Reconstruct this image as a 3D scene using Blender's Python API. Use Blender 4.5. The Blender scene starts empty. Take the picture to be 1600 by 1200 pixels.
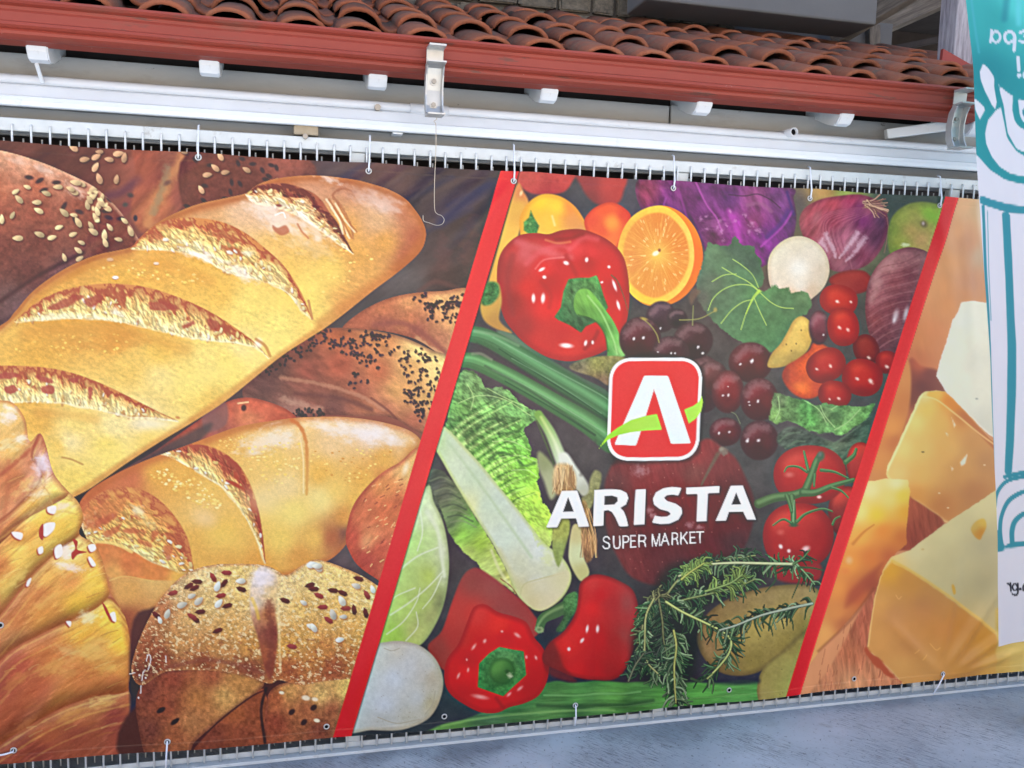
import bpy, bmesh, math, random
import numpy as np
from mathutils import Vector, Matrix

sc = bpy.context.scene
R = math.radians
# ------------------------------------------------------------------ camera (hand-held phone, tipped a little down)
F_PX = 1401.0                                    # focal length for a 1600 px wide frame
EYE = np.array([0.0, -3.2, 1.73])
_x = np.array([5515, -7, F_PX]); _x /= np.linalg.norm(_x)
_d = np.array([-340, 12800, F_PX]); _d -= _x * (_d @ _x); _d /= np.linalg.norm(_d)
_y = np.cross(_d, _x) * -1
if _y[2] < 0: _y = -_y
CAM = np.stack([_x, _y, -_d], 1)                 # camera (right, down, forward) = CAM @ world
cam = bpy.data.cameras.new('camera'); cam_o = bpy.data.objects.new('camera', cam); sc.collection.objects.link(cam_o)
cam.sensor_width = 36; cam.lens = F_PX / 1600 * 36; cam.clip_start = .05; cam.clip_end = 500
cam_o.matrix_world = Matrix(((CAM[0, 0], -CAM[1, 0], -CAM[2, 0], EYE[0]), (CAM[0, 1], -CAM[1, 1], -CAM[2, 1], EYE[1]), (CAM[0, 2], -CAM[1, 2], -CAM[2, 2], EYE[2]), (0, 0, 0, 1)))
sc.camera = cam_o
# ------------------------------------------------------------------ sky, sun behind the building, exposure for the shade
SUN_EL, SUN_AZ = R(52), R(12)                    # azimuth from +Y towards +X
w = bpy.data.worlds.new('World'); sc.world = w; w.use_nodes = True
nt = w.node_tree; sky = nt.nodes.new('ShaderNodeTexSky'); sky.sky_type = 'NISHITA'; sky.sun_disc = False
sky.sun_elevation = SUN_EL; sky.sun_rotation = SUN_AZ; sky.air_density = 1.0; sky.dust_density = 4.0; sky.ozone_density = 0.4
bg = nt.nodes['Background']; bg.inputs['Strength'].default_value = .13; nt.links.new(sky.outputs[0], bg.inputs[0])
sl = bpy.data.lights.new('sun', 'SUN'); sl.energy = 4.0; sl.angle = R(.53); sl.color = (1, .94, .86)
so = bpy.data.objects.new('sun', sl); sc.collection.objects.link(so); so.location = (3, 8, 12)
so.rotation_euler = Vector((math.sin(SUN_AZ) * math.cos(SUN_EL), math.cos(SUN_AZ) * math.cos(SUN_EL), math.sin(SUN_EL))).to_track_quat('Z', 'Y').to_euler()
sc.view_settings.view_transform = 'Standard'; sc.view_settings.look = 'None'; sc.view_settings.gamma = 1; sc.view_settings.exposure = 2.1
sc.view_settings.use_curve_mapping = False
sc.cycles.max_bounces = 6; sc.cycles.diffuse_bounces = 4; sc.cycles.glossy_bounces = 2; sc.cycles.transmission_bounces = 2; sc.cycles.caustics_reflective = False; sc.cycles.caustics_refractive = False

def at(x, y, Y=0.0):
    """the point of the upright plane Y that was measured at (x, y)"""
    r = CAM.T @ np.array([x - 800, y - 600, F_PX]); t = (Y - EYE[1]) / r[1]
    return EYE + t * r
def measured(P):
    q = (np.asarray(P) - EYE) @ CAM.T
    return 800 + F_PX * q[..., 0] / q[..., 2], 600 + F_PX * q[..., 1] / q[..., 2]

# ------------------------------------------------------------------ helpers
COL = sc.collection
def lin(c): return tuple(((v / 255) / 12.92 if v / 255 <= .04045 else ((v / 255 + .055) / 1.055) ** 2.4) for v in c)
def mat(name, col, rough=.6, spec=.4, metal=0, var=0, vsc=8, col2=None, bump=0, bsc=60, st=(1, 1, 1), dirt=None, dsc=3, dthr=(.55, .75), rnd=0):
    m = bpy.data.materials.new(name); m.use_nodes = True; n = m.node_tree.nodes; l = m.node_tree.links; p = n['Principled BSDF']
    p.inputs['Roughness'].default_value = rough; p.inputs['Specular IOR Level'].default_value = spec; p.inputs['Metallic'].default_value = metal
    p.inputs['Base Color'].default_value = (*col, 1)
    tc = n.new('ShaderNodeTexCoord'); mp = n.new('ShaderNodeMapping'); mp.inputs['Scale'].default_value = st; l.new(tc.outputs['Object'], mp.inputs['Vector'])
    if rnd:
        oi = n.new('ShaderNodeObjectInfo'); ad = n.new('ShaderNodeVectorMath'); ad.operation = 'MULTIPLY_ADD'; ad.inputs[1].default_value = (37, 19, 53)
        cb = n.new('ShaderNodeCombineXYZ')
        for k in range(3): l.new(oi.outputs['Random'], cb.inputs[k])
        l.new(cb.outputs[0], ad.inputs[0]); l.new(mp.outputs[0], ad.inputs[2]); vec = ad.outputs[0]
    else: vec = mp.outputs[0]
    out = None
    if var or col2:
        nz = n.new('ShaderNodeTexNoise'); nz.inputs['Scale'].default_value = vsc; nz.inputs['Detail'].default_value = 8; nz.inputs['Roughness'].default_value = .65; l.new(vec, nz.inputs['Vector'])
        cr = n.new('ShaderNodeValToRGB'); c2 = col2 or tuple(v * (1 - var) for v in col)
        cr.color_ramp.elements[0].position = .35; cr.color_ramp.elements[1].position = .68; cr.color_ramp.elements[0].color = (*c2, 1); cr.color_ramp.elements[1].color = (*col, 1)
        l.new(nz.outputs[0], cr.inputs[0]); out = cr.outputs[0]
    if dirt:
        nz = n.new('ShaderNodeTexNoise'); nz.inputs['Scale'].default_value = dsc; nz.inputs['Detail'].default_value = 10; nz.inputs['Roughness'].default_value = .7; l.new(vec, nz.inputs['Vector'])
        cr = n.new('ShaderNodeValToRGB'); cr.color_ramp.elements[0].position, cr.color_ramp.elements[1].position = dthr; cr.color_ramp.elements[0].color = (0, 0, 0, 1); cr.color_ramp.elements[1].color = (1, 1, 1, 1); l.new(nz.outputs[0], cr.inputs[0])
        mx = n.new('ShaderNodeMixRGB'); mx.inputs[2].default_value = (*dirt, 1); l.new(cr.outputs[0], mx.inputs[0])
        if out is not None: l.new(out, mx.inputs[1])
        else: mx.inputs[1].default_value = (*col, 1)
        out = mx.outputs[0]
    if rnd:
        hs = n.new('ShaderNodeHueSaturation'); mr = n.new('ShaderNodeMapRange'); mr.inputs['To Min'].default_value = 1 - rnd; mr.inputs['To Max'].default_value = 1 + rnd; l.new(oi.outputs['Random'], mr.inputs[0]); l.new(mr.outputs[0], hs.inputs['Value'])
        if out is not None: l.new(out, hs.inputs['Color'])
        else: hs.inputs['Color'].default_value = (*col, 1)
        out = hs.outputs[0]
    if out is not None: l.new(out, p.inputs['Base Color'])
    if bump:
        nz = n.new('ShaderNodeTexNoise'); nz.inputs['Scale'].default_value = bsc; nz.inputs['Detail'].default_value = 6; l.new(vec, nz.inputs['Vector'])
        b = n.new('ShaderNodeBump'); b.inputs['Strength'].default_value = bump; b.inputs['Distance'].default_value = .004; l.new(nz.outputs[0], b.inputs['Height']); l.new(b.outputs[0], p.inputs['Normal'])
    return m
def obj(name, bm, m, parent=None, smooth=False, loc=None):
    me = bpy.data.meshes.new(name)
    if isinstance(bm, bmesh.types.BMesh): bmesh.ops.recalc_face_normals(bm, faces=bm.faces); bm.to_mesh(me); bm.free()
    else: me = bm
    o = bpy.data.objects.new(name, me); COL.objects.link(o)
    if m is not None and not me.materials: me.materials.append(m)
    if smooth:
        for p in me.polygons: p.use_smooth = True
    if parent: o.parent = parent
    if loc is not None: o.location = loc
    return o
def again(src, parent, loc, rot=None, scale=None):
    c = src.copy(); COL.objects.link(c); c.parent = parent; c.location = loc
    if rot: c.rotation_euler = rot
    if scale: c.scale = scale
    return c
def tag(o, label, cat, group=None):
    o['label'] = label; o['category'] = cat
    if group: o['group'] = group
    return o
def thing(name, label, cat, loc=(0, 0, 0), group=None):
    o = bpy.data.objects.new(name, None); COL.objects.link(o); o.location = loc; o.empty_display_size = .1
    return tag(o, label, cat, group)
def box(bm, x0, x1, y0, y1, z0, z1, bev=0):
    v = [bm.verts.new(p) for p in ((x0, y0, z0), (x1, y0, z0), (x1, y1, z0), (x0, y1, z0), (x0, y0, z1), (x1, y0, z1), (x1, y1, z1), (x0, y1, z1))]
    f = [bm.faces.new([v[i] for i in q]) for q in ((3, 2, 1, 0), (4, 5, 6, 7), (0, 1, 5, 4), (1, 2, 6, 5), (2, 3, 7, 6), (3, 0, 4, 7))]
    if bev: bmesh.ops.bevel(bm, geom=list({e for q in f for e in q.edges}), offset=bev, segments=2, affect='EDGES', profile=.5)
    return bm
def B(*a, **k): return box(bmesh.new(), *a, **k)
def tube(bm, pts, r, n=8, caps=True):
    pts = [Vector(p) for p in pts]; rings = []
    for i, p in enumerate(pts):
        t = (pts[min(i + 1, len(pts) - 1)] - pts[max(i - 1, 0)]).normalized(); a = t.orthogonal().normalized() if i == 0 else (a - t * a.dot(t)).normalized(); b = t.cross(a)
        rr = r[i] if isinstance(r, (list, tuple)) else r
        rings.append([bm.verts.new(p + (a * math.cos(2 * math.pi * k / n) + b * math.sin(2 * math.pi * k / n)) * rr) for k in range(n)])
    for A, C in zip(rings, rings[1:]):
        for k in range(n): bm.faces.new((A[k], A[(k + 1) % n], C[(k + 1) % n], C[k]))
    if caps: bm.faces.new(rings[0][::-1]); bm.faces.new(rings[-1])
    return bm
def extrude(bm, prof, x0, x1, nx=1, closed=True, wob=0, seed=0):
    """a (y, z) outline carried along X"""
    rr = random.Random(seed); rings = []
    for i in range(nx + 1):
        x = x0 + (x1 - x0) * i / nx; dz = rr.uniform(-wob, wob); dy = rr.uniform(-wob, wob)
        rings.append([bm.verts.new((x, p[0] + dy, p[1] + dz)) for p in prof])
    n = len(prof)
    for A, C in zip(rings, rings[1:]):
        for k in range(n if closed else n - 1): bm.faces.new((A[k], A[(k + 1) % n], C[(k + 1) % n], C[k]))
    if closed: bm.faces.new(rings[0][::-1]); bm.faces.new(rings[-1])
    return bm
# ---------------------------------------------------------------- print painter
# colours of the printed vinyl, worked out per vertex of the banner sheet
class Print:
    """a sheet of points with measured print positions X, Y and colours C (0..255)"""
    def __init__(s, X, Y):
        s.X, s.Y = X, Y; s.C = np.zeros(X.shape + (3,))
        s.c0, s.c1 = X.min(1), X.max(1)
    def sub(s, x0, y0, x1, y1):
        i0 = max(int(np.searchsorted(s.c1, x0)) - 1, 0); i1 = min(int(np.searchsorted(s.c0, x1)) + 1, len(s.c0))
        if i1 - i0 < 2: return None
        Y = s.Y[i0:i1]; j0 = max(int(np.searchsorted(Y.max(0), y0)) - 1, 0); j1 = min(int(np.searchsorted(Y.min(0), y1)) + 1, Y.shape[1])
        if j1 - j0 < 2: return None
        return slice(i0, i1), slice(j0, j1)

_tab = np.random.RandomState(5).rand(256, 256)
def vn(x, y):
    xi = np.floor(x).astype(int); yi = np.floor(y).astype(int)
    fx = x - xi; fy = y - yi
    fx = fx * fx * (3 - 2 * fx); fy = fy * fy * (3 - 2 * fy)
    a = _tab[xi & 255, yi & 255]; b = _tab[(xi + 1) & 255, yi & 255]
    c = _tab[xi & 255, (yi + 1) & 255]; d = _tab[(xi + 1) & 255, (yi + 1) & 255]
    return (a + (b - a) * fx) * (1 - fy) + (c + (d - c) * fx) * fy
def fbm(x, y, sc, octv=3, ang=0, st=1.0, off=0):
    """noise in -1..1; sc = size in print units, st = stretch along ang (degrees)"""
    c, q = math.cos(math.radians(ang)), math.sin(math.radians(ang))
    u = (x * c + y * q) / (sc * st) + off * 7.3 + 50; w = (-x * q + y * c) / sc + off * 3.1 + 50
    r = 0; a = 1; t = 0
    for k in range(octv):
        r = r + a * (vn(u, w) * 2 - 1); t += a; a *= .55; u = u * 2.03 + 11; w = w * 2.03 + 5
    return r / t * 1.5
def sst(a, b, x):
    t = np.clip((x - a) / (b - a), 0, 1); return t * t * (3 - 2 * t)
def smooth_poly(p, n=5, closed=True):
    p = np.asarray(p, float)
    if closed:
        a, b, c, d = np.roll(p, 1, 0), p, np.roll(p, -1, 0), np.roll(p, -2, 0)
    else:
        e = np.vstack([2 * p[0] - p[1], p, 2 * p[-1] - p[-2]]); a, b, c, d = e[:-3], e[1:-2], e[2:-1], e[3:]
    o = []
    for k in range(n):
        t = k / n
        o.append(.5 * ((2 * b) + (c - a) * t + (2 * a - 5 * b + 4 * c - d) * t * t + (3 * b - a - 3 * c + d) * t ** 3))
    o = np.stack(o, 1).reshape(-1, 2)
    return o if closed else np.vstack([o, p[-1:]])
def seg_d2(x, y, p, q):
    dx, dy = q[0] - p[0], q[1] - p[1]; l = dx * dx + dy * dy + 1e-9
    t = np.clip(((x - p[0]) * dx + (y - p[1]) * dy) / l, 0, 1)
    return (x - p[0] - t * dx) ** 2 + (y - p[1] - t * dy) ** 2, t
def sdf(x, y, P):
    d = np.full(x.shape, 1e12); ins = np.zeros(x.shape, bool)
    Q = np.roll(P, -1, 0)
    for p, q in zip(P, Q):
        d = np.minimum(d, seg_d2(x, y, p, q)[0])
        if p[1] != q[1]:
            c = ((p[1] > y) != (q[1] > y)) & (x < (q[0] - p[0]) * (y - p[1]) / (q[1] - p[1]) + p[0])
            ins ^= c
    return np.where(ins, 1, -1) * np.sqrt(d)
def up(a, shp, s):
    if s == 1: return a
    gi = np.minimum(np.arange(shp[0]) / s, a.shape[0] - 1.001); gj = np.minimum(np.arange(shp[1]) / s, a.shape[1] - 1.001)
    i = gi.astype(int); j = gj.astype(int)
    if a.ndim == 3: fi = (gi - i)[:, None, None]; fj = (gj - j)[None, :, None]
    else: fi = (gi - i)[:, None]; fj = (gj - j)[None, :]
    i1 = np.minimum(i + 1, a.shape[0] - 1); j1 = np.minimum(j + 1, a.shape[1] - 1)
    r0 = a[i] * (1 - fi) + a[i1] * fi
    return r0[:, j] * (1 - fj) + r0[:, j1] * fj
class Lay: pass
def field(x, y, cs, pw=2.6):
    cs = np.asarray(cs, float); num = 0; den = 0
    for c in cs:
        w = 1 / (((x - c[0]) ** 2 + (y - c[1]) ** 2 + 30) ** (pw / 2))
        num = num + w[..., None] * c[2:5]; den = den + w
    return num / den[..., None]
def shape(pr, pts, cs, smooth=True, edge=None, ew=10, soft=1.0, tex=0, tsc=6, tang=0, tst=1.0, tcol=None, wob=0, wsc=8,
          alpha=1.0, clip=None, dome=None, dl=(-.4, -.7), pw=2.6, seed=0, gr=0):
    """a printed area: outline, colour samples (x, y, r, g, b) blended inside; edge tint, grain, relief"""
    P = smooth_poly(pts) if smooth else np.asarray(pts, float)
    x0, y0 = P.min(0) - 3 - soft - wob; x1, y1 = P.max(0) + 3 + soft + wob
    r = pr.sub(x0, y0, x1, y1)
    if r is None: return None
    X, Y = pr.X[r], pr.Y[r]; n = max(X.shape)
    s = 4 if n > 260 else 3 if n > 130 else 2 if n > 50 else 1
    if s > 1:   # keep the last row and column inside the coarse grid
        ii = np.arange(0, X.shape[0] + s, s); jj = np.arange(0, X.shape[1] + s, s)
        i_ = np.minimum(ii, X.shape[0] - 1); j_ = np.minimum(jj, X.shape[1] - 1)
        cx = X[i_][:, j_]; cy = Y[i_][:, j_]
        ei = (ii - i_)[:, None]; ej = (jj - j_)[None, :]
        cx = cx + ei * (X[-1, 0] - X[-2, 0]) + ej * (X[0, -1] - X[0, -2]); cy = cy + ei * (Y[-1, 0] - Y[-2, 0]) + ej * (Y[0, -1] - Y[0, -2])
    else: cx, cy = X, Y
    dc = sdf(cx, cy, P)
    d = up(dc, X.shape, s)
    if wob: d = d + wob * fbm(X, Y, wsc, 3, off=seed)
    m = np.clip(d / soft + .5, 0, 1) if soft <= 1.5 else sst(-soft, soft, d)
    col = up(field(cx, cy, cs, pw), X.shape, s) if len(cs) > 1 else np.broadcast_to(np.asarray(cs[0][-3:], float), X.shape + (3,)).copy()
    if dome:
        R = dome if dome > 1 else max(dc.max(), 1) * dome
        h = np.sqrt(np.clip(1 - (1 - np.clip(dc / R, 0, 1)) ** 2, 0, 1)) * R
        for _ in range(2):
            h = np.pad(h, 1, mode='edge'); h = (h[:-2, 1:-1] + h[2:, 1:-1] + h[1:-1, :-2] + h[1:-1, 2:] + 2 * h[1:-1, 1:-1]) / 6
        st = abs(cx[1, 0] - cx[0, 0]) if cx.shape[0] > 1 else 1; sy = abs(cy[0, 1] - cy[0, 0]) if cy.shape[1] > 1 else 1
        gx, gy = np.gradient(h) if min(h.shape) > 1 else (h * 0, h * 0)
        gx, gy = gx / st, gy / sy
        nl = (-gx * dl[0] - gy * dl[1]) / np.sqrt(1 + gx * gx + gy * gy)
        # the photographed food's own light and shade, as printed
        k = up(nl, X.shape, s)[..., None]
        col = np.where(k > 0, col + (255 - col) * k * .22, col * (1 + k * .45))
    if edge is not None:
        k = (1 - sst(0, ew * 1.5, d))[..., None] * .6; col = col * (1 - k) + np.asarray(edge, float) * k
    if tex:
        t = fbm(X, Y, tsc, 4, tang, tst, seed)[..., None] * tex
        col = col + (np.asarray(tcol, float) - col) * np.clip(t, 0, .9) + np.minimum(t, 0) * 60 if tcol is not None else col * (1 + t)
    if gr: col = col * (1 + gr * (np.random.RandomState(seed + 1).rand(*X.shape)[..., None] - .5))
    if clip is not None: m = m * clipmask(clip, r, X.shape)
    m = m * alpha
    pr.C[r] = pr.C[r] * (1 - m[..., None]) + np.clip(col, 0, 255) * m[..., None]
    L = Lay(); L.r = r; L.m = m; L.d = d; L.P = P
    return L
def clipmask(L, r, shp):
    o = np.zeros(shp)
    a0 = max(L.r[0].start, r[0].start); a1 = min(L.r[0].stop, r[0].stop); b0 = max(L.r[1].start, r[1].start); b1 = min(L.r[1].stop, r[1].stop)
    if a1 > a0 and b1 > b0:
        o[a0 - r[0].start:a1 - r[0].start, b0 - r[1].start:b1 - r[1].start] = L.m[a0 - L.r[0].start:a1 - L.r[0].start, b0 - L.r[1].start:b1 - L.r[1].start]
    return o
def put(pr, r, m, c, clip=None):
    if clip is not None: m = m * clipmask(clip, r, m.shape)
    pr.C[r] = pr.C[r] * (1 - m[..., None]) + np.asarray(c, float) * m[..., None]
def blob(pr, x, y, rx, ry, c, a=1.0, ang=0, soft=.6, clip=None, tex=0, tsc=6):
    """soft ellipse; soft 1 = fades from the middle, near 0 = hard rim"""
    R = max(rx, ry) * 1.25 + 2
    r = pr.sub(x - R, y - R, x + R, y + R)
    if r is None: return
    X, Y = pr.X[r] - x, pr.Y[r] - y; q, w = math.cos(math.radians(ang)), math.sin(math.radians(ang))
    e = np.sqrt(((X * q + Y * w) / rx) ** 2 + ((-X * w + Y * q) / ry) ** 2)
    if tex: e = e + tex * fbm(pr.X[r], pr.Y[r], tsc, 3)
    so = max(soft, 1.0 / min(rx, ry))
    put(pr, r, a * (1 - sst(1 - so, 1 + so * .25, e)), c, clip)
def stroke(pr, pts, w, c, a=1.0, soft=.5, clip=None, w1=None, smooth=True, c1=None, tex=0, tsc=5):
    """line of width w (tapering to w1), colour c (running to c1)"""
    P = smooth_poly(pts, 5, False) if smooth and len(pts) > 2 else np.asarray(pts, float)
    w1 = w if w1 is None else w1; R = max(w, w1) + 2
    x0, y0 = P.min(0) - R; x1, y1 = P.max(0) + R
    r = pr.sub(x0, y0, x1, y1)
    if r is None: return
    X, Y = pr.X[r], pr.Y[r]; n = len(P) - 1
    best = np.full(X.shape, 1e9); tt = np.zeros(X.shape)
    for k in range(n):
        d2, t = seg_d2(X, Y, P[k], P[k + 1]); t = (k + t) / n
        e = np.sqrt(d2) / np.maximum((w + (w1 - w) * t) / 2, .9)
        u = e < best; best = np.where(u, e, best); tt = np.where(u, t, tt)
    if tex: best = best + tex * fbm(X, Y, tsc, 3)
    wm = np.maximum((w + (w1 - w) * tt) / 2, .9); so = np.maximum(soft, .7 / wm)
    m = a * (1 - sst(1 - so, 1 + so * .4, best))
    col = np.asarray(c, float)
    if c1 is not None: col = col + (np.asarray(c1, float) - col) * tt[..., None]
    put(pr, r, m, col, clip)
def crumb(pr, pts, dark, mid, pale, sc=7, ang=0, st=2.0, seed=0, thr=0.0, soft=2.0, clip=None, wob=1.5):
    """torn bread inside a slash: holes, flakes and threads"""
    P = smooth_poly(pts); x0, y0 = P.min(0) - 4; x1, y1 = P.max(0) + 4
    r = pr.sub(x0, y0, x1, y1)
    if r is None: return
    X, Y = pr.X[r], pr.Y[r]; d = sdf(X, Y, P) + wob * fbm(X, Y, 6, 2, off=seed)
    m = np.clip(d / soft + .5, 0, 1)
    a = fbm(X, Y, sc, 4, ang, st, seed + 1); b = fbm(X, Y, sc * .45, 3, ang + 35, st * 1.4, seed + 2); e = fbm(X, Y, sc * 2.4, 2, ang, st, seed + 3)
    h = fbm(X, Y, sc * .8, 4, ang, st * 1.3, seed + 4); gx, gy = np.gradient(h)
    col = np.asarray(mid, float) * (1 + .10 * b[..., None])
    k = sst(-.05, .55, a + .5 * b)[..., None] * .85; col = col * (1 - k) + np.asarray(pale, float) * k
    k = sst(.10, .75, -a * .8 - e * .6 + .35 * b + thr)[..., None] * .8; col = col * (1 - k) + (np.asarray(dark, float) * .75 + np.asarray(mid, float) * .25) * k
    k = (sst(.09, 0.0, np.abs(b)) * sst(-.2, .3, e + a))[..., None] * .45; col = col * (1 - k) + np.minimum(np.asarray(pale, float) * 1.05, 255) * k
    col = col * (1 + np.clip((gy * 1.1 - gx * .8) * 1.6, -.3, .3)[..., None])
    put(pr, r, m, np.clip(col, 0, 255), clip)
def flour(pr, x, y, rx, ry, ang=0, a=.8, c=(250, 242, 240), seed=0, clip=None, sc=5, thr=.0):
    """patchy dusting"""
    R = max(rx, ry) * 1.2; r = pr.sub(x - R, y - R, x + R, y + R)
    if r is None: return
    X, Y = pr.X[r], pr.Y[r]; q, w = math.cos(math.radians(ang)), math.sin(math.radians(ang))
    dx, dy = X - x, Y - y
    e = np.sqrt(((dx * q + dy * w) / rx) ** 2 + ((-dx * w + dy * q) / ry) ** 2)
    f = fbm(X, Y, sc, 4, ang, 1.8, seed)
    put(pr, r, a * .72 * sst(-.05, 1.0, (1 - e) * 1.1 + .5 * f - thr) * (e < 1.2), c, clip)
def seeds(pr, lst, c=(226, 188, 150), ln=7, wd=3.6, seed=0, sh=(80, 40, 38), clip=None):
    rr = random.Random(seed)
    for t in lst:
        x, y = t[0], t[1]; a = t[2] if len(t) > 2 else rr.uniform(0, 180)
        k = rr.uniform(.8, 1.2); L = ln * k; v = rr.uniform(.86, 1.1)
        ca, sa = math.cos(math.radians(a)), math.sin(math.radians(a))
        def pt(u, w): return (x + u * L * ca - w * wd * k * sa, y + u * L * sa + w * wd * k * ca)
        out = [pt(-1, 0), pt(-.4, .75), pt(.35, .95), pt(.9, .5), pt(1, 0), pt(.9, -.5), pt(.35, -.95), pt(-.4, -.75)]
        if sh: shape(pr, [(p[0] + 1.8, p[1] + 2.2) for p in out], [sh], soft=2.5, alpha=.7, clip=clip)
        cc = [min(255, q * v) for q in c]
        shape(pr, out, [(x - 2, y - 2) + tuple(min(255, q * 1.08) for q in cc), (x + 3, y + 3) + tuple(q * .74 for q in cc)], soft=1.3, clip=clip)
def flakes(pr, n, P, cols, seed=0, size=(2, 5), clip=None, sh=None):
    rr = random.Random(seed); P = np.asarray(P, float); x0, y0 = P.min(0); x1, y1 = P.max(0); k = 0; g = 0
    while k < n and g < n * 30:
        g += 1; x = rr.uniform(x0, x1); y = rr.uniform(y0, y1)
        if sdf(np.array([x]), np.array([y]), P)[0] < 1: continue
        k += 1; s = rr.uniform(*size); a = rr.uniform(0, 360); c = rr.choice(cols); e = rr.uniform(.45, .8)
        if sh: blob(pr, x + s * .4, y + s * .5, s * 1.1, s * .8, sh, .5, a, .8, clip)
        q = [(x + s * math.cos(math.radians(a + t)) * rr.uniform(.8, 1.2), y + s * e * math.sin(math.radians(a + t)) * rr.uniform(.8, 1.2)) for t in (0, 70, 140, 210, 290)]
        shape(pr, q, [c], smooth=False, soft=1.3, clip=clip)

def poly_d(X, Y, P):
    d = np.full(X.shape, 1e12)
    for p, q in zip(P[:-1], P[1:]): d = np.minimum(d, seg_d2(X, Y, p, q)[0])
    return np.sqrt(d)
def slash(pr, upl, low, clip=None, seed=0, red=.5, white=.35, n=40, ramp=None, ang=60):
    """a baker's cut: shaded wall under the upper lip, torn crumb, pale ragged lower lip"""
    U = smooth_poly(upl, 4, False); Lw = smooth_poly(low, 4, False); P = np.vstack([U, Lw[::-1]])
    x0, y0 = P.min(0) - 6; x1, y1 = P.max(0) + 6; r = pr.sub(x0, y0, x1, y1)
    if r is None: return
    X, Y = pr.X[r], pr.Y[r]; d = sdf(X, Y, P); du = poly_d(X, Y, U); dl = poly_d(X, Y, Lw)
    t = du / (du + dl + 1e-6)
    f1 = fbm(X, Y, 9, 4, ang, 2.2, seed); f2 = fbm(X, Y, 4, 3, ang + 20, 2.5, seed + 1); f3 = fbm(X, Y, 16, 3, ang, 1.3, seed + 2)
    edge = d + 1.6 * f2 * (t > .5); m = np.clip(edge / 2.2 + .5, 0, 1)
    k = np.clip(t + .20 * f1 + .10 * f2 + .12 * f3, 0, 1)
    rp = ramp or [(0, 214, 142, 84), (.05, 184, 102, 68), (.13, 182, 98, 68), (.27, 212, 156, 96), (.45, 230, 190, 120), (.75, 242, 216, 148), (1, 250, 234, 176)]
    rp = np.asarray(rp, float); col = np.stack([np.interp(k, rp[:, 0], rp[:, c]) for c in (1, 2, 3)], -1)
    gx, gy = np.gradient(f1 + .6 * f2); col = col * (1 + np.clip((gy - gx) * .55, -.16, .16) * sst(.1, .35, t))[..., None]
    q = (sst(.25, .55, -f3 - .3 * f1) * sst(.08, .2, t) * (1 - sst(.5, .75, t)) * red)[..., None]; col = col * (1 - q) + np.array((178, 92, 66.)) * q
    put(pr, r, m, np.clip(col, 0, 255), clip)
    rr = random.Random(seed + 5)
    for _ in range(n):                       # flakes standing in the tear
        a = rr.random(); b = rr.random(); u = U[int(a * (len(U) - 1))]; l = Lw[int(a * (len(Lw) - 1))]; tt = .38 + .62 * b; x, y = u[0] * (1 - tt) + l[0] * tt, u[1] * (1 - tt) + l[1] * tt
        if np.hypot(*(l - u)) < 9: continue
        s = rr.uniform(2.4, 6); an = math.radians(ang + rr.uniform(-60, 60)); e = rr.uniform(.3, .6); c = rr.choice(((250, 236, 180), (246, 222, 150), (240, 206, 128), (252, 246, 226)) if rr.random() < white + .4 else ((232, 190, 116), (222, 172, 104)))
        pts = [(x + s * (math.cos(th) * math.cos(an) - e * math.sin(th) * math.sin(an)) * rr.uniform(.7, 1.2), y + s * (math.cos(th) * math.sin(an) + e * math.sin(th) * math.cos(an)) * rr.uniform(.7, 1.2)) for th in (0, 1.1, 2.3, 3.3, 4.4, 5.3)]
        shape(pr, [(p[0] + 1, p[1] + 1.8) for p in pts], [(176, 110, 70)], smooth=False, soft=2.4, alpha=.55, clip=clip); shape(pr, pts, [(x - 2, y - 2) + c, (x + 3, y + 3) + tuple(v * .86 for v in c)], smooth=False, soft=1.4, alpha=.9, clip=clip)
    for p, q in zip(Lw[:-1:2], Lw[2::2]):    # lit lower lip
        stroke(pr, [p, (p + q) / 2 + np.array((rr.uniform(-1.5, 1.5), rr.uniform(-1.5, 1.5))), q], rr.uniform(2, 5), (252, 240, 196), rr.uniform(.25, .7), 1, clip)

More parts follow.
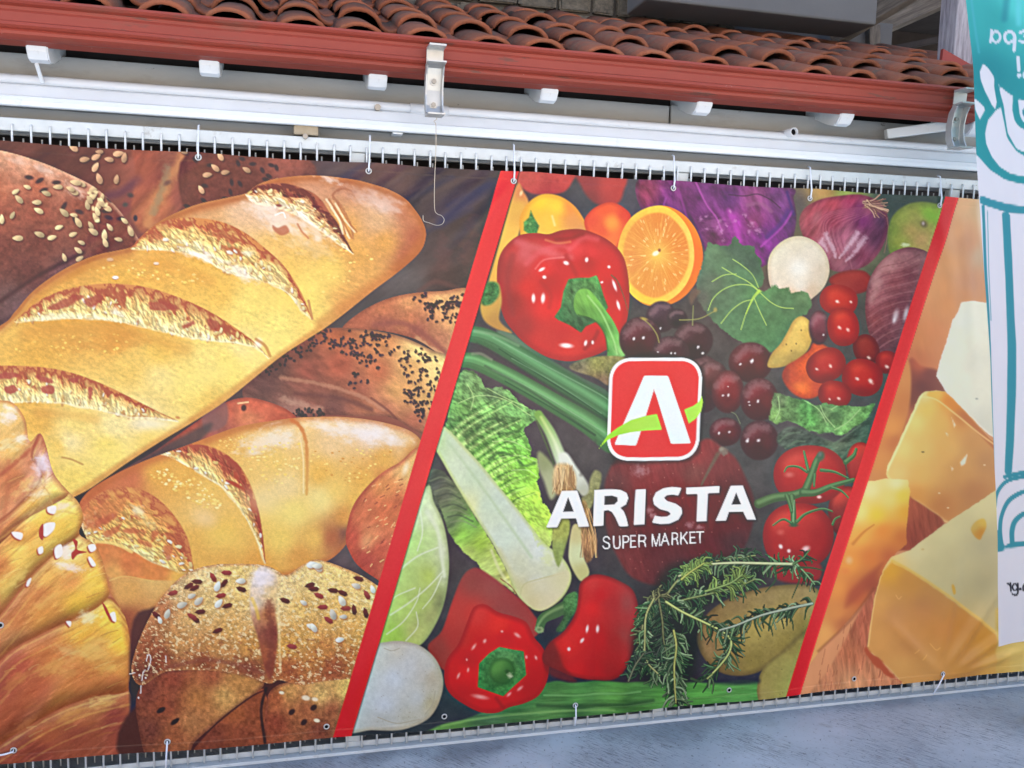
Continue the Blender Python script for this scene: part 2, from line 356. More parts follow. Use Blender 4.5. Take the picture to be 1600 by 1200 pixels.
def boxblur(a, r):
    for ax in (0, 1):
        pad = [(0, 0)] * a.ndim; pad[ax] = (r + 1, r); c = np.cumsum(np.pad(a, pad, mode='edge'), ax)
        n = a.shape[ax]; a = (np.take(c, np.arange(2 * r + 1, 2 * r + 1 + n), ax) - np.take(c, np.arange(0, n), ax)) / (2 * r + 1)
    return a
def crisp(pr):
    """the picture's own sharpness and grain, as it was printed"""
    C = pr.C; b1 = boxblur(boxblur(C, 2), 2); b2 = boxblur(boxblur(C, 14), 14)
    g = (np.random.RandomState(3).rand(*C.shape[:2])[..., None] - .5) * 5
    f = fbm(pr.X, pr.Y, 3.2, 2, 0, 1, 77)[..., None] * 1.8
    pr.C = np.clip(C + .5 * (C - b1) + .14 * (C - b2) + g + f, 0, 255)
def paint_bread(pr):
    B = pr
    # ---- dark ground of the bread picture
    shape(B, [(-720, 150), (800, 150), (800, 280), (520, 1250), (-720, 1300)],
          [(0, 225, 112, 66, 58), (100, 240, 104, 60, 52), (230, 260, 150, 84, 70), (330, 260, 108, 62, 56), (440, 262, 132, 74, 64), (420, 300, 112, 66, 60),
           (520, 262, 84, 68, 72), (600, 270, 92, 66, 64), (690, 300, 74, 62, 68), (760, 300, 70, 56, 58), (720, 380, 72, 60, 60), (690, 430, 80, 62, 60),
           (560, 480, 74, 66, 66), (640, 440, 92, 84, 84), (440, 530, 78, 62, 60), (540, 840, 100, 84, 84), (215, 1010, 78, 60, 58), (215, 1120, 60, 58, 78), (150, 780, 70, 58, 56)],
          smooth=False, tex=.16, tsc=22, tang=-30, tst=3)
    # the out-of-focus loaves along the top
    shape(B, [(208, 228), (258, 232), (292, 238), (293, 300), (270, 340), (225, 365), (205, 330), (212, 270)], [(225, 250, 150, 78, 62), (275, 250, 150, 88, 72), (250, 320, 176, 104, 72), (285, 310, 140, 76, 66)], soft=4, tex=.14, tsc=12, tang=-50, tst=2.5)
    stroke(B, [(284, 246), (262, 285), (243, 318), (232, 350)], 26, (205, 142, 92), .75, 1.0, tex=.35, tsc=10)
    stroke(B, [(262, 262), (252, 300), (240, 330)], 14, (150, 128, 98), .6, 1.0, tex=.5, tsc=8)
    stroke(B, [(216, 280), (190, 300), (170, 306)], 18, (92, 52, 74), .6, 1.0)
    blob(B, 228, 268, 20, 34, (170, 92, 70), .6, 20, 1)
    blob(B, 262, 286, 9, 5, (112, 76, 70), .8, -30, .8); blob(B, 204, 305, 7, 5, (78, 66, 62), .8, 20, .8); blob(B, 196, 320, 6, 5, (88, 82, 72), .8, 0, .8); blob(B, 212, 341, 4, 6, (56, 50, 62), .9, 0, .6)
    shape(B, [(294, 238), (480, 246), (478, 330), (400, 300), (330, 320), (292, 345)], [(310, 260, 112, 60, 52), (380, 280, 112, 62, 54), (450, 262, 150, 84, 72), (470, 300, 96, 62, 58)], soft=3, tex=.12, tsc=9)
    for x, y, a in ((320, 290, 20), (372, 255, 70), (378, 248, 20), (362, 285, 80), (375, 287, 60), (360, 300, 70), (318, 313, 40), (292, 322, 20), (395, 256, 0), (328, 258, 0), (352, 310, 10), (410, 266, 60), (420, 275, 30), (432, 262, 70), (424, 258, 20), (415, 280, 10), (305, 250, 50)):
        blob(B, x, y, 7, 4, (66, 50, 54), .85, a, .6)
    for k, (x, y) in enumerate(((520, 268), (560, 262), (620, 280), (660, 300), (700, 290), (740, 300), (710, 330), (690, 350))):
        stroke(B, [(x - 40, y + 22), (x, y), (x + 46, y - 22)], 12, (58, 56, 84) if k % 2 else (104, 84, 82), .35, 1.0)
    stroke(B, [(690, 345), (730, 315), (765, 290)], 26, (52, 50, 88), .6, 1.0); stroke(B, [(660, 420), (700, 380), (740, 350)], 24, (98, 86, 86), .4, 1.0)
    flour(B, 735, 385, 22, 55, 10, .5, (128, 78, 72), 3, sc=9); flour(B, 690, 400, 18, 40, 10, .4, (116, 74, 74), 4, sc=9)
    stroke(B, [(655, 455), (680, 440), (715, 450)], 10, (112, 74, 70), .5, 1.0)
    # seeds lying in the ground
    seeds(B, [(114, 230, 40), (155, 237, 0), (185, 240, 170), (194, 246, 100), (150, 245, 150), (132, 249, 170), (170, 249, 10), (149, 261, 120), (155, 279, 70), (182, 280, 100),
              (287, 237, 20), (324, 273, 170), (314, 296, 60), (336, 262, 40), (352, 269, 170), (385, 265, 30), (344, 244, 60), (430, 285, 120)], (218, 166, 130), 7.5, 4.2, 2, (70, 40, 38))
    # ---- dark loaf with sesame, left
    L = shape(B, [(-720, 250), (-300, 240), (-60, 232), (0, 235), (60, 252), (110, 273), (150, 294), (186, 328), (212, 366), (216, 400), (130, 470), (20, 560), (-300, 600), (-720, 600)],
              [(0, 250, 208, 150, 120), (40, 258, 214, 156, 126), (80, 272, 206, 150, 122), (120, 290, 200, 140, 112), (0, 290, 184, 106, 78), (60, 290, 176, 100, 74), (120, 320, 150, 84, 66), (60, 330, 146, 78, 62), (0, 340, 150, 82, 64),
               (150, 350, 128, 68, 56), (190, 350, 132, 72, 58), (60, 380, 116, 62, 54), (0, 390, 120, 64, 56), (180, 385, 112, 58, 50), (40, 420, 102, 56, 52), (100, 425, 118, 78, 74), (20, 470, 112, 80, 80), (0, 500, 100, 70, 70), (-300, 380, 130, 74, 60)],
              edge=(226, 178, 146), ew=5, tex=.13, tsc=7, seed=3, gr=.06)
    flour(B, 30, 252, 26, 9, 20, .5, (236, 214, 204), 1, L); flour(B, 70, 266, 26, 8, 25, .55, (240, 224, 216), 2, L); flour(B, 118, 296, 22, 12, 30, .6, (246, 226, 210), 5, L); flour(B, 10, 285, 30, 22, 20, .35, (214, 158, 128), 6, L)
    stroke(B, [(0, 470), (60, 430), (130, 395)], 10, (72, 40, 44), .7, 1.0, L); stroke(B, [(10, 490), (70, 452), (150, 405)], 18, (128, 92, 90), .5, 1.0, L)
    for x, y, a in ((45, 277, 10), (62, 282, -30), (68, 297, -20), (88, 285, 0), (100, 322, -60), (124, 331, 20), (118, 345, 60), (172, 312, 30), (165, 330, 0), (170, 340, 20), (190, 342, 0)):
        blob(B, x, y, 9, 4.5, (74, 48, 56), .9, a, .6, L)
    seeds(B, [(24, 299, 150), (29, 311, 45), (57, 316, 0), (60, 329, 25), (19, 336, 120), (27, 372, 0), (61, 366, 20), (81, 371, 165), (92, 355, 160), (100, 332, 40), (115, 336, 10), (122, 347, 60), (114, 366, 160), (127, 379, 20), (122, 391, 35),
              (125, 404, 150), (100, 402, 70), (142, 352, 60), (150, 340, 60), (137, 320, 80), (145, 307, 140), (160, 307, 100), (167, 325, 30), (147, 295, 150), (155, 320, 110), (172, 355, 50), (164, 367, 90), (165, 379, 70), (185, 374, 10),
              (204, 361, 70), (195, 345, 40), (115, 300, 20), (110, 295, 20), (127, 287, 30), (90, 292, 0), (72, 302, 20), (42, 292, 20), (118, 285, 10), (140, 312, 60), (152, 330, 70), (158, 316, 50), (146, 362, 30), (2, 342, 90)], (232, 196, 150), 7.5, 4, 1, clip=L)
    for k, (x, y) in enumerate(((150, 300), (158, 312), (146, 326), (166, 320), (152, 345), (140, 302))): blob(B, x, y, 5, 3, (246, 226, 170), .8, k * 40, .6, L)
    # ---- poppy roll and the bread behind it
    L = shape(B, [(535, 516), (560, 490), (600, 469), (640, 459), (690, 455), (740, 458), (715, 560), (650, 530), (590, 516)],
              [(560, 500, 172, 98, 74), (600, 480, 196, 118, 82), (640, 470, 216, 150, 100), (690, 470, 226, 172, 116), (700, 500, 222, 160, 108), (640, 500, 196, 120, 84), (600, 505, 160, 92, 74), (690, 530, 190, 122, 92), (650, 515, 158, 92, 76)], edge=(140, 80, 64), ew=6, tex=.1, tsc=6, gr=.06)
    stroke(B, [(585, 508), (630, 505), (670, 528), (700, 555)], 12, (148, 84, 74), .7, 1.0, L); stroke(B, [(650, 528), (675, 545), (700, 560)], 9, (224, 176, 128), .6, .8, L, tex=.4)
    rr = random.Random(4)
    def poppy(n, area, L, c=(62, 42, 56)):
        area = np.asarray(area, float); k = 0
        while k < n * 1.35:
            x = rr.uniform(area[:, 0].min(), area[:, 0].max()); y = rr.uniform(area[:, 1].min(), area[:, 1].max())
            if sdf(np.array([x]), np.array([y]), area)[0] < 0: continue
            for _ in range(rr.choice((1, 1, 2, 3))):
                xx, yy = x + rr.uniform(-5, 5), y + rr.uniform(-4, 4); g = rr.uniform(.8, 1.25)
                blob(B, xx + .8, yy + 1.4, 3.9, 2.6, (110, 66, 60), .45, rr.uniform(0, 180), .7, L)
                blob(B, xx, yy, rr.uniform(2.8, 4.0), rr.uniform(1.9, 2.7), [q * g for q in c], .95, rr.uniform(0, 180), .45, L)
            k += 1
    poppy(48, [(640, 462), (725, 460), (712, 505), (672, 500), (660, 480)], L)
    shape(B, [(360, 640), (400, 622), (470, 640), (560, 640), (640, 650), (660, 700), (560, 680), (380, 690)], [(400, 650, 120, 78, 72), (600, 660, 150, 90, 74)], soft=4)
    L = shape(B, [(380, 606), (400, 584), (430, 556), (470, 527), (505, 514), (555, 513), (620, 524), (670, 545), (705, 570), (690, 680), (655, 676), (610, 652), (560, 650), (500, 648), (460, 655), (420, 640), (385, 628)],
              [(430, 575, 92, 62, 58), (470, 545, 122, 72, 60), (520, 522, 172, 96, 66), (600, 530, 200, 134, 86), (650, 548, 240, 206, 136), (680, 570, 242, 208, 138), (640, 575, 226, 170, 108), (590, 580, 196, 112, 78), (530, 570, 178, 92, 70), (480, 580, 152, 82, 68),
               (420, 600, 108, 72, 68), (480, 610, 140, 84, 72), (560, 610, 166, 96, 76), (620, 610, 218, 160, 100), (660, 620, 228, 174, 112), (600, 640, 184, 116, 88), (460, 635, 150, 104, 92), (650, 660, 176, 104, 80), (520, 635, 120, 76, 70)],
              edge=(120, 76, 66), ew=5, tex=.12, tsc=8, tang=25, tst=2.2, gr=.06)
    stroke(B, [(440, 590), (500, 600), (560, 618), (600, 640)], 8, (196, 140, 112), .6, 1.0, L, tex=.4); stroke(B, [(460, 615), (530, 622), (580, 640)], 10, (110, 66, 62), .6, 1.0, L); stroke(B, [(440, 622), (470, 632), (500, 640)], 12, (206, 160, 136), .5, 1.0, L, tex=.5)
    stroke(B, [(580, 622), (605, 640), (620, 655)], 5, (120, 70, 62), .6, .9, L)
    poppy(62, [(480, 522), (520, 514), (575, 516), (625, 530), (622, 552), (600, 560), (585, 580), (560, 565), (540, 552), (500, 540)], L)
    poppy(22, [(400, 590), (440, 552), (490, 525), (500, 540), (450, 565)], L, (54, 46, 50)); poppy(26, [(610, 540), (665, 548), (690, 568), (684, 600), (640, 590), (618, 570)], L); poppy(30, [(624, 592), (680, 600), (676, 640), (660, 662), (648, 650), (630, 620)], L)
    poppy(6, [(538, 580), (560, 580), (580, 600), (565, 615), (540, 598)], L); poppy(18, [(450, 646), (490, 636), (510, 640), (508, 654), (456, 656)], None, (58, 54, 54))
    # ---- reddish roll under the big loaf
    L = shape(B, [(170, 750), (240, 706), (300, 664), (350, 630), (385, 621), (420, 628), (452, 642), (460, 660), (380, 680), (280, 715), (200, 770)],
              [(200, 735, 160, 84, 66), (300, 680, 186, 90, 68), (350, 640, 204, 102, 76), (400, 632, 208, 104, 78), (440, 645, 200, 100, 74), (335, 655, 146, 92, 84), (390, 655, 214, 130, 90), (260, 715, 150, 78, 66)], edge=(150, 72, 60), ew=5, tex=.1, tsc=8)
    shape(B, [(318, 640), (352, 628), (354, 662), (322, 674)], [(330, 650, 140, 96, 90)], soft=3, alpha=.8); blob(B, 381, 637, 5, 6, (80, 44, 44), .9, 0, .5, L); stroke(B, [(372, 630), (388, 628)], 3, (240, 200, 150), .8, .7, L)
    # ---- the big golden loaf
    main = [(-720, 720), (-400, 640), (-100, 560), (0, 509), (22, 488), (52, 454), (100, 421), (150, 399), (203, 387), (216, 374), (250, 346), (300, 322), (350, 310), (384, 302), (402, 289), (432, 279), (480, 274), (530, 277), (580, 287), (625, 305), (650, 330), (663, 353),
            (665, 372), (655, 395), (622, 425), (582, 455), (542, 487), (510, 511), (480, 530), (440, 556), (400, 588), (350, 628), (300, 660), (250, 690), (200, 722), (160, 750), (128, 770), (60, 800), (-100, 860), (-720, 1000)]
    L = shape(B, main,
              [(20, 500, 232, 186, 96), (60, 465, 226, 170, 84), (110, 430, 224, 166, 84), (160, 410, 228, 172, 86), (210, 400, 232, 178, 92), (190, 430, 232, 178, 84), (250, 420, 232, 176, 84), (300, 430, 236, 184, 88), (340, 455, 240, 192, 94), (390, 480, 246, 220, 122), (430, 510, 248, 226, 128),
               (250, 355, 214, 152, 92), (320, 328, 214, 160, 110), (380, 320, 226, 186, 150), (420, 330, 232, 196, 164), (440, 285, 190, 116, 84), (490, 283, 206, 148, 116), (550, 290, 202, 142, 112), (610, 310, 206, 150, 122), (640, 335, 200, 130, 94), (655, 370, 176, 96, 70), (640, 400, 182, 104, 74),
               (600, 320, 226, 188, 164), (590, 345, 222, 176, 130), (600, 380, 222, 162, 88), (560, 400, 228, 170, 90), (540, 360, 224, 164, 92), (520, 420, 238, 196, 104), (480, 460, 244, 216, 116), (450, 420, 240, 196, 104), (430, 390, 238, 190, 112), (570, 440, 226, 168, 94), (540, 470, 226, 170, 94), (500, 500, 244, 212, 116),
               (100, 520, 228, 174, 84), (180, 530, 226, 166, 78), (60, 545, 230, 176, 82), (250, 550, 240, 198, 98), (200, 575, 240, 200, 106), (250, 590, 248, 222, 140), (320, 560, 248, 222, 130), (300, 600, 248, 224, 126), (360, 570, 248, 222, 118), (380, 545, 246, 224, 150), (330, 630, 238, 200, 104),
               (60, 660, 234, 182, 88), (120, 660, 246, 218, 128), (180, 665, 250, 230, 160), (110, 690, 250, 228, 160), (220, 660, 246, 226, 170), (170, 700, 248, 222, 116), (120, 740, 244, 214, 112), (90, 700, 240, 200, 104), (230, 690, 240, 206, 110), (-200, 680, 232, 180, 88), (-200, 800, 240, 200, 100)],
              edge=(196, 128, 76), ew=8, tex=.03, tsc=5, seed=2, gr=.05, pw=3)
    g = B.sub(-20, 270, 670, 780); X, Y = B.X[g], B.Y[g]       # fine crackled crust
    B.C[g] = np.clip(B.C[g] * (1 + (.05 * clipmask(L, g, X.shape) * fbm(X, Y, 4, 3, 20, 2, 4))[..., None]), 0, 255)
    stroke(B, [(0, 520), (30, 490), (52, 460)], 6, (240, 208, 120), .5, 1, L)
    for x, y, rx, ry, an, aa in ((205, 440, 60, 6, -10, .2), (180, 535, 90, 16, -6, .35), (110, 535, 50, 14, -6, .25)): flour(B, x, y, rx, ry, an, aa, (214, 140, 62), 11, L, 4, -.1)
    flakes(B, 46, [(160, 400), (260, 405), (330, 440), (250, 445), (180, 425), (120, 430)], [(250, 226, 140), (246, 214, 110), (236, 196, 96)], 3, (1.4, 3.6), L)
    flakes(B, 40, [(20, 520), (180, 518), (250, 560), (120, 560), (20, 560)], [(248, 214, 110), (240, 196, 100)], 5, (1.2, 2.8), L)
    flakes(B, 30, [(540, 380), (620, 380), (560, 440), (470, 470), (470, 440)], [(248, 220, 130), (244, 214, 120)], 8, (1.2, 3), L)
    for x, y, c, s in ((172, 407, (250, 236, 220), 6), (244, 413, (255, 244, 230), 5), (180, 435, (252, 236, 224), 6)): blob(B, x, y, s, s * .5, (150, 90, 70), .6, 0, .6, L); blob(B, x, y - 1.5, s, s * .5, c, .95, 0, .4, L)
    for p, w, c, a in (([(40, 518), (120, 514), (200, 520), (290, 545)], 34, (212, 146, 66), .38), ([(110, 428), (180, 412), (250, 412), (330, 440)], 26, (214, 150, 70), .32), ([(60, 645), (110, 648), (150, 655)], 20, (216, 156, 78), .35), ([(500, 505), (560, 462), (630, 410), (655, 380)], 22, (188, 110, 60), .45), ([(300, 655), (400, 582), (500, 512)], 12, (206, 140, 70), .4),
                       ([(120, 770), (220, 705), (300, 655)], 12, (206, 140, 70), .4), ([(505, 420), (470, 440), (440, 470)], 40, (250, 226, 120), .3), ([(330, 590), (400, 560), (450, 530)], 30, (252, 230, 130), .35), ([(30, 490), (100, 436), (200, 398)], 12, (206, 140, 66), .35), ([(225, 372), (290, 334), (370, 312)], 14, (190, 112, 70), .4), ([(560, 300), (620, 325), (650, 365)], 26, (186, 112, 78), .35)): stroke(B, p, w, c, a, 1.0, L)
    for p in ([(0, 512), (22, 492), (52, 458), (100, 425), (150, 403), (203, 391)], [(216, 378), (250, 350), (300, 327), (350, 315), (384, 307)], [(402, 294), (432, 284), (480, 279), (530, 282), (580, 292), (625, 310), (650, 334), (662, 360), (655, 392), (622, 422)]): stroke(B, p, 26, (178, 104, 58), .42, 1.0, L); stroke(B, p, 9, (160, 88, 54), .35, 1.0, L)
    stroke(B, [(40, 690), (110, 720), (190, 700), (280, 650)], 36, (250, 228, 140), .35, 1.0, L); stroke(B, [(270, 600), (340, 580), (420, 530)], 40, (252, 232, 140), .35, 1.0, L); stroke(B, [(400, 470), (460, 470), (520, 430)], 40, (252, 224, 120), .35, 1.0, L)
    # end slash with flour
    stroke(B, [(556, 300), (535, 295), (520, 305), (535, 325), (548, 350), (552, 372)], 5, (170, 104, 74), .6, .9, L, tex=.4)
    flour(B, 600, 318, 46, 20, 20, .6, (236, 214, 208), 21, L, 7); flour(B, 515, 280, 24, 7, 15, .8, (246, 236, 234), 22, L, 5); flour(B, 560, 303, 30, 16, 35, .45, (232, 206, 196), 23, L, 6)
    slash(B, [(384, 303), (404, 289), (440, 286), (468, 292), (496, 306), (514, 330), (530, 352), (552, 396)], [(384, 304), (400, 318), (440, 326), (480, 346), (520, 374), (552, 397)], L, 1, .3, .8, 46, [(0, 176, 102, 76), (.12, 122, 62, 56), (.34, 126, 66, 56), (.46, 206, 150, 104), (.7, 240, 214, 164), (1, 250, 236, 206)], 25)
    flour(B, 440, 345, 70, 26, 28, .85, (248, 234, 226), 31, L, 8); flour(B, 490, 358, 46, 14, 40, .75, (250, 238, 228), 32, L, 6); flour(B, 405, 322, 30, 8, 0, .7, (246, 232, 216), 33, L, 6); flour(B, 480, 385, 54, 18, 20, .4, (248, 226, 190), 34, L, 8)
    for p in ([(510, 312), (528, 338), (546, 372)], [(518, 325), (530, 345), (536, 365)], [(524, 318), (540, 345), (554, 362)]): stroke(B, p, 3.6, (250, 232, 196), .7, .8, L, tex=.4); stroke(B, [(q[0] + 4, q[1]) for q in p], 3, (186, 116, 76), .7, .8, L, tex=.3)
    shape(B, [(426, 352), (434, 356), (446, 352), (452, 362), (440, 368), (428, 360)], [(188, 112, 84)], soft=2, alpha=.8, clip=L); stroke(B, [(465, 350), (472, 362), (482, 372)], 4, (206, 130, 90), .7, .9, L); stroke(B, [(430, 336), (442, 332), (446, 340)], 3, (240, 244, 240), .9, .7, L); blob(B, 436, 321, 6, 3, (150, 84, 80), .8, 10, .6, L)
    # slash two
    slash(B, [(203, 387), (228, 362), (262, 344), (300, 340), (344, 346), (380, 362), (412, 386), (444, 416), (468, 452), (480, 478), (488, 498)], [(205, 389), (258, 391), (300, 397), (330, 411), (356, 426), (390, 434), (420, 442), (452, 460), (470, 484), (488, 499)], L, 7, .6, .6, 90, None, 35)
    flour(B, 316, 400, 40, 10, 15, .95, (252, 246, 238), 41, L, 6); flour(B, 372, 424, 34, 14, 25, .9, (252, 244, 232), 42, L, 6); flour(B, 388, 395, 14, 9, 10, .9, (252, 244, 220), 43, L, 5); flour(B, 440, 446, 24, 8, 40, .5, (250, 232, 180), 44, L, 5)
    stroke(B, [(482, 470), (488, 498)], 5, (206, 148, 92), .9, .7, L)
    # slash three
    slash(B, [(22, 502), (60, 470), (110, 450), (170, 443), (230, 449), (290, 469), (340, 494), (392, 530), (420, 559)], [(22, 503), (60, 501), (100, 498), (150, 499), (200, 506), (256, 519), (300, 529), (350, 534), (396, 541), (420, 560)], L, 12, .8, .5, 90, None, 60)
    for p in ([(75, 480), (110, 462), (130, 463), (118, 472), (88, 484)], [(132, 468), (152, 460), (160, 468), (145, 478), (134, 476)], [(234, 472), (256, 470), (280, 480), (270, 484), (236, 484)], [(324, 498), (340, 502), (338, 518), (326, 512)], [(286, 508), (300, 502), (304, 506), (290, 512)]): shape(B, p, [(170, 80, 66)], soft=2.5, clip=L, wob=2, alpha=.75)
    flour(B, 182, 487, 16, 7, 20, .95, (255, 250, 236), 51, L, 5); flour(B, 80, 496, 40, 6, -5, .8, (250, 244, 206), 52, L, 5); flour(B, 150, 496, 60, 5, 5, .7, (252, 244, 200), 53, L, 4)
    # slash four
    slash(B, [(-60, 574), (0, 571), (60, 573), (110, 582), (160, 600), (206, 622), (250, 644), (278, 657)], [(-60, 634), (0, 630), (60, 628), (110, 632), (164, 643), (200, 651), (230, 652), (278, 658)], L, 17, .7, .4, 50, None, 70)
    for p in ([(0, 584), (20, 582), (30, 588), (0, 592)], [(8, 606), (22, 600), (28, 610), (14, 616)], [(58, 586), (80, 592), (82, 600), (62, 594)], [(66, 604), (82, 602), (84, 614), (68, 614)], [(108, 592), (124, 590), (116, 600)], [(138, 606), (144, 606), (143, 622), (139, 620)]): shape(B, p, [(178, 84, 72)], soft=2, clip=L, wob=1.5, alpha=.8)
    stroke(B, [(272, 654), (230, 650), (200, 650)], 4, (220, 170, 100), .5, 1, L); stroke(B, [(98, 714), (112, 717), (130, 725)], 4, (200, 152, 86), .7, .8, L); blob(B, 240, 662, 40, 12, (248, 240, 216), .6, 0, 1, L); blob(B, 278, 652, 5, 3, (206, 140, 84), .8, 20, .7, L)
    blob(B, 404, 536, 8, 10, (250, 244, 222), .9, 0, .8, L); stroke(B, [(400, 530), (414, 540), (422, 556)], 6, (206, 146, 82), .8, .8, L)
    # ---- second golden loaf
    shape(B, [(118, 790), (180, 742), (250, 700), (330, 660), (300, 700), (180, 770), (135, 800)], [(86, 74, 72)], soft=5, alpha=.8)
    L = shape(B, [(122, 800), (138, 768), (180, 741), (230, 718), (280, 700), (320, 685), (370, 667), (420, 658), (470, 652), (530, 651), (590, 658), (638, 672), (658, 690), (652, 712), (626, 734), (598, 764), (572, 800), (548, 840), (524, 868), (492, 884), (440, 900), (340, 905), (270, 925), (235, 965), (208, 1006), (184, 970), (165, 900), (140, 850)],
              [(150, 775, 206, 116, 76), (200, 745, 206, 120, 80), (250, 735, 232, 174, 84), (290, 745, 236, 182, 90), (330, 765, 240, 196, 106), (320, 800, 240, 200, 124), (350, 830, 240, 198, 100), (310, 850, 232, 180, 92), (360, 870, 232, 178, 92), (400, 880, 232, 172, 88),
               (300, 690, 226, 160, 84), (350, 680, 230, 172, 90), (400, 680, 238, 190, 110), (440, 680, 240, 206, 150), (430, 720, 240, 202, 116), (450, 760, 242, 214, 150), (460, 800, 244, 220, 130), (440, 840, 242, 208, 110), (500, 740, 236, 186, 92), (530, 760, 238, 194, 104), (500, 780, 244, 222, 150), (520, 690, 240, 204, 150), (580, 680, 238, 214, 190), (630, 690, 232, 196, 150),
               (600, 720, 230, 176, 90), (640, 700, 226, 170, 100), (570, 750, 234, 180, 88), (600, 745, 216, 146, 78), (560, 780, 236, 186, 94), (540, 810, 222, 158, 84), (490, 840, 236, 190, 100), (520, 840, 186, 112, 74), (540, 835, 140, 90, 76), (470, 870, 226, 166, 86), (200, 920, 226, 170, 96), (240, 900, 230, 184, 112), (200, 970, 166, 96, 66), (210, 880, 226, 176, 110)],
              edge=(190, 112, 70), ew=8, tex=.03, tsc=5, seed=5, gr=.05, pw=3)
    for p in ([(138, 772), (180, 745), (230, 722), (280, 704), (320, 689)], [(330, 686), (370, 671), (420, 662), (455, 657)]): stroke(B, p, 22, (190, 110, 60), .5, 1.0, L)
    stroke(B, [(655, 700), (626, 736), (598, 766), (572, 802), (548, 842)], 26, (178, 100, 60), .5, 1.0, L); stroke(B, [(430, 800), (470, 800), (520, 770)], 50, (250, 226, 130), .4, 1.0, L); stroke(B, [(330, 840), (370, 850)], 44, (246, 212, 110), .35, 1.0, L)
    flour(B, 420, 690, 60, 26, -12, .8, (250, 244, 240), 61, L, 8); flour(B, 570, 676, 80, 22, 8, .9, (246, 240, 246), 62, L, 9); flour(B, 510, 665, 40, 12, 4, .6, (250, 236, 220), 63, L, 6); flour(B, 610, 686, 36, 14, 20, .6, (244, 236, 236), 64, L, 7)
    flakes(B, 110, [(230, 740), (260, 730), (320, 750), (350, 790), (330, 800), (280, 770)], [(252, 232, 160), (250, 222, 130), (244, 206, 110)], 9, (1.2, 3.2), L); flakes(B, 60, [(385, 690), (470, 690), (470, 740), (420, 770), (390, 720)], [(250, 228, 150), (248, 216, 120)], 10, (1.2, 3), L); flakes(B, 50, [(480, 700), (620, 700), (560, 760), (490, 740)], [(250, 222, 130), (222, 160, 80)], 12, (1.2, 2.6), L); flakes(B, 40, [(330, 690), (380, 675), (400, 760), (380, 720)], [(248, 216, 130), (240, 196, 110)], 13, (1.2, 2.6), L)
    stroke(B, [(456, 655), (470, 668), (478, 690), (480, 730), (479, 772)], 9, (206, 118, 66), .9, .8, L, 5, c1=(226, 176, 96), tex=.25); stroke(B, [(470, 690), (474, 720), (474, 770)], 3, (250, 232, 180), .6, .9, L)
    slash(B, [(240, 706), (268, 696), (298, 693), (334, 699), (370, 722), (394, 762), (408, 815), (415, 878)], [(244, 708), (262, 711), (292, 727), (320, 743), (352, 765), (380, 802), (398, 834), (414, 879)], L, 22, .7, .5, 40, [(0, 212, 134, 82), (.08, 176, 88, 64), (.3, 174, 86, 64), (.45, 206, 142, 90), (.7, 232, 190, 118), (1, 248, 226, 156)], 50)
    for p in ([(392, 780), (400, 782), (400, 800), (394, 798)], [(352, 750), (366, 752), (384, 764), (372, 762)], [(366, 735), (374, 748), (366, 746)]): shape(B, p, [(184, 86, 60)], soft=1.6, clip=L)
    slash(B, [(126, 802), (142, 780), (170, 764), (205, 760), (240, 774), (270, 802), (294, 842), (304, 896)], [(128, 812), (134, 840), (150, 856), (180, 863), (220, 873), (262, 886), (286, 901), (303, 898)], L, 27, .6, .4, 80, [(0, 212, 136, 84), (.05, 190, 104, 72), (.12, 206, 126, 80), (.28, 226, 160, 92), (.6, 236, 184, 106), (.85, 244, 206, 128), (1, 250, 226, 156)], 30)
    shape(B, [(132, 795), (165, 782), (190, 778), (196, 790), (170, 815), (140, 826), (130, 815)], [(140, 800, 214, 128, 82), (180, 785, 214, 132, 80), (160, 815, 196, 104, 74)], soft=6, clip=L, tex=.12, tsc=6, alpha=.7)
    flour(B, 216, 797, 18, 10, 15, .95, (255, 240, 200), 71, L, 5); flour(B, 230, 815, 30, 10, 30, .6, (250, 222, 150), 72, L, 5)
    for p in ([(160, 812), (176, 802), (182, 806), (166, 818)], [(162, 830), (180, 824), (190, 818), (180, 834), (164, 838)], [(190, 828), (210, 824), (218, 830), (200, 834)], [(216, 842), (236, 848), (238, 856), (222, 850)], [(238, 832), (248, 832), (238, 846)], [(256, 852), (270, 856), (264, 874), (258, 868)]): shape(B, p, [(198, 108, 74)], soft=2.4, clip=L, wob=1.5, alpha=.7)
    shape(B, [(150, 848), (180, 852), (210, 862), (240, 880), (286, 896), (298, 905), (240, 906), (200, 902), (170, 900), (158, 876)], [(160, 862, 222, 140, 82), (200, 880, 222, 132, 78), (250, 892, 224, 142, 80), (280, 900, 236, 186, 96), (180, 895, 230, 170, 96)], soft=2, tex=.06, tsc=7, clip=L)
    stroke(B, [(150, 846), (180, 849), (206, 862)], 6, (248, 214, 128), .8, .8, L); stroke(B, [(172, 906), (196, 900), (240, 908)], 3, (236, 196, 116), .6, .8, L)
    blob(B, 410, 780, 40, 30, (244, 226, 176), .5, 0, 1, L); blob(B, 320, 810, 26, 16, (244, 212, 160), .5, 20, 1, L)
    # ---- bun at the stripe
    L = shape(B, [(540, 842), (546, 805), (560, 776), (590, 744), (622, 724), (660, 710), (620, 920), (590, 905), (560, 884), (546, 862)], [(548, 840, 196, 92, 72), (570, 790, 214, 122, 84), (600, 760, 222, 146, 88), (630, 735, 232, 180, 116), (580, 835, 220, 140, 96), (600, 800, 216, 118, 78), (600, 860, 204, 98, 76), (570, 875, 180, 82, 70), (625, 790, 210, 110, 74)], edge=(176, 80, 64), ew=6, tex=.1, tsc=5, tang=-50, tst=2.5, gr=.06)
    rr = random.Random(8)
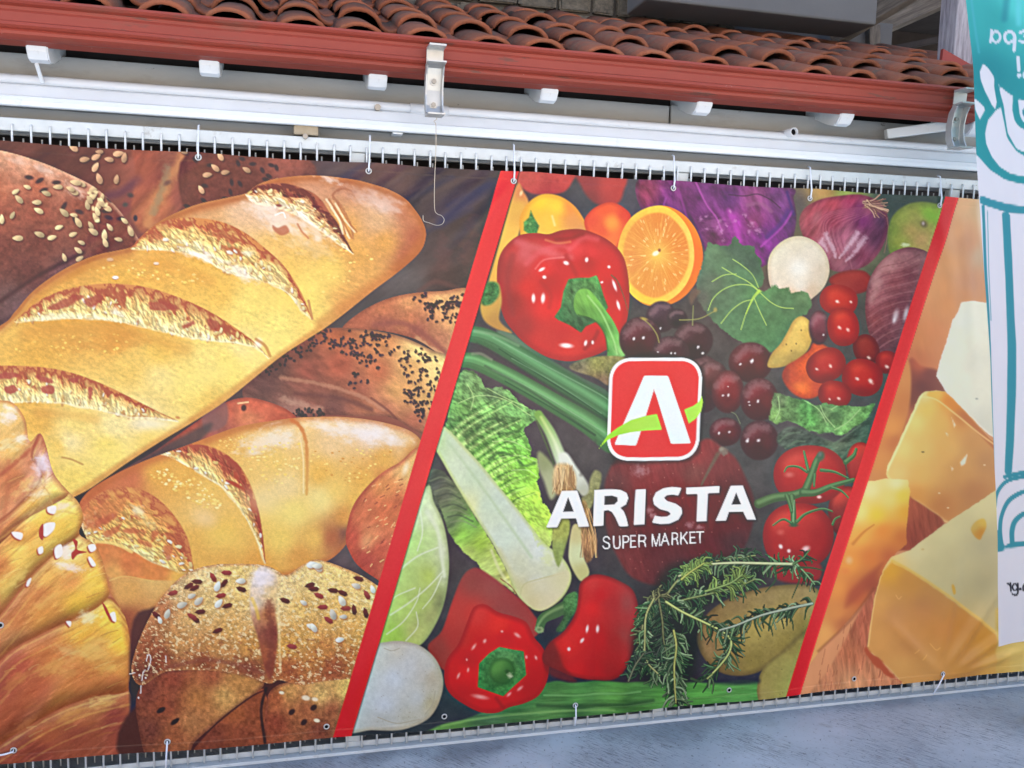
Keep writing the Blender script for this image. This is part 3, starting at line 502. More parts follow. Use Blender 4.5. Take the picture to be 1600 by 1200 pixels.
    for _ in range(44):
        x, y = rr.uniform(565, 625), rr.uniform(750, 890); stroke(B, [(x, y), (x + rr.uniform(2, 7), y - rr.uniform(1, 5))], 1.5, rr.choice(((248, 206, 140), (240, 186, 130), (150, 72, 60))), .8, .7, L)
    blob(B, 572, 848, 14, 16, (238, 186, 130), .5, 20, 1, L); blob(B, 634, 732, 6, 14, (250, 232, 200), .7, 20, .9, L)
    # ---- croissant
    C = shape(B, [(-720, 700), (-300, 650), (-60, 622), (0, 625), (22, 630), (40, 655), (46, 690), (62, 676), (72, 694), (84, 738), (108, 768), (124, 786), (131, 810), (124, 834), (150, 852), (165, 890), (172, 922), (194, 958), (204, 1000), (207, 1040), (201, 1075), (213, 1105), (216, 1180), (214, 1230), (-720, 1320)],
              [(10, 640, 244, 214, 140), (30, 660, 240, 196, 120), (20, 700, 236, 190, 110), (50, 720, 214, 140, 100), (70, 735, 236, 190, 170), (20, 745, 206, 126, 80), (-200, 900, 210, 140, 80), (-200, 1100, 166, 88, 62), (80, 1100, 160, 84, 60)], edge=(196, 118, 70), ew=5, tex=.1, tsc=8, tang=-40, tst=3, seed=9, gr=.05, pw=3)
    segs = ([[(-200, 1300), (-80, 1215), (0, 1160), (60, 1122), (120, 1096), (170, 1082), (201, 1074), (214, 1105), (217, 1180), (214, 1240)], [(30, 1160, 150, 76, 58), (60, 1135, 176, 96, 62), (110, 1110, 190, 116, 70), (160, 1092, 200, 136, 78), (200, 1085, 176, 100, 66), (180, 1120, 142, 70, 58), (120, 1150, 150, 78, 58), (205, 1150, 148, 72, 58), (60, 1180, 140, 70, 56)]],
            [[(-200, 1240), (-80, 1150), (0, 1030), (60, 990), (120, 962), (168, 932), (194, 958), (204, 1000), (207, 1040), (201, 1078), (150, 1088), (90, 1108), (30, 1142), (-80, 1220)], [(180, 965, 244, 202, 84), (130, 985, 236, 176, 76), (60, 1005, 206, 122, 72), (190, 1000, 240, 190, 76), (150, 1015, 226, 164, 90), (100, 1030, 210, 130, 76), (30, 1040, 180, 90, 66), (190, 1040, 214, 144, 76), (130, 1060, 204, 124, 72), (60, 1075, 184, 98, 66), (180, 1068, 196, 118, 70), (100, 1095, 196, 126, 72), (20, 1120, 170, 90, 62), (0, 1070, 166, 84, 64)]],
            [[(-200, 1140), (-80, 1062), (-30, 992), (10, 946), (50, 896), (90, 858), (124, 834), (150, 852), (165, 890), (172, 926), (150, 950), (110, 968), (60, 992), (10, 1020), (-80, 1100)], [(120, 850, 246, 214, 126), (100, 876, 240, 196, 116), (145, 870, 236, 176, 86), (70, 895, 230, 170, 86), (110, 905, 224, 150, 82), (150, 910, 242, 194, 82), (60, 930, 212, 132, 76), (20, 955, 206, 124, 74), (125, 940, 240, 186, 76), (160, 935, 238, 180, 76), (80, 965, 222, 148, 76), (20, 1000, 206, 136, 86), (-20, 1010, 190, 112, 76)]],
            [[(-200, 1020), (-80, 930), (-40, 882), (0, 836), (40, 800), (80, 764), (108, 767), (126, 787), (131, 812), (122, 838), (90, 862), (50, 898), (10, 948), (-30, 996), (-120, 1050)], [(85, 775, 246, 210, 100), (112, 790, 246, 214, 112), (120, 815, 242, 196, 90), (60, 800, 240, 196, 86), (95, 825, 240, 190, 86), (20, 835, 226, 152, 80), (60, 840, 230, 164, 80), (30, 865, 238, 192, 96), (80, 855, 238, 192, 96), (0, 880, 216, 136, 76), (20, 920, 232, 184, 94), (-20, 950, 206, 130, 78)]],
            [[(-200, 900), (-60, 850), (0, 812), (40, 778), (66, 742), (50, 712), (62, 676), (74, 698), (86, 740), (108, 770), (80, 790), (40, 812), (0, 850), (-100, 930)], [(64, 690, 226, 150, 104), (74, 725, 240, 206, 200), (60, 735, 236, 190, 176), (90, 762, 244, 206, 110), (40, 780, 232, 176, 84), (0, 810, 210, 128, 76)]])
    for sp, cs in segs:
        cs = [q[:2] + (min(255, q[2] * 1.05), min(255, q[3] * 1.09), min(255, q[4] * 1.1)) for q in cs]
        k = shape(B, sp, cs, edge=(176, 96, 60), ew=9, tex=.06, tsc=7, tang=-36, tst=4.5, seed=len(cs), gr=.05, pw=3, clip=C, dome=26, dl=(-.5, -.8))
        g = k.r; X, Y = B.X[g], B.Y[g]; f = fbm(X, Y, 5, 4, -34, 5, 31 + len(cs)); gl = sst(.25, .8, f) * k.m * .32 * sst(0, 14, k.d)
        B.C[g] = B.C[g] * (1 - gl[..., None]) + np.minimum(B.C[g] * 1.22 + 16, 255) * gl[..., None]
        gl = sst(.3, .9, -f) * k.m * .28; B.C[g] = B.C[g] * (1 - gl[..., None]) + B.C[g] * np.array((.84, .72, .66)) * gl[..., None]
        e = [q for q in sp[1:-1] if q[0] > -100][:6]; stroke(B, e, 5, (150, 76, 54), .45, 1, C)
        for j, (dd, cc, aa) in enumerate(((7, (250, 218, 130), .35), (15, (176, 100, 58), .25), (24, (248, 206, 110), .3), (36, (180, 104, 62), .22), (48, (244, 200, 110), .22))): stroke(B, [(x + dd * .35, y + dd) for x, y in e], 4, cc, aa, 1, k, tex=.5, tsc=12)
    q = random.Random(77)                                 # flaky golden layers
    for x, y, rx, ry, a, c in ((95, 800, 40, 16, -36, (252, 226, 130)), (60, 845, 46, 14, -38, (250, 216, 120)), (30, 900, 40, 12, -42, (248, 214, 120)), (115, 880, 36, 18, -30, (252, 222, 130)), (140, 915, 30, 14, -24, (250, 212, 100)), (70, 940, 46, 12, -34, (236, 184, 100)), (165, 960, 34, 14, -20, (252, 216, 100)), (150, 1010, 46, 18, -14, (246, 206, 116)), (90, 1040, 50, 16, -22, (236, 180, 100)), (165, 1045, 34, 12, -10, (240, 190, 100)), (110, 1115, 46, 12, -24, (226, 166, 92)), (160, 1100, 36, 8, -12, (236, 190, 110)), (40, 760, 36, 14, -40, (248, 214, 130)), (30, 1060, 40, 14, -34, (206, 136, 80)), (40, 1130, 40, 10, -34, (190, 120, 74))): flour(B, x, y, rx, ry, a, .75, c, int(x * 3 + y), C, 5, .1)
    for _ in range(80):
        x, y = q.uniform(-10, 205), q.uniform(690, 1150); an = math.radians(-36 + 22 * (y - 690) / 460 + q.uniform(-12, 12)); l = q.uniform(14, 34); k = max(0, 1 - max(0, y - 900) / 420); c = q.choice(((252, 232, 150), (248, 212, 116), (180, 104, 60), (206, 132, 72)))
        p0 = (x, y); p1 = (x + l * math.cos(an) * .5 + q.uniform(-1, 1), y + l * math.sin(an) * .5 - 1); p2 = (x + l * math.cos(an), y + l * math.sin(an)); stroke(B, [p0, p1, p2], q.uniform(1.8, 3.4), [v * (.72 + .28 * k) for v in c], .32, 1, C, 1)
    stroke(B, [(-40, 770), (10, 735), (50, 700), (64, 682)], 8, (186, 92, 66), .6, 1.0, C, tex=.35, tsc=8); stroke(B, [(0, 830), (10, 790), (14, 720)], 10, (196, 110, 74), .4, 1.0, C, tex=.35)
    flour(B, 14, 650, 18, 20, 20, .9, (252, 244, 250), 81, C, 6); flour(B, 14, 695, 28, 16, -20, .8, (250, 240, 190), 82, C, 5); flour(B, 34, 685, 14, 12, 0, .8, (255, 250, 240), 83, C, 5); flour(B, 66, 725, 18, 22, 20, .9, (246, 232, 244), 84, C, 6); flour(B, 62, 772, 22, 10, -20, .75, (255, 246, 220), 85, C, 5); flour(B, 98, 792, 20, 12, -20, .8, (252, 232, 224), 86, C, 6); flour(B, 60, 800, 40, 12, -30, .35, (252, 240, 160), 87, C, 6)
    flour(B, 104, 862, 24, 14, -10, .95, (255, 246, 246), 88, C, 6); flour(B, 112, 885, 28, 9, 10, .9, (252, 238, 240), 89, C, 5); flour(B, 138, 962, 26, 14, -25, .9, (250, 246, 200), 90, C, 5); flour(B, 60, 755, 30, 8, -30, .6, (255, 250, 200), 95, C, 5); flour(B, 110, 1015, 34, 12, 15, .5, (240, 214, 140), 91, C, 5); flour(B, 150, 1020, 36, 18, 20, .45, (236, 196, 110), 92, C, 6); flour(B, 160, 1092, 26, 7, -10, .7, (240, 214, 130), 93, C, 4); flour(B, 100, 1048, 40, 14, 5, .4, (232, 180, 100), 94, C, 5)
    for p in ([(70, 818), (86, 816), (84, 828), (72, 838), (66, 830)], [(20, 830), (36, 832), (34, 842), (24, 838)], [(60, 856), (67, 853), (68, 862), (62, 865)], [(138, 852), (148, 850), (150, 858), (142, 862)], [(172, 958), (180, 955), (182, 970), (174, 966)], [(138, 872), (142, 870), (150, 882), (144, 884)], [(44, 906), (50, 902), (46, 914), (42, 914)], [(104, 970), (112, 970), (110, 978)], [(75, 792), (88, 790), (86, 802), (76, 800)], [(86, 856), (96, 850), (98, 866), (88, 872)]):
        shape(B, [(x - 2, y + 2) for x, y in p], [(176, 80, 62)], soft=1.6, clip=C, alpha=.8); shape(B, p, [(250, 240, 232)], soft=1.4, clip=C)
    for p in ([(114, 842), (122, 846), (121, 858), (136, 862), (122, 866), (114, 874), (112, 864), (118, 856)], [(160, 940), (166, 946), (172, 958), (176, 968), (168, 960)], [(62, 826), (68, 818), (68, 842), (62, 838)]): shape(B, p, [(190, 84, 66)], soft=1.4, clip=C)
    # ---- seeded rolls at the bottom
    shape(B, [(205, 985), (235, 950), (250, 960), (222, 1040), (225, 1100), (216, 1190), (206, 1190)], [(210, 1000, 104, 66, 58), (215, 1060, 74, 64, 60), (216, 1130, 56, 54, 76)], soft=4)
    shape(B, [(215, 1100), (420, 1040), (580, 1060), (540, 1160), (215, 1200)], [(90, 56, 50)], soft=4)
    L1 = shape(B, [(214, 1086), (232, 1060), (270, 1045), (330, 1041), (385, 1052), (412, 1064), (404, 1080), (370, 1106), (330, 1136), (300, 1164), (300, 1190), (236, 1190), (216, 1130)], [(230, 1080, 130, 72, 58), (270, 1060, 150, 78, 58), (330, 1055, 166, 96, 66), (370, 1065, 196, 140, 82), (350, 1085, 206, 160, 96), (310, 1090, 186, 124, 74), (260, 1100, 148, 80, 58), (300, 1125, 190, 130, 84), (270, 1150, 166, 100, 68), (235, 1140, 120, 70, 58)], edge=(110, 64, 54), ew=6, tex=.14, tsc=5, gr=.1)
    shape(B, [(306, 1164), (340, 1130), (390, 1092), (414, 1080), (416, 1170), (310, 1190)], [(330, 1150, 130, 72, 56), (370, 1110, 168, 98, 62), (400, 1110, 150, 84, 58), (380, 1150, 146, 80, 58)], soft=1.5, tex=.15, tsc=6, gr=.08); stroke(B, [(300, 1170), (340, 1128), (390, 1090), (414, 1078)], 3.5, (84, 48, 48), .8, .8)
    for x, y, a in ((252, 1108, -30), (274, 1125, -35)): blob(B, x, y, 9, 4.5, (66, 48, 48), .95, a, .4, L1)
    L2 = shape(B, [(416, 1100), (424, 1078), (448, 1066), (500, 1060), (548, 1052), (600, 1040), (580, 1160), (430, 1164), (414, 1140)], [(430, 1090, 176, 100, 66), (450, 1080, 206, 154, 92), (500, 1085, 226, 186, 116), (540, 1075, 226, 186, 110), (430, 1130, 150, 78, 58), (480, 1110, 170, 104, 70), (520, 1110, 160, 96, 68), (500, 1140, 130, 74, 58)], edge=(120, 66, 54), ew=5, tex=.16, tsc=5, gr=.1)
    stroke(B, [(416, 1075), (408, 1110), (414, 1160)], 6, (60, 44, 44), .8, .8)
    L3 = shape(B, [(206, 1050), (212, 1016), (232, 968), (258, 926), (290, 896), (330, 882), (380, 880), (420, 884), (446, 898), (470, 884), (490, 874), (510, 877), (540, 888), (566, 900), (590, 915), (620, 940), (590, 1050), (540, 1060), (500, 1064), (470, 1070), (436, 1062), (420, 1068), (380, 1054), (320, 1046), (260, 1048), (222, 1070)],
               [(225, 1010, 168, 102, 70), (250, 950, 186, 124, 84), (280, 920, 226, 190, 136), (320, 900, 236, 204, 146), (370, 890, 240, 206, 130), (330, 940, 230, 196, 130), (300, 970, 220, 176, 114), (380, 930, 236, 198, 124), (360, 980, 218, 172, 104), (280, 1000, 206, 152, 94), (330, 1010, 202, 148, 90), (250, 1030, 150, 84, 60), (390, 1010, 206, 150, 84), (320, 1035, 158, 92, 62), (390, 1045, 142, 82, 60), (230, 1050, 128, 74, 58),
                (405, 920, 246, 232, 210), (410, 960, 226, 190, 130), (440, 930, 240, 210, 150), (480, 900, 236, 206, 140), (520, 900, 236, 206, 134), (560, 925, 234, 200, 130), (470, 950, 230, 190, 116), (530, 960, 228, 186, 112), (480, 990, 220, 172, 100), (550, 990, 222, 172, 98), (450, 1010, 220, 166, 88), (500, 1020, 200, 138, 78), (560, 1025, 186, 120, 70), (450, 1045, 176, 104, 66), (520, 1045, 166, 96, 64)],
               edge=(190, 128, 84), ew=4, tex=.15, tsc=4, seed=13, gr=.12, pw=3)
    g = B.sub(206, 874, 600, 1070); X, Y = B.X[g], B.Y[g]; cm = clipmask(L3, g, X.shape)
    k = (cm * sst(.3, .6, fbm(X, Y, 3.2, 3, 20, 1.5, 41)) * .6)[..., None]; B.C[g] = B.C[g] * (1 - k) + np.array((250, 232, 186.)) * k
    k = (cm * sst(.3, .7, fbm(X, Y, 5, 3, 0, 1.5, 43)) * sst(960, 1040, Y) * .6)[..., None]; B.C[g] = B.C[g] * (1 - k) + np.array((150, 84, 58.)) * k
    shape(B, [(404, 886), (424, 890), (434, 905), (430, 950), (434, 1000), (424, 1062), (412, 1040), (404, 1000), (392, 960), (392, 920)], [(405, 905, 240, 228, 220), (400, 940, 236, 216, 190), (425, 930, 236, 206, 150), (418, 960, 190, 124, 82), (425, 990, 140, 76, 64), (415, 1020, 166, 96, 66), (424, 1040, 150, 80, 60)], soft=3, clip=L3, tex=.1, tsc=5)
    flour(B, 408, 905, 20, 30, 10, .85, (248, 240, 250), 101, L3, 7); stroke(B, [(394, 935), (400, 950), (404, 966)], 7, (240, 200, 90), .6, .9, L3); stroke(B, [(434, 930), (436, 970), (438, 1050)], 5, (246, 226, 176), .5, 1, L3, tex=.4); stroke(B, [(420, 940), (424, 1000), (420, 1050)], 14, (134, 76, 62), .6, 1, L3, tex=.4)
    stroke(B, [(260, 1042), (320, 1030), (380, 1040), (412, 1052)], 10, (140, 80, 66), .5, 1.0, L3)
    for p, q in (((354, 894, 5), 0), ((333, 901, 60), 0), ((350, 911, -50), 0), ((345, 930, -10), 0), ((355, 946, -15), 0), ((313, 955, -5), 0), ((305, 966, 40), 0), ((377, 920, 20), 0), ((304, 918, -25), 0), ((308, 908, 5), 0), ((300, 962, 30), 0), ((520, 922, 8), 0), ((498, 930, 25), 0), ((484, 914, -15), 0), ((490, 920, 0), 0), ((535, 926, 25), 0), ((445, 938, 20), 0), ((504, 948, 0), 0), ((540, 950, 0), 0), ((553, 952, 80), 0), ((573, 929, 60), 0), ((571, 957, 75), 0), ((513, 968, 35), 0), ((456, 1010, 10), 0), ((560, 904, 15), 0), ((270, 926, -15), 0), ((295, 915, -30), 0), ((244, 960, 40), 0), ((340, 985, -20), 0)):
        x, y, a = p; v = (118, 54, 54) if (int(x) % 3) else (164, 84, 74)
        blob(B, x + 1, y + 2, 9, 4.5, (150, 100, 66), .5, a, .7, L3); ca, sa = math.cos(math.radians(a)), math.sin(math.radians(a))
        shape(B, [(x + u * ca - w * sa, y + u * sa + w * ca) for u, w in ((-9, 0), (-4, -3.6), (5, -4), (9, -.5), (6, 3.4), (-3, 3.6))], [(x, y - 3) + tuple(q * 1.15 for q in v), (x, y + 4) + tuple(q * .8 for q in v)], smooth=False, soft=1.4, clip=L3)
    seeds(B, [(376, 907, 0), (340, 915, 110), (342, 942, 130), (474, 941, 30), (534, 938, 60), (520, 959, 70), (556, 915, 20), (486, 978, 20), (536, 963, 0), (531, 999, 170), (311, 938, 140), (285, 944, 160), (262, 958, 110), (250, 968, 70), (300, 930, 160), (488, 882, 170), (497, 888, 20), (490, 980, 60), (582, 920, 70)], (246, 236, 214), 7.5, 4.5, 5, (170, 112, 70), L3)
    for x, y, s in ((440, 1082, 5), (495, 1125, 6), (478, 1090, 8), (492, 1092, 6)): blob(B, x, y, s, s * .6, (244, 226, 196), .9, 10, .5, L2)
    for x, y in ((456, 1112), (490, 1105), (475, 1128)): blob(B, x, y, 7, 5, (70, 46, 46), .9, -40, .5, L2)
    seeds(B, [(495, 884, 0)], (250, 240, 220), 9, 5, 3, (170, 112, 70), L3)
    # scuffs on the vinyl
    for p in ([(231, 1024), (234, 1022), (236, 1030), (232, 1045)], [(229, 1032), (231, 1022)], [(222, 1062), (224, 1050), (227, 1046)], [(221, 1070), (220, 1082)], [(203, 1052), (211, 1050)], [(259, 1024), (260, 1034)]): stroke(B, p, 1.4, (232, 232, 236), .9, .6)
    for x, y in ((218, 1054), (228, 1058), (217, 1089)): blob(B, x, y, 1.6, 2, (240, 240, 244), .9, 0, .5)
def ell(x, y, rx, ry, ang=0, n=14, p=2.0):
    c, s = math.cos(math.radians(ang)), math.sin(math.radians(ang)); o = []
    for k in range(n):
        t = 2 * math.pi * k / n; u = rx * math.copysign(abs(math.cos(t)) ** (2 / p), math.cos(t)); v = ry * math.copysign(abs(math.sin(t)) ** (2 / p), math.sin(t))
        o.append((x + u * c - v * s, y + u * s + v * c))
    return o
def paint_veg(pr):
    B = pr
    V = shape(B, [(796, 150), (811, 268), (550, 1143), (545, 1200), (1228, 1200), (1232, 1083), (1477, 308), (1490, 150)],
          [(850, 285, 96, 70, 72), (900, 320, 72, 70, 76), (985, 300, 80, 74, 84), (1240, 320, 86, 78, 80), (1290, 300, 190, 150, 96), (1320, 300, 150, 160, 90), (1390, 305, 78, 88, 84), (1440, 310, 70, 84, 76), (980, 480, 78, 72, 72), (1100, 600, 78, 72, 72), (900, 640, 82, 76, 76), (880, 700, 84, 78, 78),
           (1200, 720, 82, 78, 78), (1180, 850, 78, 72, 72), (940, 850, 80, 72, 74), (710, 900, 80, 72, 72), (860, 1060, 56, 56, 68), (1020, 950, 70, 64, 66), (1000, 1040, 60, 54, 58), (680, 1120, 62, 70, 74), (1280, 500, 84, 72, 74), (1330, 690, 82, 84, 82), (1170, 1060, 60, 62, 70)], smooth=False, tex=.1, tsc=20)
    # back row
    shape(B, [(800, 262), (895, 262), (893, 285), (880, 300), (855, 304), (830, 302), (812, 290)], [(830, 275, 196, 82, 76), (880, 275, 192, 74, 72), (860, 295, 178, 66, 66)], soft=3, tex=.05, clip=V)
    shape(B, [(902, 268), (975, 272), (974, 300), (965, 318), (945, 324), (922, 312), (908, 292)], [(920, 285, 150, 62, 66), (950, 290, 188, 70, 68), (960, 305, 178, 66, 64), (920, 310, 130, 60, 62)], soft=4, clip=V)
    L = shape(B, [(806, 290), (818, 300), (826, 320), (815, 350), (806, 380), (795, 425), (785, 450), (760, 460), (780, 380)], [(815, 300, 216, 132, 84), (812, 325, 226, 172, 80), (795, 370, 238, 184, 86), (785, 420, 232, 168, 80)], soft=2.5, clip=V)
    blob(B, 814, 302, 3, 6, (250, 226, 180), .7, 20, .9, L)
    L = shape(B, [(812, 362), (812, 340), (824, 318), (846, 304), (872, 306), (895, 320), (910, 340), (918, 360), (905, 385), (850, 385), (816, 380)], [(820, 345, 236, 180, 66), (845, 315, 250, 206, 60), (870, 318, 246, 190, 60), (860, 345, 246, 196, 74), (895, 345, 226, 150, 84), (905, 365, 216, 140, 92), (885, 325, 234, 140, 70), (835, 365, 240, 190, 80)], soft=1.6, edge=(226, 150, 60), ew=7, clip=V)
    blob(B, 868, 325, 20, 14, (252, 214, 70), .8, 20, 1, L); stroke(B, [(862, 338), (866, 352)], 5, (250, 226, 150), .6, 1, L)
    L = shape(B, [(818, 347), (826, 340), (829, 329), (834, 340), (840, 350), (842, 353), (838, 366), (826, 366), (818, 360)], [(824, 345, 92, 142, 74), (835, 355, 70, 120, 66)], smooth=False, soft=2, tex=.25, tsc=4, clip=V); blob(B, 828, 350, 3, 3, (140, 180, 110), .7, 0, .9, L)
    L = shape(B, [(912, 350), (922, 330), (940, 319), (956, 316), (974, 324), (986, 340), (975, 370), (960, 390), (930, 385)], [(925, 345, 226, 84, 60), (945, 325, 234, 92, 56), (975, 335, 220, 74, 56), (955, 350, 246, 140, 66), (940, 360, 230, 90, 60), (960, 375, 240, 120, 66)], soft=1.6, edge=(190, 60, 52), ew=5, clip=V); blob(B, 956, 348, 14, 16, (252, 156, 70), .8, 0, 1, L)
    # red cabbage
    L = shape(B, [(1000, 278), (1100, 278), (1232, 292), (1240, 310), (1244, 340), (1238, 372), (1224, 395), (1195, 415), (1170, 420), (1110, 400), (1080, 350), (1040, 330), (1004, 330)], [(1010, 300, 140, 60, 90), (1050, 300, 122, 56, 116), (1110, 300, 112, 54, 116), (1100, 330, 118, 54, 118), (1090, 350, 104, 48, 94), (1140, 310, 104, 52, 118), (1180, 310, 138, 70, 122), (1220, 310, 110, 60, 120), (1150, 350, 164, 58, 160), (1180, 345, 140, 60, 116), (1200, 365, 118, 44, 132), (1210, 390, 128, 50, 134), (1235, 340, 92, 50, 112), (1110, 375, 110, 56, 94), (1180, 400, 116, 50, 116)], soft=1.6, tex=.22, tsc=9, tang=60, tst=2.2, clip=V, edge=(84, 50, 80), ew=6)
    for p, w, c, a in (([(1088, 285), (1105, 320), (1120, 340), (1128, 360)], 4, (180, 84, 176), .7), ([(1060, 295), (1068, 320), (1075, 345)], 5, (156, 66, 150), .5), ([(1140, 330), (1150, 350), (1155, 375)], 12, (186, 70, 180), .7), ([(1238, 330), (1222, 355), (1190, 385)], 5, (176, 74, 178), .7), ([(1140, 304), (1165, 306), (1185, 303), (1205, 312), (1220, 325)], 2.5, (70, 36, 70), .7), ([(1230, 300), (1236, 320), (1240, 335)], 6, (66, 44, 112), .7), ([(1200, 370), (1220, 350), (1232, 330)], 10, (86, 44, 130), .6), ([(1040, 310), (1036, 325), (1046, 335)], 4, (170, 90, 170), .5), ([(1170, 320), (1190, 318), (1206, 330)], 8, (156, 96, 140), .5)):
        stroke(B, p, w, c, a, 1, L)
    for x, y, s in ((1096, 342, 5), (1104, 338, 4), (1126, 345, 5), (1122, 355, 5), (1136, 352, 4), (1142, 330, 4), (1176, 350, 7), (1185, 360, 8), (1172, 362, 6), (1128, 362, 6), (1130, 376, 5), (1150, 345, 4), (1105, 358, 4), (1165, 336, 5)): blob(B, x, y, s, s * .7, (206, 150, 196), .5, (x * 7) % 180, 1, L, .5, 3)
    flour(B, 1120, 352, 36, 18, 0, .45, (196, 110, 180), 7, L, 5)
    # white turnip, onions, green apple on top right
    L = shape(B, [(1248, 346), (1256, 326), (1280, 312), (1310, 306), (1345, 304), (1372, 314), (1386, 334), (1388, 358), (1378, 388), (1358, 412), (1330, 424), (1300, 422), (1272, 396), (1254, 370)], [(1265, 330, 168, 80, 92), (1300, 316, 190, 82, 96), (1330, 312, 168, 70, 98), (1345, 325, 122, 58, 104), (1350, 345, 126, 58, 108), (1300, 345, 160, 70, 92), (1270, 360, 156, 78, 90), (1320, 370, 166, 96, 120), (1290, 385, 176, 116, 132), (1330, 380, 186, 130, 150), (1310, 405, 156, 96, 108), (1345, 400, 128, 66, 86), (1370, 370, 96, 58, 80), (1380, 345, 96, 66, 90), (1355, 320, 150, 96, 100)], soft=1.8, edge=(120, 66, 76), ew=7, tex=.14, tsc=6, tang=-55, tst=4, clip=V)
    for k in range(16):
        t = k / 15; stroke(B, [(1355 + 6 * t, 322 + 10 * t), (1300 - 40 * t + 60 * t * t, 330 + 30 * t), (1262 + 70 * t, 352 + 68 * t)], 2.2, (200, 124, 144) if k % 2 else (124, 56, 84), .25, 1, L, tex=.4)
    for p in ([(1290, 368), (1300, 385), (1306, 402)], [(1340, 365), (1326, 385), (1312, 402)], [(1350, 374), (1338, 392), (1322, 408)], [(1283, 378), (1292, 392)]): stroke(B, p, 12, (226, 200, 216), .5, 1, L, 5, tex=.5, tsc=4)
    blob(B, 1275, 340, 10, 14, (196, 130, 140), .4, 30, 1, L)
    rr = random.Random(3)
    for k in range(34): a = rr.uniform(-60, 70); l = rr.uniform(14, 30); stroke(B, [(1352 + rr.uniform(-4, 6), 316 + rr.uniform(-4, 10)), (1365 + rr.uniform(-3, 3), 320 + a * .15), (1360 + l * math.cos(math.radians(a)), 322 + l * math.sin(math.radians(a)))], 1.8, rr.choice(((190, 150, 128), (150, 108, 96), (214, 176, 150), (120, 84, 84))), .85, .8, clip=V)
    stroke(B, [(1386, 340), (1388, 360), (1382, 395)], 2, (150, 110, 96), .7, .8, clip=V)
    L = shape(B, [(1388, 385), (1390, 350), (1404, 328), (1430, 316), (1462, 318), (1490, 330), (1470, 400), (1440, 410), (1400, 405)], [(1395, 360, 132, 150, 70), (1410, 340, 150, 160, 78), (1450, 330, 142, 176, 66), (1435, 345, 162, 160, 84), (1425, 360, 186, 160, 92), (1440, 375, 196, 156, 98), (1410, 380, 156, 162, 76), (1450, 395, 186, 150, 92), (1400, 395, 120, 140, 66)], soft=2.5, edge=(110, 124, 66), ew=8, tex=.06, tsc=5, clip=V)
    blob(B, 1455, 338, 16, 12, (140, 190, 70), .6, 30, 1, L); blob(B, 1444, 350, 8, 7, (96, 76, 66), .7, 30, .9, L); blob(B, 1443, 349, 3, 4, (206, 190, 176), .8, 0, .9, L); flour(B, 1414, 382, 9, 5, 0, .8, (244, 250, 220), 3, L, 4)
    shape(B, [(1296, 440), (1306, 428), (1330, 422), (1352, 424), (1364, 440), (1352, 456), (1320, 460)], [(1310, 435, 160, 62, 56), (1335, 430, 166, 66, 60), (1345, 445, 150, 56, 54)], soft=2, clip=V, edge=(120, 56, 56), ew=5)
    L = shape(B, [(1353, 470), (1358, 440), (1372, 414), (1395, 394), (1422, 386), (1450, 394), (1460, 410), (1430, 560), (1405, 585), (1380, 565), (1362, 530), (1354, 500)], [(1370, 440, 170, 112, 116), (1390, 415, 186, 130, 130), (1410, 400, 166, 112, 114), (1435, 395, 146, 94, 98), (1400, 440, 150, 82, 88), (1375, 465, 168, 104, 108), (1420, 430, 128, 66, 76), (1390, 480, 136, 74, 80), (1365, 500, 146, 78, 80), (1410, 470, 120, 64, 74), (1400, 500, 132, 80, 88), (1380, 530, 118, 68, 74), (1400, 550, 104, 64, 70), (1420, 500, 126, 76, 88)], soft=1.5, edge=(112, 66, 70), ew=7, clip=V, tex=.08, tsc=5)
    for k in range(18):
        y = 412 + k * 8; stroke(B, [(1357 + 22 * max(0, .5 - k / 18), y + 12), (1382, y + 4 - k * .8), (1412, y - 8 - k * 1.2 + 6), (1436, y - 14)], 3, (190, 132, 132) if k % 2 else (112, 60, 66), .3, 1, L, tex=.6, tsc=7)
    for x, y, rx, ry in ((1400, 494, 6, 14), (1416, 490, 5, 14), (1398, 500, 3, 6)): blob(B, x, y, rx, ry, (236, 220, 224), .7, 15, 1, L)
    for p in ([(1366, 440), (1380, 412), (1398, 398)], [(1362, 470), (1374, 440)]): stroke(B, p, 14, (206, 156, 152), .4, 1, L)
    L = shape(B, [(1200, 425), (1202, 402), (1214, 384), (1234, 371), (1256, 370), (1278, 381), (1292, 400), (1296, 425), (1288, 448), (1272, 464), (1255, 475), (1230, 472), (1206, 452)], [(1220, 400, 226, 218, 200), (1245, 380, 222, 212, 192), (1275, 395, 226, 216, 200), (1248, 420, 240, 238, 230), (1215, 430, 226, 216, 196), (1285, 425, 216, 200, 180), (1250, 445, 236, 230, 216), (1240, 462, 214, 190, 156), (1270, 455, 210, 186, 160)], soft=1.5, edge=(196, 176, 150), ew=6, tex=.025, tsc=7, gr=.03, clip=V)
    # orange half
    shape(B, [(968, 400), (974, 366), (992, 338), (1016, 324), (1040, 322), (1066, 333), (1086, 356), (1097, 386), (1096, 420), (1080, 452), (1056, 472), (1026, 479), (1000, 472), (980, 448)], [(1000, 340, 236, 130, 50), (1080, 350, 240, 132, 44), (1095, 400, 238, 120, 44), (1070, 460, 226, 124, 48), (1010, 475, 226, 150, 56), (975, 400, 236, 150, 60)], soft=1.4, clip=V)
    L = shape(B, [(964, 400), (970, 366), (986, 340), (1010, 325), (1034, 322), (1058, 334), (1076, 358), (1084, 388), (1082, 420), (1068, 450), (1044, 470), (1018, 476), (990, 464), (972, 436)], [(970, 370, 240, 180, 80), (1030, 328, 250, 196, 80), (1075, 380, 250, 200, 96), (1060, 450, 250, 202, 90), (1010, 470, 248, 200, 74), (975, 430, 250, 200, 80)], soft=1.4, clip=V, tex=.04)
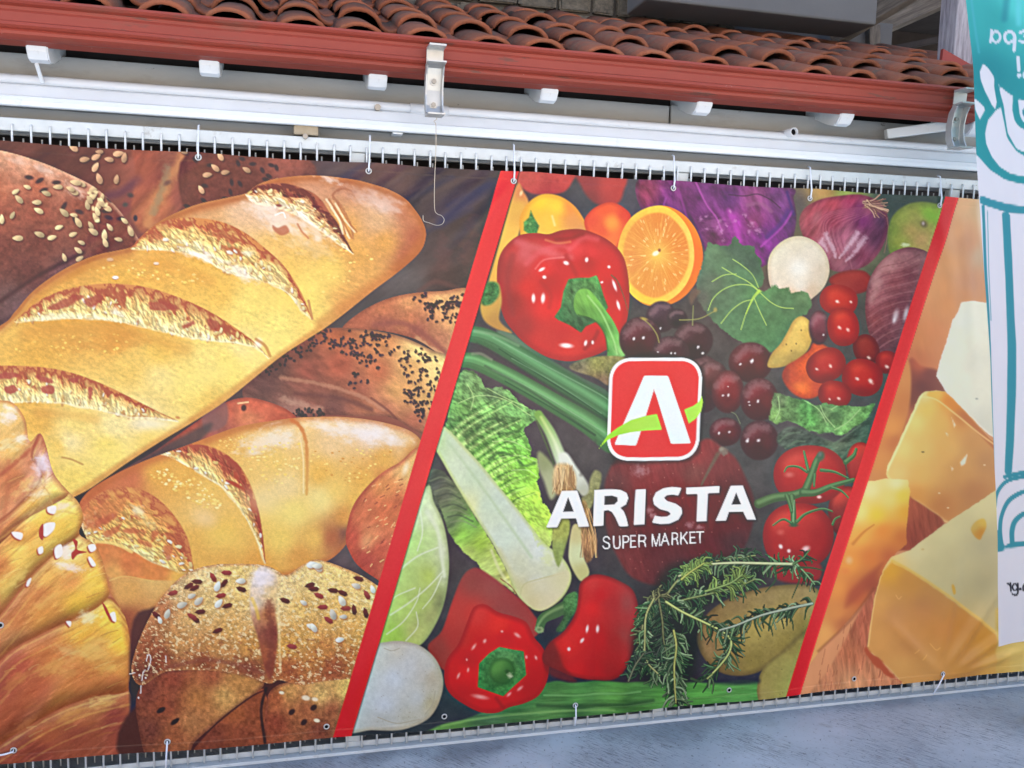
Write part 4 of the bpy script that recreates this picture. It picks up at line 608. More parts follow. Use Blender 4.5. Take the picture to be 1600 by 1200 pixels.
    L = shape(B, [(973, 400), (978, 370), (992, 348), (1012, 335), (1034, 333), (1054, 344), (1070, 366), (1076, 392), (1074, 418), (1060, 444), (1040, 460), (1018, 465), (994, 452), (978, 430)], [(1000, 360, 232, 150, 72), (1035, 345, 230, 142, 66), (1060, 380, 232, 140, 62), (1028, 398, 242, 190, 90), (1055, 430, 236, 150, 64), (1015, 440, 232, 152, 70), (985, 410, 230, 146, 76)], soft=2.5, clip=V)
    g = B.sub(970, 330, 1080, 470); X, Y = B.X[g], B.Y[g]; cm = clipmask(L, g, X.shape); th = np.arctan2(Y - 397, X - 1027); rad = np.hypot(X - 1027, Y - 397)
    k = (cm * np.clip(fbm(th * 26, rad * .06, 1, 3, off=3), 0, 1) * .45)[..., None]; B.C[g] = B.C[g] * (1 - k) + np.array((250, 196, 100.)) * k
    k = (cm * sst(.985, 1.0, np.abs(np.cos(th * 5 + .4))) * sst(70, 6, rad) * .5)[..., None]; B.C[g] = B.C[g] * (1 - k) + np.array((250, 210, 110.)) * k
    rr = random.Random(6)
    for _ in range(60):
        a = rr.uniform(0, 6.3); r0 = rr.uniform(18, 60); x, y = 1027 + r0 * math.cos(a) * .8, 397 + r0 * math.sin(a); stroke(B, [(x, y), (x + 3 * math.cos(a), y + 4 * math.sin(a))], 1.8, (255, 226, 150), .6, .8, L)
    blob(B, 1026, 398, 10, 9, (250, 206, 90), .7, 0, 1, L); blob(B, 1024, 396, 7, 4.5, (252, 240, 200), .95, -25, .6, L); blob(B, 1030, 391, 3, 3.4, (156, 80, 66), .8, 0, .7, L)
    # vine leaf
    L = shape(B, [(1100, 400), (1106, 378), (1126, 384), (1140, 386), (1148, 368), (1158, 380), (1162, 384), (1178, 384), (1182, 398), (1190, 404), (1190, 420), (1194, 428), (1192, 445), (1184, 452), (1196, 456), (1210, 444), (1216, 450), (1232, 450), (1236, 458), (1252, 454), (1264, 458), (1270, 478), (1262, 490), (1244, 500), (1236, 520), (1224, 530), (1212, 546), (1196, 552), (1170, 540), (1140, 525), (1112, 500), (1090, 470), (1088, 440)],
              [(1110, 395, 104, 132, 100), (1150, 385, 84, 106, 88), (1175, 410, 74, 98, 82), (1130, 420, 96, 130, 96), (1110, 440, 96, 112, 92), (1160, 430, 94, 136, 96), (1130, 470, 92, 122, 92), (1185, 460, 96, 150, 92), (1150, 490, 90, 130, 92), (1180, 500, 84, 130, 84), (1230, 470, 88, 128, 86), (1250, 480, 88, 122, 84), (1200, 520, 84, 130, 84), (1215, 500, 82, 126, 82), (1095, 465, 94, 96, 86), (1255, 465, 104, 138, 96)], smooth=False, soft=1.6, wob=1.5, wsc=5, tex=.09, tsc=8, clip=V)
    for e, w in (([(1186, 455), (1168, 440), (1145, 428), (1128, 418)], 2.6), ([(1186, 455), (1172, 446), (1150, 445), (1130, 452), (1114, 466), (1106, 485)], 2.6), ([(1184, 458), (1175, 470), (1165, 490), (1157, 515)], 3), ([(1176, 468), (1160, 472), (1142, 485), (1126, 505)], 2), ([(1178, 466), (1186, 485), (1197, 508)], 2.2), ([(1188, 458), (1204, 472), (1220, 480), (1240, 482)], 2), ([(1186, 452), (1176, 430), (1160, 415), (1145, 405)], 1.6), ([(1150, 428), (1130, 430), (1112, 440)], 1.2)): stroke(B, e, w, (170, 206, 110), .85, .8, L, .8)
    stroke(B, [(1188, 452), (1176, 465), (1165, 490)], 4, (180, 220, 90), .8, .8, L, 2); blob(B, 1186, 455, 7, 4, (176, 214, 90), .9, -40, .8, L)
    shape(B, [(1150, 368), (1182, 398), (1194, 430), (1190, 450), (1176, 430), (1150, 400), (1120, 384)], [(70, 92, 80)], soft=5, alpha=.35, clip=L)
    # big red pepper
    L = shape(B, [(776, 432), (779, 404), (790, 384), (810, 368), (836, 364), (856, 366), (876, 360), (905, 358), (932, 366), (956, 380), (974, 402), (982, 436), (983, 474), (976, 512), (962, 536), (945, 548), (928, 556), (904, 563), (880, 564), (850, 556), (824, 540), (804, 520), (788, 498), (779, 466)],
              [(785, 420, 172, 58, 58), (800, 385, 196, 64, 62), (830, 375, 190, 62, 60), (870, 370, 176, 52, 52), (905, 365, 168, 46, 46), (935, 380, 200, 54, 54), (960, 400, 206, 52, 52), (975, 440, 206, 44, 46), (975, 490, 206, 44, 46), (820, 395, 210, 92, 96), (860, 395, 222, 72, 76), (900, 390, 226, 62, 66), (925, 395, 222, 56, 60), (880, 405, 200, 40, 44), (850, 420, 226, 50, 52), (800, 430, 180, 60, 58), (825, 450, 216, 52, 50), (800, 470, 160, 50, 48), (850, 480, 226, 52, 50), (860, 440, 190, 42, 44), (920, 410, 186, 34, 38), (945, 420, 214, 46, 46), (965, 450, 186, 34, 38), (815, 510, 170, 54, 52), (850, 530, 206, 56, 52), (890, 545, 216, 60, 54), (930, 540, 196, 54, 50), (880, 520, 200, 52, 50), (960, 520, 196, 50, 48), (950, 470, 200, 40, 42)], soft=1.4, edge=(150, 52, 52), ew=9, clip=V, pw=3)
    for p, w, c, a in (([(808, 378), (840, 388), (870, 398), (890, 402)], 16, (226, 120, 124), .45), ([(822, 412), (840, 396), (870, 384), (888, 388)], 12, (226, 96, 104), .45), ([(890, 390), (910, 372), (932, 374)], 12, (232, 92, 100), .5), ([(868, 374), (890, 372), (910, 366)], 8, (140, 40, 44), .5), ([(884, 400), (900, 430), (896, 440)], 10, (166, 30, 34), .5), ([(836, 420), (850, 406), (880, 402)], 4, (240, 130, 130), .5), ([(800, 400), (792, 440), (800, 490)], 14, (146, 58, 58), .45), ([(845, 440), (860, 460), (858, 480)], 10, (176, 44, 44), .4), ([(852, 375), (870, 380), (890, 378)], 5, (236, 160, 100), .4), ([(914, 545), (928, 530), (934, 518)], 8, (150, 40, 40), .6)): stroke(B, p, w, c, a, 1, L)
    for x, y, rx, ry, a in ((884, 411, 6, 4, 20), (916, 406, 3.4, 5, 10), (850, 433, 4, 3.4, 0), (833, 466, 3.8, 9, 0), (848, 466, 4.2, 10, 5), (966, 477, 3, 10, -15), (960, 446, 3, 12, -20), (951, 417, 3, 3, 0), (885, 540, 13, 5, 5), (915, 536, 3, 6, 15), (940, 441, 3, 2, -30), (846, 421, 7, 3, -30), (926, 535, 2.5, 4, 0)): blob(B, x, y, rx, ry, (255, 232, 230), .92, a, .75, L)
    stroke(B, [(955, 430), (965, 440), (975, 465), (982, 490)], 3, (110, 96, 70), .7, .8, L, 1.5)
    L = shape(B, [(888, 436), (904, 434), (920, 434), (932, 430), (938, 445), (943, 462), (950, 480), (938, 500), (915, 510), (908, 520), (890, 508), (872, 500), (866, 495), (876, 480), (880, 455)], [(890, 450, 86, 128, 76), (925, 440, 92, 140, 76), (880, 490, 70, 112, 70), (905, 505, 60, 92, 60), (940, 475, 74, 116, 66)], smooth=False, soft=1.6, tex=.3, tsc=6, tang=60, tst=2, clip=V)
    shape(B, [(896, 476), (900, 458), (910, 451), (922, 454), (934, 468), (944, 482), (956, 498), (966, 518), (972, 538), (979, 552), (966, 560), (950, 560), (949, 548), (946, 525), (934, 505), (918, 495), (902, 492)], [(905, 465, 120, 180, 84), (925, 470, 130, 196, 86), (915, 485, 96, 150, 70), (945, 500, 120, 176, 84), (940, 508, 80, 126, 62), (960, 530, 120, 180, 92), (965, 550, 150, 200, 120), (952, 552, 92, 150, 76)], soft=1.6, tex=.1, tsc=4, tang=60, tst=5, clip=V)
    stroke(B, [(918, 462), (940, 490), (958, 530), (964, 553)], 4, (176, 222, 140), .6, 1, clip=V); stroke(B, [(904, 492), (930, 502), (944, 520), (950, 548)], 4, (66, 104, 56), .6, 1, clip=V)
    # yellow pepper edge under the pepper, left
    shape(B, [(750, 470), (762, 446), (778, 442), (784, 470), (780, 500), (800, 520), (780, 516), (756, 500)], [(760, 480, 206, 160, 80), (775, 500, 186, 140, 76)], soft=2.5, clip=V); shape(B, [(756, 450), (764, 440), (778, 444), (779, 462), (766, 476), (752, 474)], [(76, 120, 70)], soft=3, tex=.25, tsc=5, clip=V)
    # dark cherries
    def cherry(x, y, rx, ry, c, sp=(), ang=0, hi=.5):
        rx, ry = rx * 1.14, ry * 1.12; k = shape(B, ell(x, y, rx, ry, ang), [(x - rx * .4, y - ry * .5) + tuple(q * 1.25 for q in c), (x, y + ry * .5) + tuple(q * .8 for q in c), (x + rx * .5, y) + tuple(c)], soft=2.2, edge=(66, 54, 56), ew=rx * .4, clip=V)
        stroke(B, [(x - rx * .62, y - ry * .25), (x - rx * .2, y - ry * .66), (x + rx * .4, y - ry * .62)], ry * .5, (170, 134, 136), hi * .8, 1, k, tex=.35)
        for j, (sx, sy, s) in enumerate(sp): blob(B, sx, sy, s * .8, s * 1.15, (240, 234, 240), .8 if j else .9, 25 + 30 * j, .9, k, .25, 3)
        return k
    K = (84, 44, 50)
    cherry(1033, 495, 21, 22, (76, 56, 64), [(1032, 513, 2.4)]); cherry(1058, 498, 14, 14, (60, 48, 54)); cherry(1100, 600, 26, 40, (92, 58, 60), [], 0, .5)
    cherry(1083, 532, 27, 26, (74, 48, 52), [(1091, 542, 3), (1098, 552, 2.5)]); cherry(1000, 530, 29, 31, (88, 46, 52), [(990, 529, 3), (1005, 528, 3)]); cherry(1048, 552, 26, 24, (82, 50, 56), [(1049, 552, 2), (1055, 552, 2), (1028, 550, 1.6)])
    cherry(1112, 590, 22, 24, (104, 62, 62)); cherry(1172, 566, 30, 28, (104, 42, 46), [(1174, 564, 4), (1156, 569, 2.4)]); cherry(1137, 612, 22, 30, (128, 48, 50), [(1138, 617, 3), (1129, 618, 2.4), (1137, 604, 1.4)]); cherry(1186, 624, 26, 30, (108, 44, 48), [(1184, 627, 3.4), (1170, 628, 2), (1171, 633, 1.6)]); cherry(1134, 675, 22, 20, (104, 44, 50), [(1124, 677, 2.8), (1140, 675, 2.6), (1111, 651, 1.8)]); cherry(1187, 688, 26, 28, (92, 46, 50), [(1168, 689, 4), (1186, 688, 4)])
    stroke(B, [(1004, 498), (1016, 508), (1026, 522), (1030, 535)], 2.4, (150, 140, 84), .8, .8, clip=V); blob(B, 1006, 498, 8, 3, (176, 156, 80), .8, 15, .8, V); stroke(B, [(1082, 508), (1083, 478)], 2.4, (136, 140, 92), .8, .8, clip=V); stroke(B, [(1062, 500), (1092, 498), (1116, 486)], 2, (150, 150, 90), .8, .8, clip=V); blob(B, 1117, 484, 4, 5, (170, 160, 92), .8, 0, .8, V); stroke(B, [(1143, 644), (1150, 648), (1157, 662)], 1.6, (120, 126, 96), .7, .8, clip=V); shape(B, [(1082, 450), (1094, 455), (1086, 466), (1080, 476), (1076, 462)], [(128, 100, 80)], soft=3, alpha=.6, clip=V)
    # potato, persimmon, cherry tomatoes
    L = shape(B, [(1199, 573), (1205, 553), (1219, 537), (1230, 519), (1240, 501), (1253, 494), (1266, 503), (1270, 523), (1263, 546), (1245, 563), (1222, 573)], [(1250, 502, 236, 206, 110), (1240, 530, 230, 196, 104), (1225, 545, 222, 186, 96), (1210, 565, 190, 164, 90), (1262, 525, 216, 176, 90), (1240, 560, 176, 146, 80)], soft=1.6, edge=(176, 140, 74), ew=6, tex=.05, clip=V)
    for x, y in ((1228, 538), (1244, 537), (1252, 516), (1236, 548)): blob(B, x, y, 1.5, 2, (110, 90, 56), .8, 0, .6, L)
    L = shape(B, [(1222, 590), (1228, 572), (1244, 562), (1264, 548), (1272, 536), (1290, 540), (1300, 556), (1290, 600), (1280, 618), (1258, 623), (1236, 612)], [(1280, 545, 232, 100, 56), (1260, 570, 232, 98, 50), (1240, 590, 206, 84, 52), (1255, 610, 240, 112, 52), (1280, 605, 200, 80, 56), (1225, 590, 140, 66, 56)], soft=2.5, edge=(170, 66, 46), ew=8, tex=.06, tsc=5, clip=V); blob(B, 1250, 604, 16, 10, (250, 140, 70), .5, 10, 1, L)
    def ctom(x, y, rx, ry, ang, c=(190, 54, 50), sp=(), tp=(224, 76, 60)):
        k = shape(B, ell(x, y, rx, ry, ang, p=2.2), [(x - rx * .3, y - ry * .7) + tp, (x, y) + tuple(c), (x, y + ry * .8) + tuple(q * .78 for q in c), (x + rx * .7, y) + tuple(q * .92 for q in c), (x - rx * .8, y) + tuple(q * .9 for q in c)], soft=1.5, edge=[q * .6 for q in c], ew=rx * .4, clip=V)
        for j, (sx, sy, s) in enumerate(sp): blob(B, sx, sy, s * 1.1, s * .8, (255, 226, 214), .8, 30 + 25 * j, 1, k, .2, 3)
    cherry(1280, 512, 14, 24, (122, 62, 72), [(1287, 523, 2)]); ctom(1354, 546, 20, 24, -20, (150, 56, 50), [(1358, 559, 4)], (160, 66, 56)); ctom(1386, 566, 18, 18, 0, (178, 52, 52), [(1386, 573, 4)]); ctom(1311, 469, 30, 24, 10, (206, 62, 52), [(1309, 471, 4), (1330, 472, 3)]); ctom(1318, 511, 25, 30, -8, (204, 56, 50), [(1312, 512, 4), (1325, 515, 4)]); ctom(1348, 590, 32, 29, 15, (196, 54, 48), [(1340, 592, 4.4), (1361, 596, 6)]); ctom(1291, 571, 32, 26, -28, (190, 54, 52), [(1277, 577, 3.4), (1298, 572, 4)]); ctom(1305, 616, 26, 21, 10, (184, 52, 48), [(1311, 623, 3.6), (1297, 624, 2.6)])
    # small lettuce by the tomatoes and dark leaves
    shape(B, [(1214, 690), (1225, 670), (1250, 668), (1300, 690), (1320, 684), (1362, 640), (1366, 632), (1340, 740), (1300, 720), (1240, 705)], [(1230, 685, 82, 92, 80), (1270, 690, 78, 92, 80), (1310, 690, 96, 110, 88), (1340, 670, 76, 96, 80), (1335, 710, 88, 104, 86)], soft=3, tex=.3, tsc=7, tang=-20, tst=2, clip=V)
    for p in ([(1218, 690), (1232, 678), (1250, 676)], [(1228, 700), (1245, 690), (1258, 690)], [(1296, 700), (1318, 684), (1345, 665)], [(1310, 720), (1330, 700), (1344, 690)], [(1324, 728), (1338, 712), (1346, 700)]): stroke(B, p, 4, (108, 132, 104), .6, 1, clip=V, tex=.4)
    L = shape(B, [(1201, 656), (1205, 640), (1208, 612), (1220, 615), (1240, 622), (1256, 624), (1276, 634), (1292, 630), (1310, 634), (1330, 634), (1350, 636), (1368, 630), (1358, 650), (1346, 662), (1330, 672), (1314, 682), (1300, 676), (1280, 678), (1262, 672), (1246, 662), (1230, 656), (1214, 664)], [(1212, 650, 130, 168, 96), (1218, 625, 112, 130, 92), (1240, 630, 92, 128, 76), (1260, 640, 98, 166, 88), (1270, 655, 96, 164, 84), (1290, 645, 110, 140, 92), (1310, 650, 96, 138, 84), (1330, 645, 124, 170, 104), (1345, 655, 110, 158, 92), (1300, 670, 120, 176, 104), (1320, 670, 126, 180, 104), (1230, 650, 100, 136, 84)], smooth=False, soft=1.6, wob=1.5, wsc=6, tex=.28, tsc=7, seed=4, clip=V)
    for p in ([(1282, 632), (1290, 650), (1305, 668)], [(1305, 672), (1325, 660), (1344, 640)], [(1212, 655), (1218, 640), (1216, 620)], [(1258, 626), (1280, 640), (1292, 660)], [(1300, 640), (1312, 632)]): stroke(B, p, 2.4, (170, 206, 140), .7, .9, L)
    blob(B, 1308, 650, 14, 9, (84, 120, 76), .6, 0, .9, L)
    # scallions, asparagus
    shape(B, [(776, 520), (800, 522), (830, 544), (900, 585), (952, 614), (952, 645), (900, 615), (830, 570)], [(800, 530, 104, 124, 100), (860, 565, 84, 110, 84), (930, 610, 84, 108, 86)], soft=2, clip=V)
    shape(B, [(890, 575), (915, 560), (960, 556), (980, 562), (975, 580), (955, 590), (950, 602), (930, 590)], [(905, 570, 128, 118, 92), (935, 568, 150, 146, 84), (955, 575, 140, 136, 84), (945, 595, 132, 106, 84)], soft=2, tex=.2, tsc=6, clip=V)
    def stalk(pts, c, w0, w1):
        stroke(B, pts, w0, [q * .74 for q in c], 1, .2, V, w1)
        stroke(B, [(x + 1, y - 2) for x, y in pts], w0 * .66, c, .9, .7, V, w1 * .66)
        stroke(B, [(x + 2, y - 4) for x, y in pts], w0 * .22, [min(255, q * 1.22) for q in c], .6, 1, V, w1 * .22); stroke(B, [(x - 1, y + 4) for x, y in pts], w0 * .14, [q * .72 for q in c], .5, 1, V, w1 * .14)
    stroke(B, [(740, 540), (800, 575), (900, 635), (960, 675)], 16, (74, 70, 70), .8, .8, V)
    stalk([(730, 520), (770, 532), (850, 580), (920, 622), (965, 652)], (96, 146, 98), 26, 42); stalk([(718, 562), (745, 566), (800, 592), (870, 632), (920, 662), (955, 690)], (104, 156, 100), 24, 38)
    stroke(B, [(780, 545), (850, 590), (920, 634), (955, 660)], 3, (52, 88, 60), .7, 1, V, 5); stroke(B, [(770, 527), (850, 570), (930, 612), (955, 628)], 3, (136, 176, 136), .5, 1, V); stroke(B, [(800, 560), (870, 600), (940, 646)], 2.4, (126, 168, 126), .45, 1, V); stroke(B, [(790, 596), (860, 636), (930, 680)], 2.4, (50, 84, 58), .6, 1, V, 4); stroke(B, [(770, 578), (840, 612), (900, 648), (945, 676)], 3, (140, 182, 136), .5, 1, V)
    stroke(B, [(735, 516), (775, 524), (810, 540)], 6, (140, 170, 130), .5, .9, V); stroke(B, [(738, 553), (752, 553), (768, 562)], 6, (136, 150, 120), .6, .9, V)
    stroke(B, [(758, 572), (820, 605), (880, 645), (930, 680)], 5, (66, 84, 66), .5, 1, V); stroke(B, [(745, 536), (820, 580), (900, 628), (955, 662)], 5, (60, 74, 62), .5, 1, V)
    # cabbage, lettuce
    shape(B, [(664, 762), (672, 735), (690, 738), (712, 764), (700, 800), (690, 810)], [(680, 760, 104, 108, 88), (700, 790, 84, 92, 78)], soft=2, clip=V, tex=.3, tsc=6, tang=-20, tst=3)
    L = shape(B, [(668, 742), (690, 735), (716, 764), (742, 806), (770, 850), (792, 892), (806, 926), (786, 914), (764, 905), (745, 880), (724, 862), (704, 836), (696, 815), (684, 785)], [(680, 755, 92, 92, 84), (695, 775, 104, 108, 88), (715, 790, 116, 134, 90), (705, 815, 104, 124, 84), (735, 815, 134, 190, 92), (725, 835, 148, 200, 84), (750, 850, 170, 206, 80), (735, 865, 176, 196, 104), (765, 885, 190, 206, 120), (785, 905, 196, 196, 120), (770, 860, 190, 210, 110)], soft=1.6, wob=1.5, tex=.2, tsc=8, tang=-25, tst=3, clip=V)
    for k in range(9): stroke(B, [(672 + k * 4, 752 + k * 8), (690 + k * 4, 746 + k * 8.5), (704 + k * 5, 752 + k * 9)], 4, (70, 78, 66) if k % 2 else (140, 150, 112), .45, 1, L)
    stroke(B, [(768, 860), (780, 890), (800, 920)], 6, (226, 226, 176), .6, 1, L)
    LF = shape(B, [(694, 690), (698, 660), (706, 620), (716, 588), (728, 578), (742, 582), (752, 594), (760, 606), (786, 606), (806, 622), (822, 636), (847, 648), (834, 660), (820, 670), (822, 680), (832, 704), (824, 712), (838, 718), (842, 740), (840, 756), (846, 780), (856, 796), (864, 815), (860, 850), (845, 870), (830, 830), (800, 792), (774, 758), (744, 722), (716, 696)],
               [(700, 660, 116, 160, 92), (712, 610, 124, 168, 96), (730, 588, 116, 150, 96), (740, 610, 120, 160, 96), (770, 615, 110, 142, 96), (720, 640, 112, 158, 84), (760, 640, 142, 202, 110), (800, 640, 126, 182, 104), (835, 650, 116, 162, 96), (740, 665, 112, 150, 84), (780, 660, 104, 138, 80), (810, 680, 134, 200, 96), (720, 690, 156, 190, 116), (760, 700, 124, 176, 84), (790, 700, 136, 210, 90), (820, 720, 140, 214, 84), (780, 730, 164, 218, 104), (830, 745, 146, 220, 80), (800, 760, 160, 220, 90), (830, 780, 180, 230, 84), (815, 790, 190, 230, 100), (845, 810, 192, 228, 96), (835, 825, 190, 226, 96), (852, 845, 196, 214, 120)], soft=1.5, wob=2, wsc=6, tex=.12, tsc=8, tang=-40, tst=2, seed=6, clip=V, pw=3)
    rr = random.Random(12)
    for k, (t, ln, w) in enumerate(((0, 96, 7), (.07, 104, 5), (.13, 84, 8), (.2, 100, 5), (.27, 78, 7), (.33, 88, 4), (.4, 60, 6), (.46, 72, 4), (.53, 48, 5), (.6, 56, 4), (.68, 36, 4), (.76, 40, 3))):     # folds along the rib
        bx, by = 698 + 134 * t, 672 + 150 * t; u = .55 - .22 * t + rr.uniform(-.05, .05); q = rr.uniform(.25, .5)
        e = (bx + ln * .9, by - ln * u); m_ = (bx + ln * q, by - ln * u * q - ln * .08)
        stroke(B, [(bx, by), m_, e], w * 1.3, (72, 118, 58), .5, 1, LF, 1.5, tex=.35, tsc=9); stroke(B, [(bx + 3, by + w), (m_[0] + 2, m_[1] + w), (e[0], e[1] + w * .6)], w * 1.2, (196, 228, 140), .5, 1, LF, 2, tex=.35, tsc=9)
    g = B.sub(690, 575, 866, 860); X, Y = B.X[g], B.Y[g]; cm = clipmask(LF, g, X.shape); f = fbm(X, Y, 20, 3, -30, 1.5, 55) + .28 * fbm(X, Y, 7, 3, 20, 1.2, 56); gx_, gy_ = np.gradient(f)
    B.C[g] = np.clip(B.C[g] * (1 + (cm * np.clip((gy_ - gx_) * 1.5, -.2, .17))[..., None]), 0, 255)
    stroke(B, [(835, 725), (838, 765), (850, 800), (856, 835)], 34, (186, 232, 84), .4, 1, LF); stroke(B, [(800, 720), (815, 770), (835, 815)], 30, (170, 226, 90), .3, 1, LF)
    for p in ([(760, 606), (790, 622), (822, 636)], [(716, 630), (750, 618), (790, 625), (830, 650)], [(770, 690), (800, 690), (830, 705)], [(730, 600), (740, 620), (736, 640)], [(780, 715), (812, 712), (838, 722)], [(800, 735), (825, 735), (840, 745)]): stroke(B, p, 2, (196, 226, 150), .6, 1, LF)
    for p in ([(745, 670), (765, 655), (790, 658)], [(820, 665), (806, 676), (780, 678)], [(765, 718), (780, 708), (800, 712)], [(836, 724), (820, 728), (810, 720)]): stroke(B, p, 6, (64, 96, 54), .55, 1, LF, tex=.4)
    L = shape(B, [(676, 690), (690, 668), (702, 672), (728, 700), (752, 726), (778, 758), (806, 792), (834, 828), (852, 850), (876, 868), (890, 890), (891, 908), (880, 930), (862, 946), (842, 954), (824, 946), (806, 926), (792, 892), (770, 850), (742, 806), (716, 764), (692, 722)],
              [(690, 690, 196, 212, 160), (705, 690, 206, 222, 190), (720, 730, 212, 226, 196), (740, 740, 200, 218, 186), (735, 790, 222, 226, 170), (760, 790, 206, 222, 196), (780, 780, 206, 222, 200), (790, 840, 210, 224, 204), (820, 830, 214, 226, 212), (810, 880, 212, 216, 186), (840, 860, 220, 228, 218), (860, 890, 214, 218, 186), (840, 915, 222, 226, 214), (815, 920, 212, 206, 160), (850, 940, 222, 212, 176), (880, 905, 206, 206, 150), (830, 945, 206, 180, 136)], soft=1.8, edge=(190, 206, 120), ew=5, tex=.03, clip=V)
    stroke(B, [(700, 690), (760, 770), (830, 870)], 7, (186, 206, 166), .5, 1, L); stroke(B, [(780, 860), (800, 900), (820, 935)], 14, (206, 202, 150), .5, 1, L); stroke(B, [(812, 930), (820, 912), (850, 902), (880, 895)], 3, (196, 190, 140), .6, 1, L); shape(B, [(815, 930), (822, 912), (850, 903), (885, 890), (888, 910), (862, 946), (842, 953), (824, 946)], [(830, 930, 216, 206, 160), (860, 920, 222, 214, 176)], soft=3, alpha=.7, clip=L)
    stroke(B, [(782, 904), (800, 918), (815, 940), (830, 950)], 2.5, (150, 100, 76), .7, .9, clip=V, tex=.4); flour(B, 848, 838, 20, 30, -30, .7, (206, 226, 130), 5, LF, 5); flour(B, 856, 870, 14, 20, 0, .5, (222, 232, 150), 6, V, 5)
    # scallion bulbs
    shape(B, [(842, 706), (856, 716), (868, 735), (870, 768), (860, 780), (850, 752), (840, 728)], [(850, 720, 150, 160, 112), (862, 750, 178, 182, 140)], soft=4, clip=V)
    stroke(B, [(842, 648), (860, 676), (874, 710), (884, 735)], 15, (128, 170, 84), 1, .4, V, 24, c1=(226, 230, 214)); stroke(B, [(846, 652), (866, 688), (878, 720)], 6, (196, 218, 130), .7, 1, V, 10, c1=(244, 246, 238)); stroke(B, [(838, 655), (852, 690), (866, 725)], 4, (96, 128, 66), .5, 1, V)
    shape(B, [(874, 712), (886, 708), (900, 728), (918, 754), (922, 770), (912, 776), (896, 760), (880, 740)], [(885, 720, 226, 230, 216), (900, 745, 212, 216, 200), (914, 768, 186, 188, 168)], soft=3, clip=V); stroke(B, [(930, 690), (918, 720), (908, 742)], 8, (84, 78, 76), .4, 1, V)
    shape(B, [(868, 728), (880, 724), (892, 728), (900, 745), (898, 768), (884, 775), (868, 770), (864, 750)], [(875, 735, 214, 186, 136), (890, 750, 196, 162, 112), (872, 765, 176, 140, 96)], soft=4, clip=V, tex=.25, tsc=4, tang=80, tst=3)
    for k in range(34):
        x = rr.uniform(868, 897); stroke(B, [(x, rr.uniform(727, 738)), (x + rr.uniform(-4, 4), 750), (x + rr.uniform(-8, 8), rr.uniform(758, 772))], 2, rr.choice(((222, 190, 138), (200, 160, 110), (236, 210, 160), (160, 122, 86))), .6, .9, V)
    shape(B, [(919, 770), (922, 750), (930, 735), (940, 742), (936, 765), (925, 790), (915, 800), (908, 780)], [(150, 150, 104)], soft=3, clip=V, tex=.15); shape(B, [(868, 810), (886, 806), (890, 825), (884, 850), (872, 885), (862, 850)], [(875, 830, 176, 182, 96), (875, 860, 150, 166, 96)], soft=2.5, clip=V, tex=.1)
    shape(B, [(894, 822), (908, 822), (914, 850), (912, 870), (920, 893), (912, 906), (903, 904), (890, 880), (888, 860)], [(900, 835, 206, 196, 140), (900, 865, 212, 218, 170), (910, 895, 196, 190, 130)], soft=2, clip=V); shape(B, [(908, 790), (916, 785), (926, 826), (932, 845), (928, 865), (916, 878), (908, 850)], [(915, 810, 186, 156, 104), (925, 850, 190, 146, 96), (914, 865, 140, 106, 76)], soft=2.5, clip=V, tex=.3, tsc=4, tang=70, tst=3)
    for k in range(12): x = rr.uniform(908, 930); stroke(B, [(915 + rr.uniform(-5, 8), 795), (x, 830), (x + rr.uniform(-6, 6), 870)], 1.6, rr.choice(((226, 186, 130), (140, 100, 76))), .7, .8, V)
    # dark apple
    L = shape(B, [(944, 790), (946, 752), (960, 722), (985, 704), (1020, 696), (1060, 694), (1090, 690), (1110, 686), (1132, 702), (1150, 716), (1165, 745), (1178, 780), (1176, 820), (1160, 860), (1130, 895), (1080, 915), (1030, 915), (985, 900), (962, 866), (948, 830)], [(960, 760, 110, 62, 62), (990, 720, 124, 58, 58), (1020, 720, 152, 66, 66), (1010, 750, 140, 56, 56), (1090, 710, 150, 62, 62), (1085, 740, 130, 70, 66), (1130, 725, 128, 60, 60), (1150, 760, 104, 52, 54), (1170, 790, 92, 56, 58), (1060, 770, 130, 46, 48), (1000, 800, 116, 50, 50), (970, 830, 104, 58, 58), (985, 870, 120, 56, 56), (1030, 850, 104, 52, 54), (1100, 800, 122, 42, 46), (1140, 810, 108, 46, 48), (1100, 860, 104, 46, 50), (1060, 900, 84, 54, 56), (1150, 850, 86, 54, 56)], soft=4, tex=.07, tsc=5, tang=75, tst=4, clip=V, pw=3)
    stroke(B, [(1122, 710), (1108, 735), (1096, 758)], 9, (112, 104, 86), .7, 1, L, 4); blob(B, 1131, 705, 9, 8, (130, 116, 104), .9, 20, .6, V, .25, 4); blob(B, 1128, 702, 5, 4, (156, 144, 128), .7, 0, .9, V)
    for x, y, rx, ry in ((1013, 796, 9, 8), (1020, 805, 8, 7), (1078, 820, 9, 7), (1092, 824, 8, 6), (1000, 735, 16, 12)): blob(B, x, y, rx, ry, (196, 150, 156), .6, 0, 1, L, .3, 4)
    for _ in range(90): x, y = rr.uniform(950, 1170), rr.uniform(705, 905); blob(B, x, y, 1.1, 1.3, (186, 120, 112), .6, 0, .6, L)
    # tomatoes on the vine
    def tomato(x, y, rx, ry, c, ang=0):
        k = shape(B, ell(x, y, rx, ry, ang, 16, 2.15), [(x - rx * .5, y - ry * .6) + (214, 78, 66), (x, y - ry * .85) + (206, 70, 60), (x, y) + c, (x + rx * .6, y) + tuple(q * .9 for q in c), (x - rx * .7, y + ry * .2) + tuple(q * .92 for q in c), (x, y + ry * .8) + tuple(q * .76 for q in c)], soft=1.6, edge=[q * .66 for q in c], ew=rx * .22, clip=V); return k
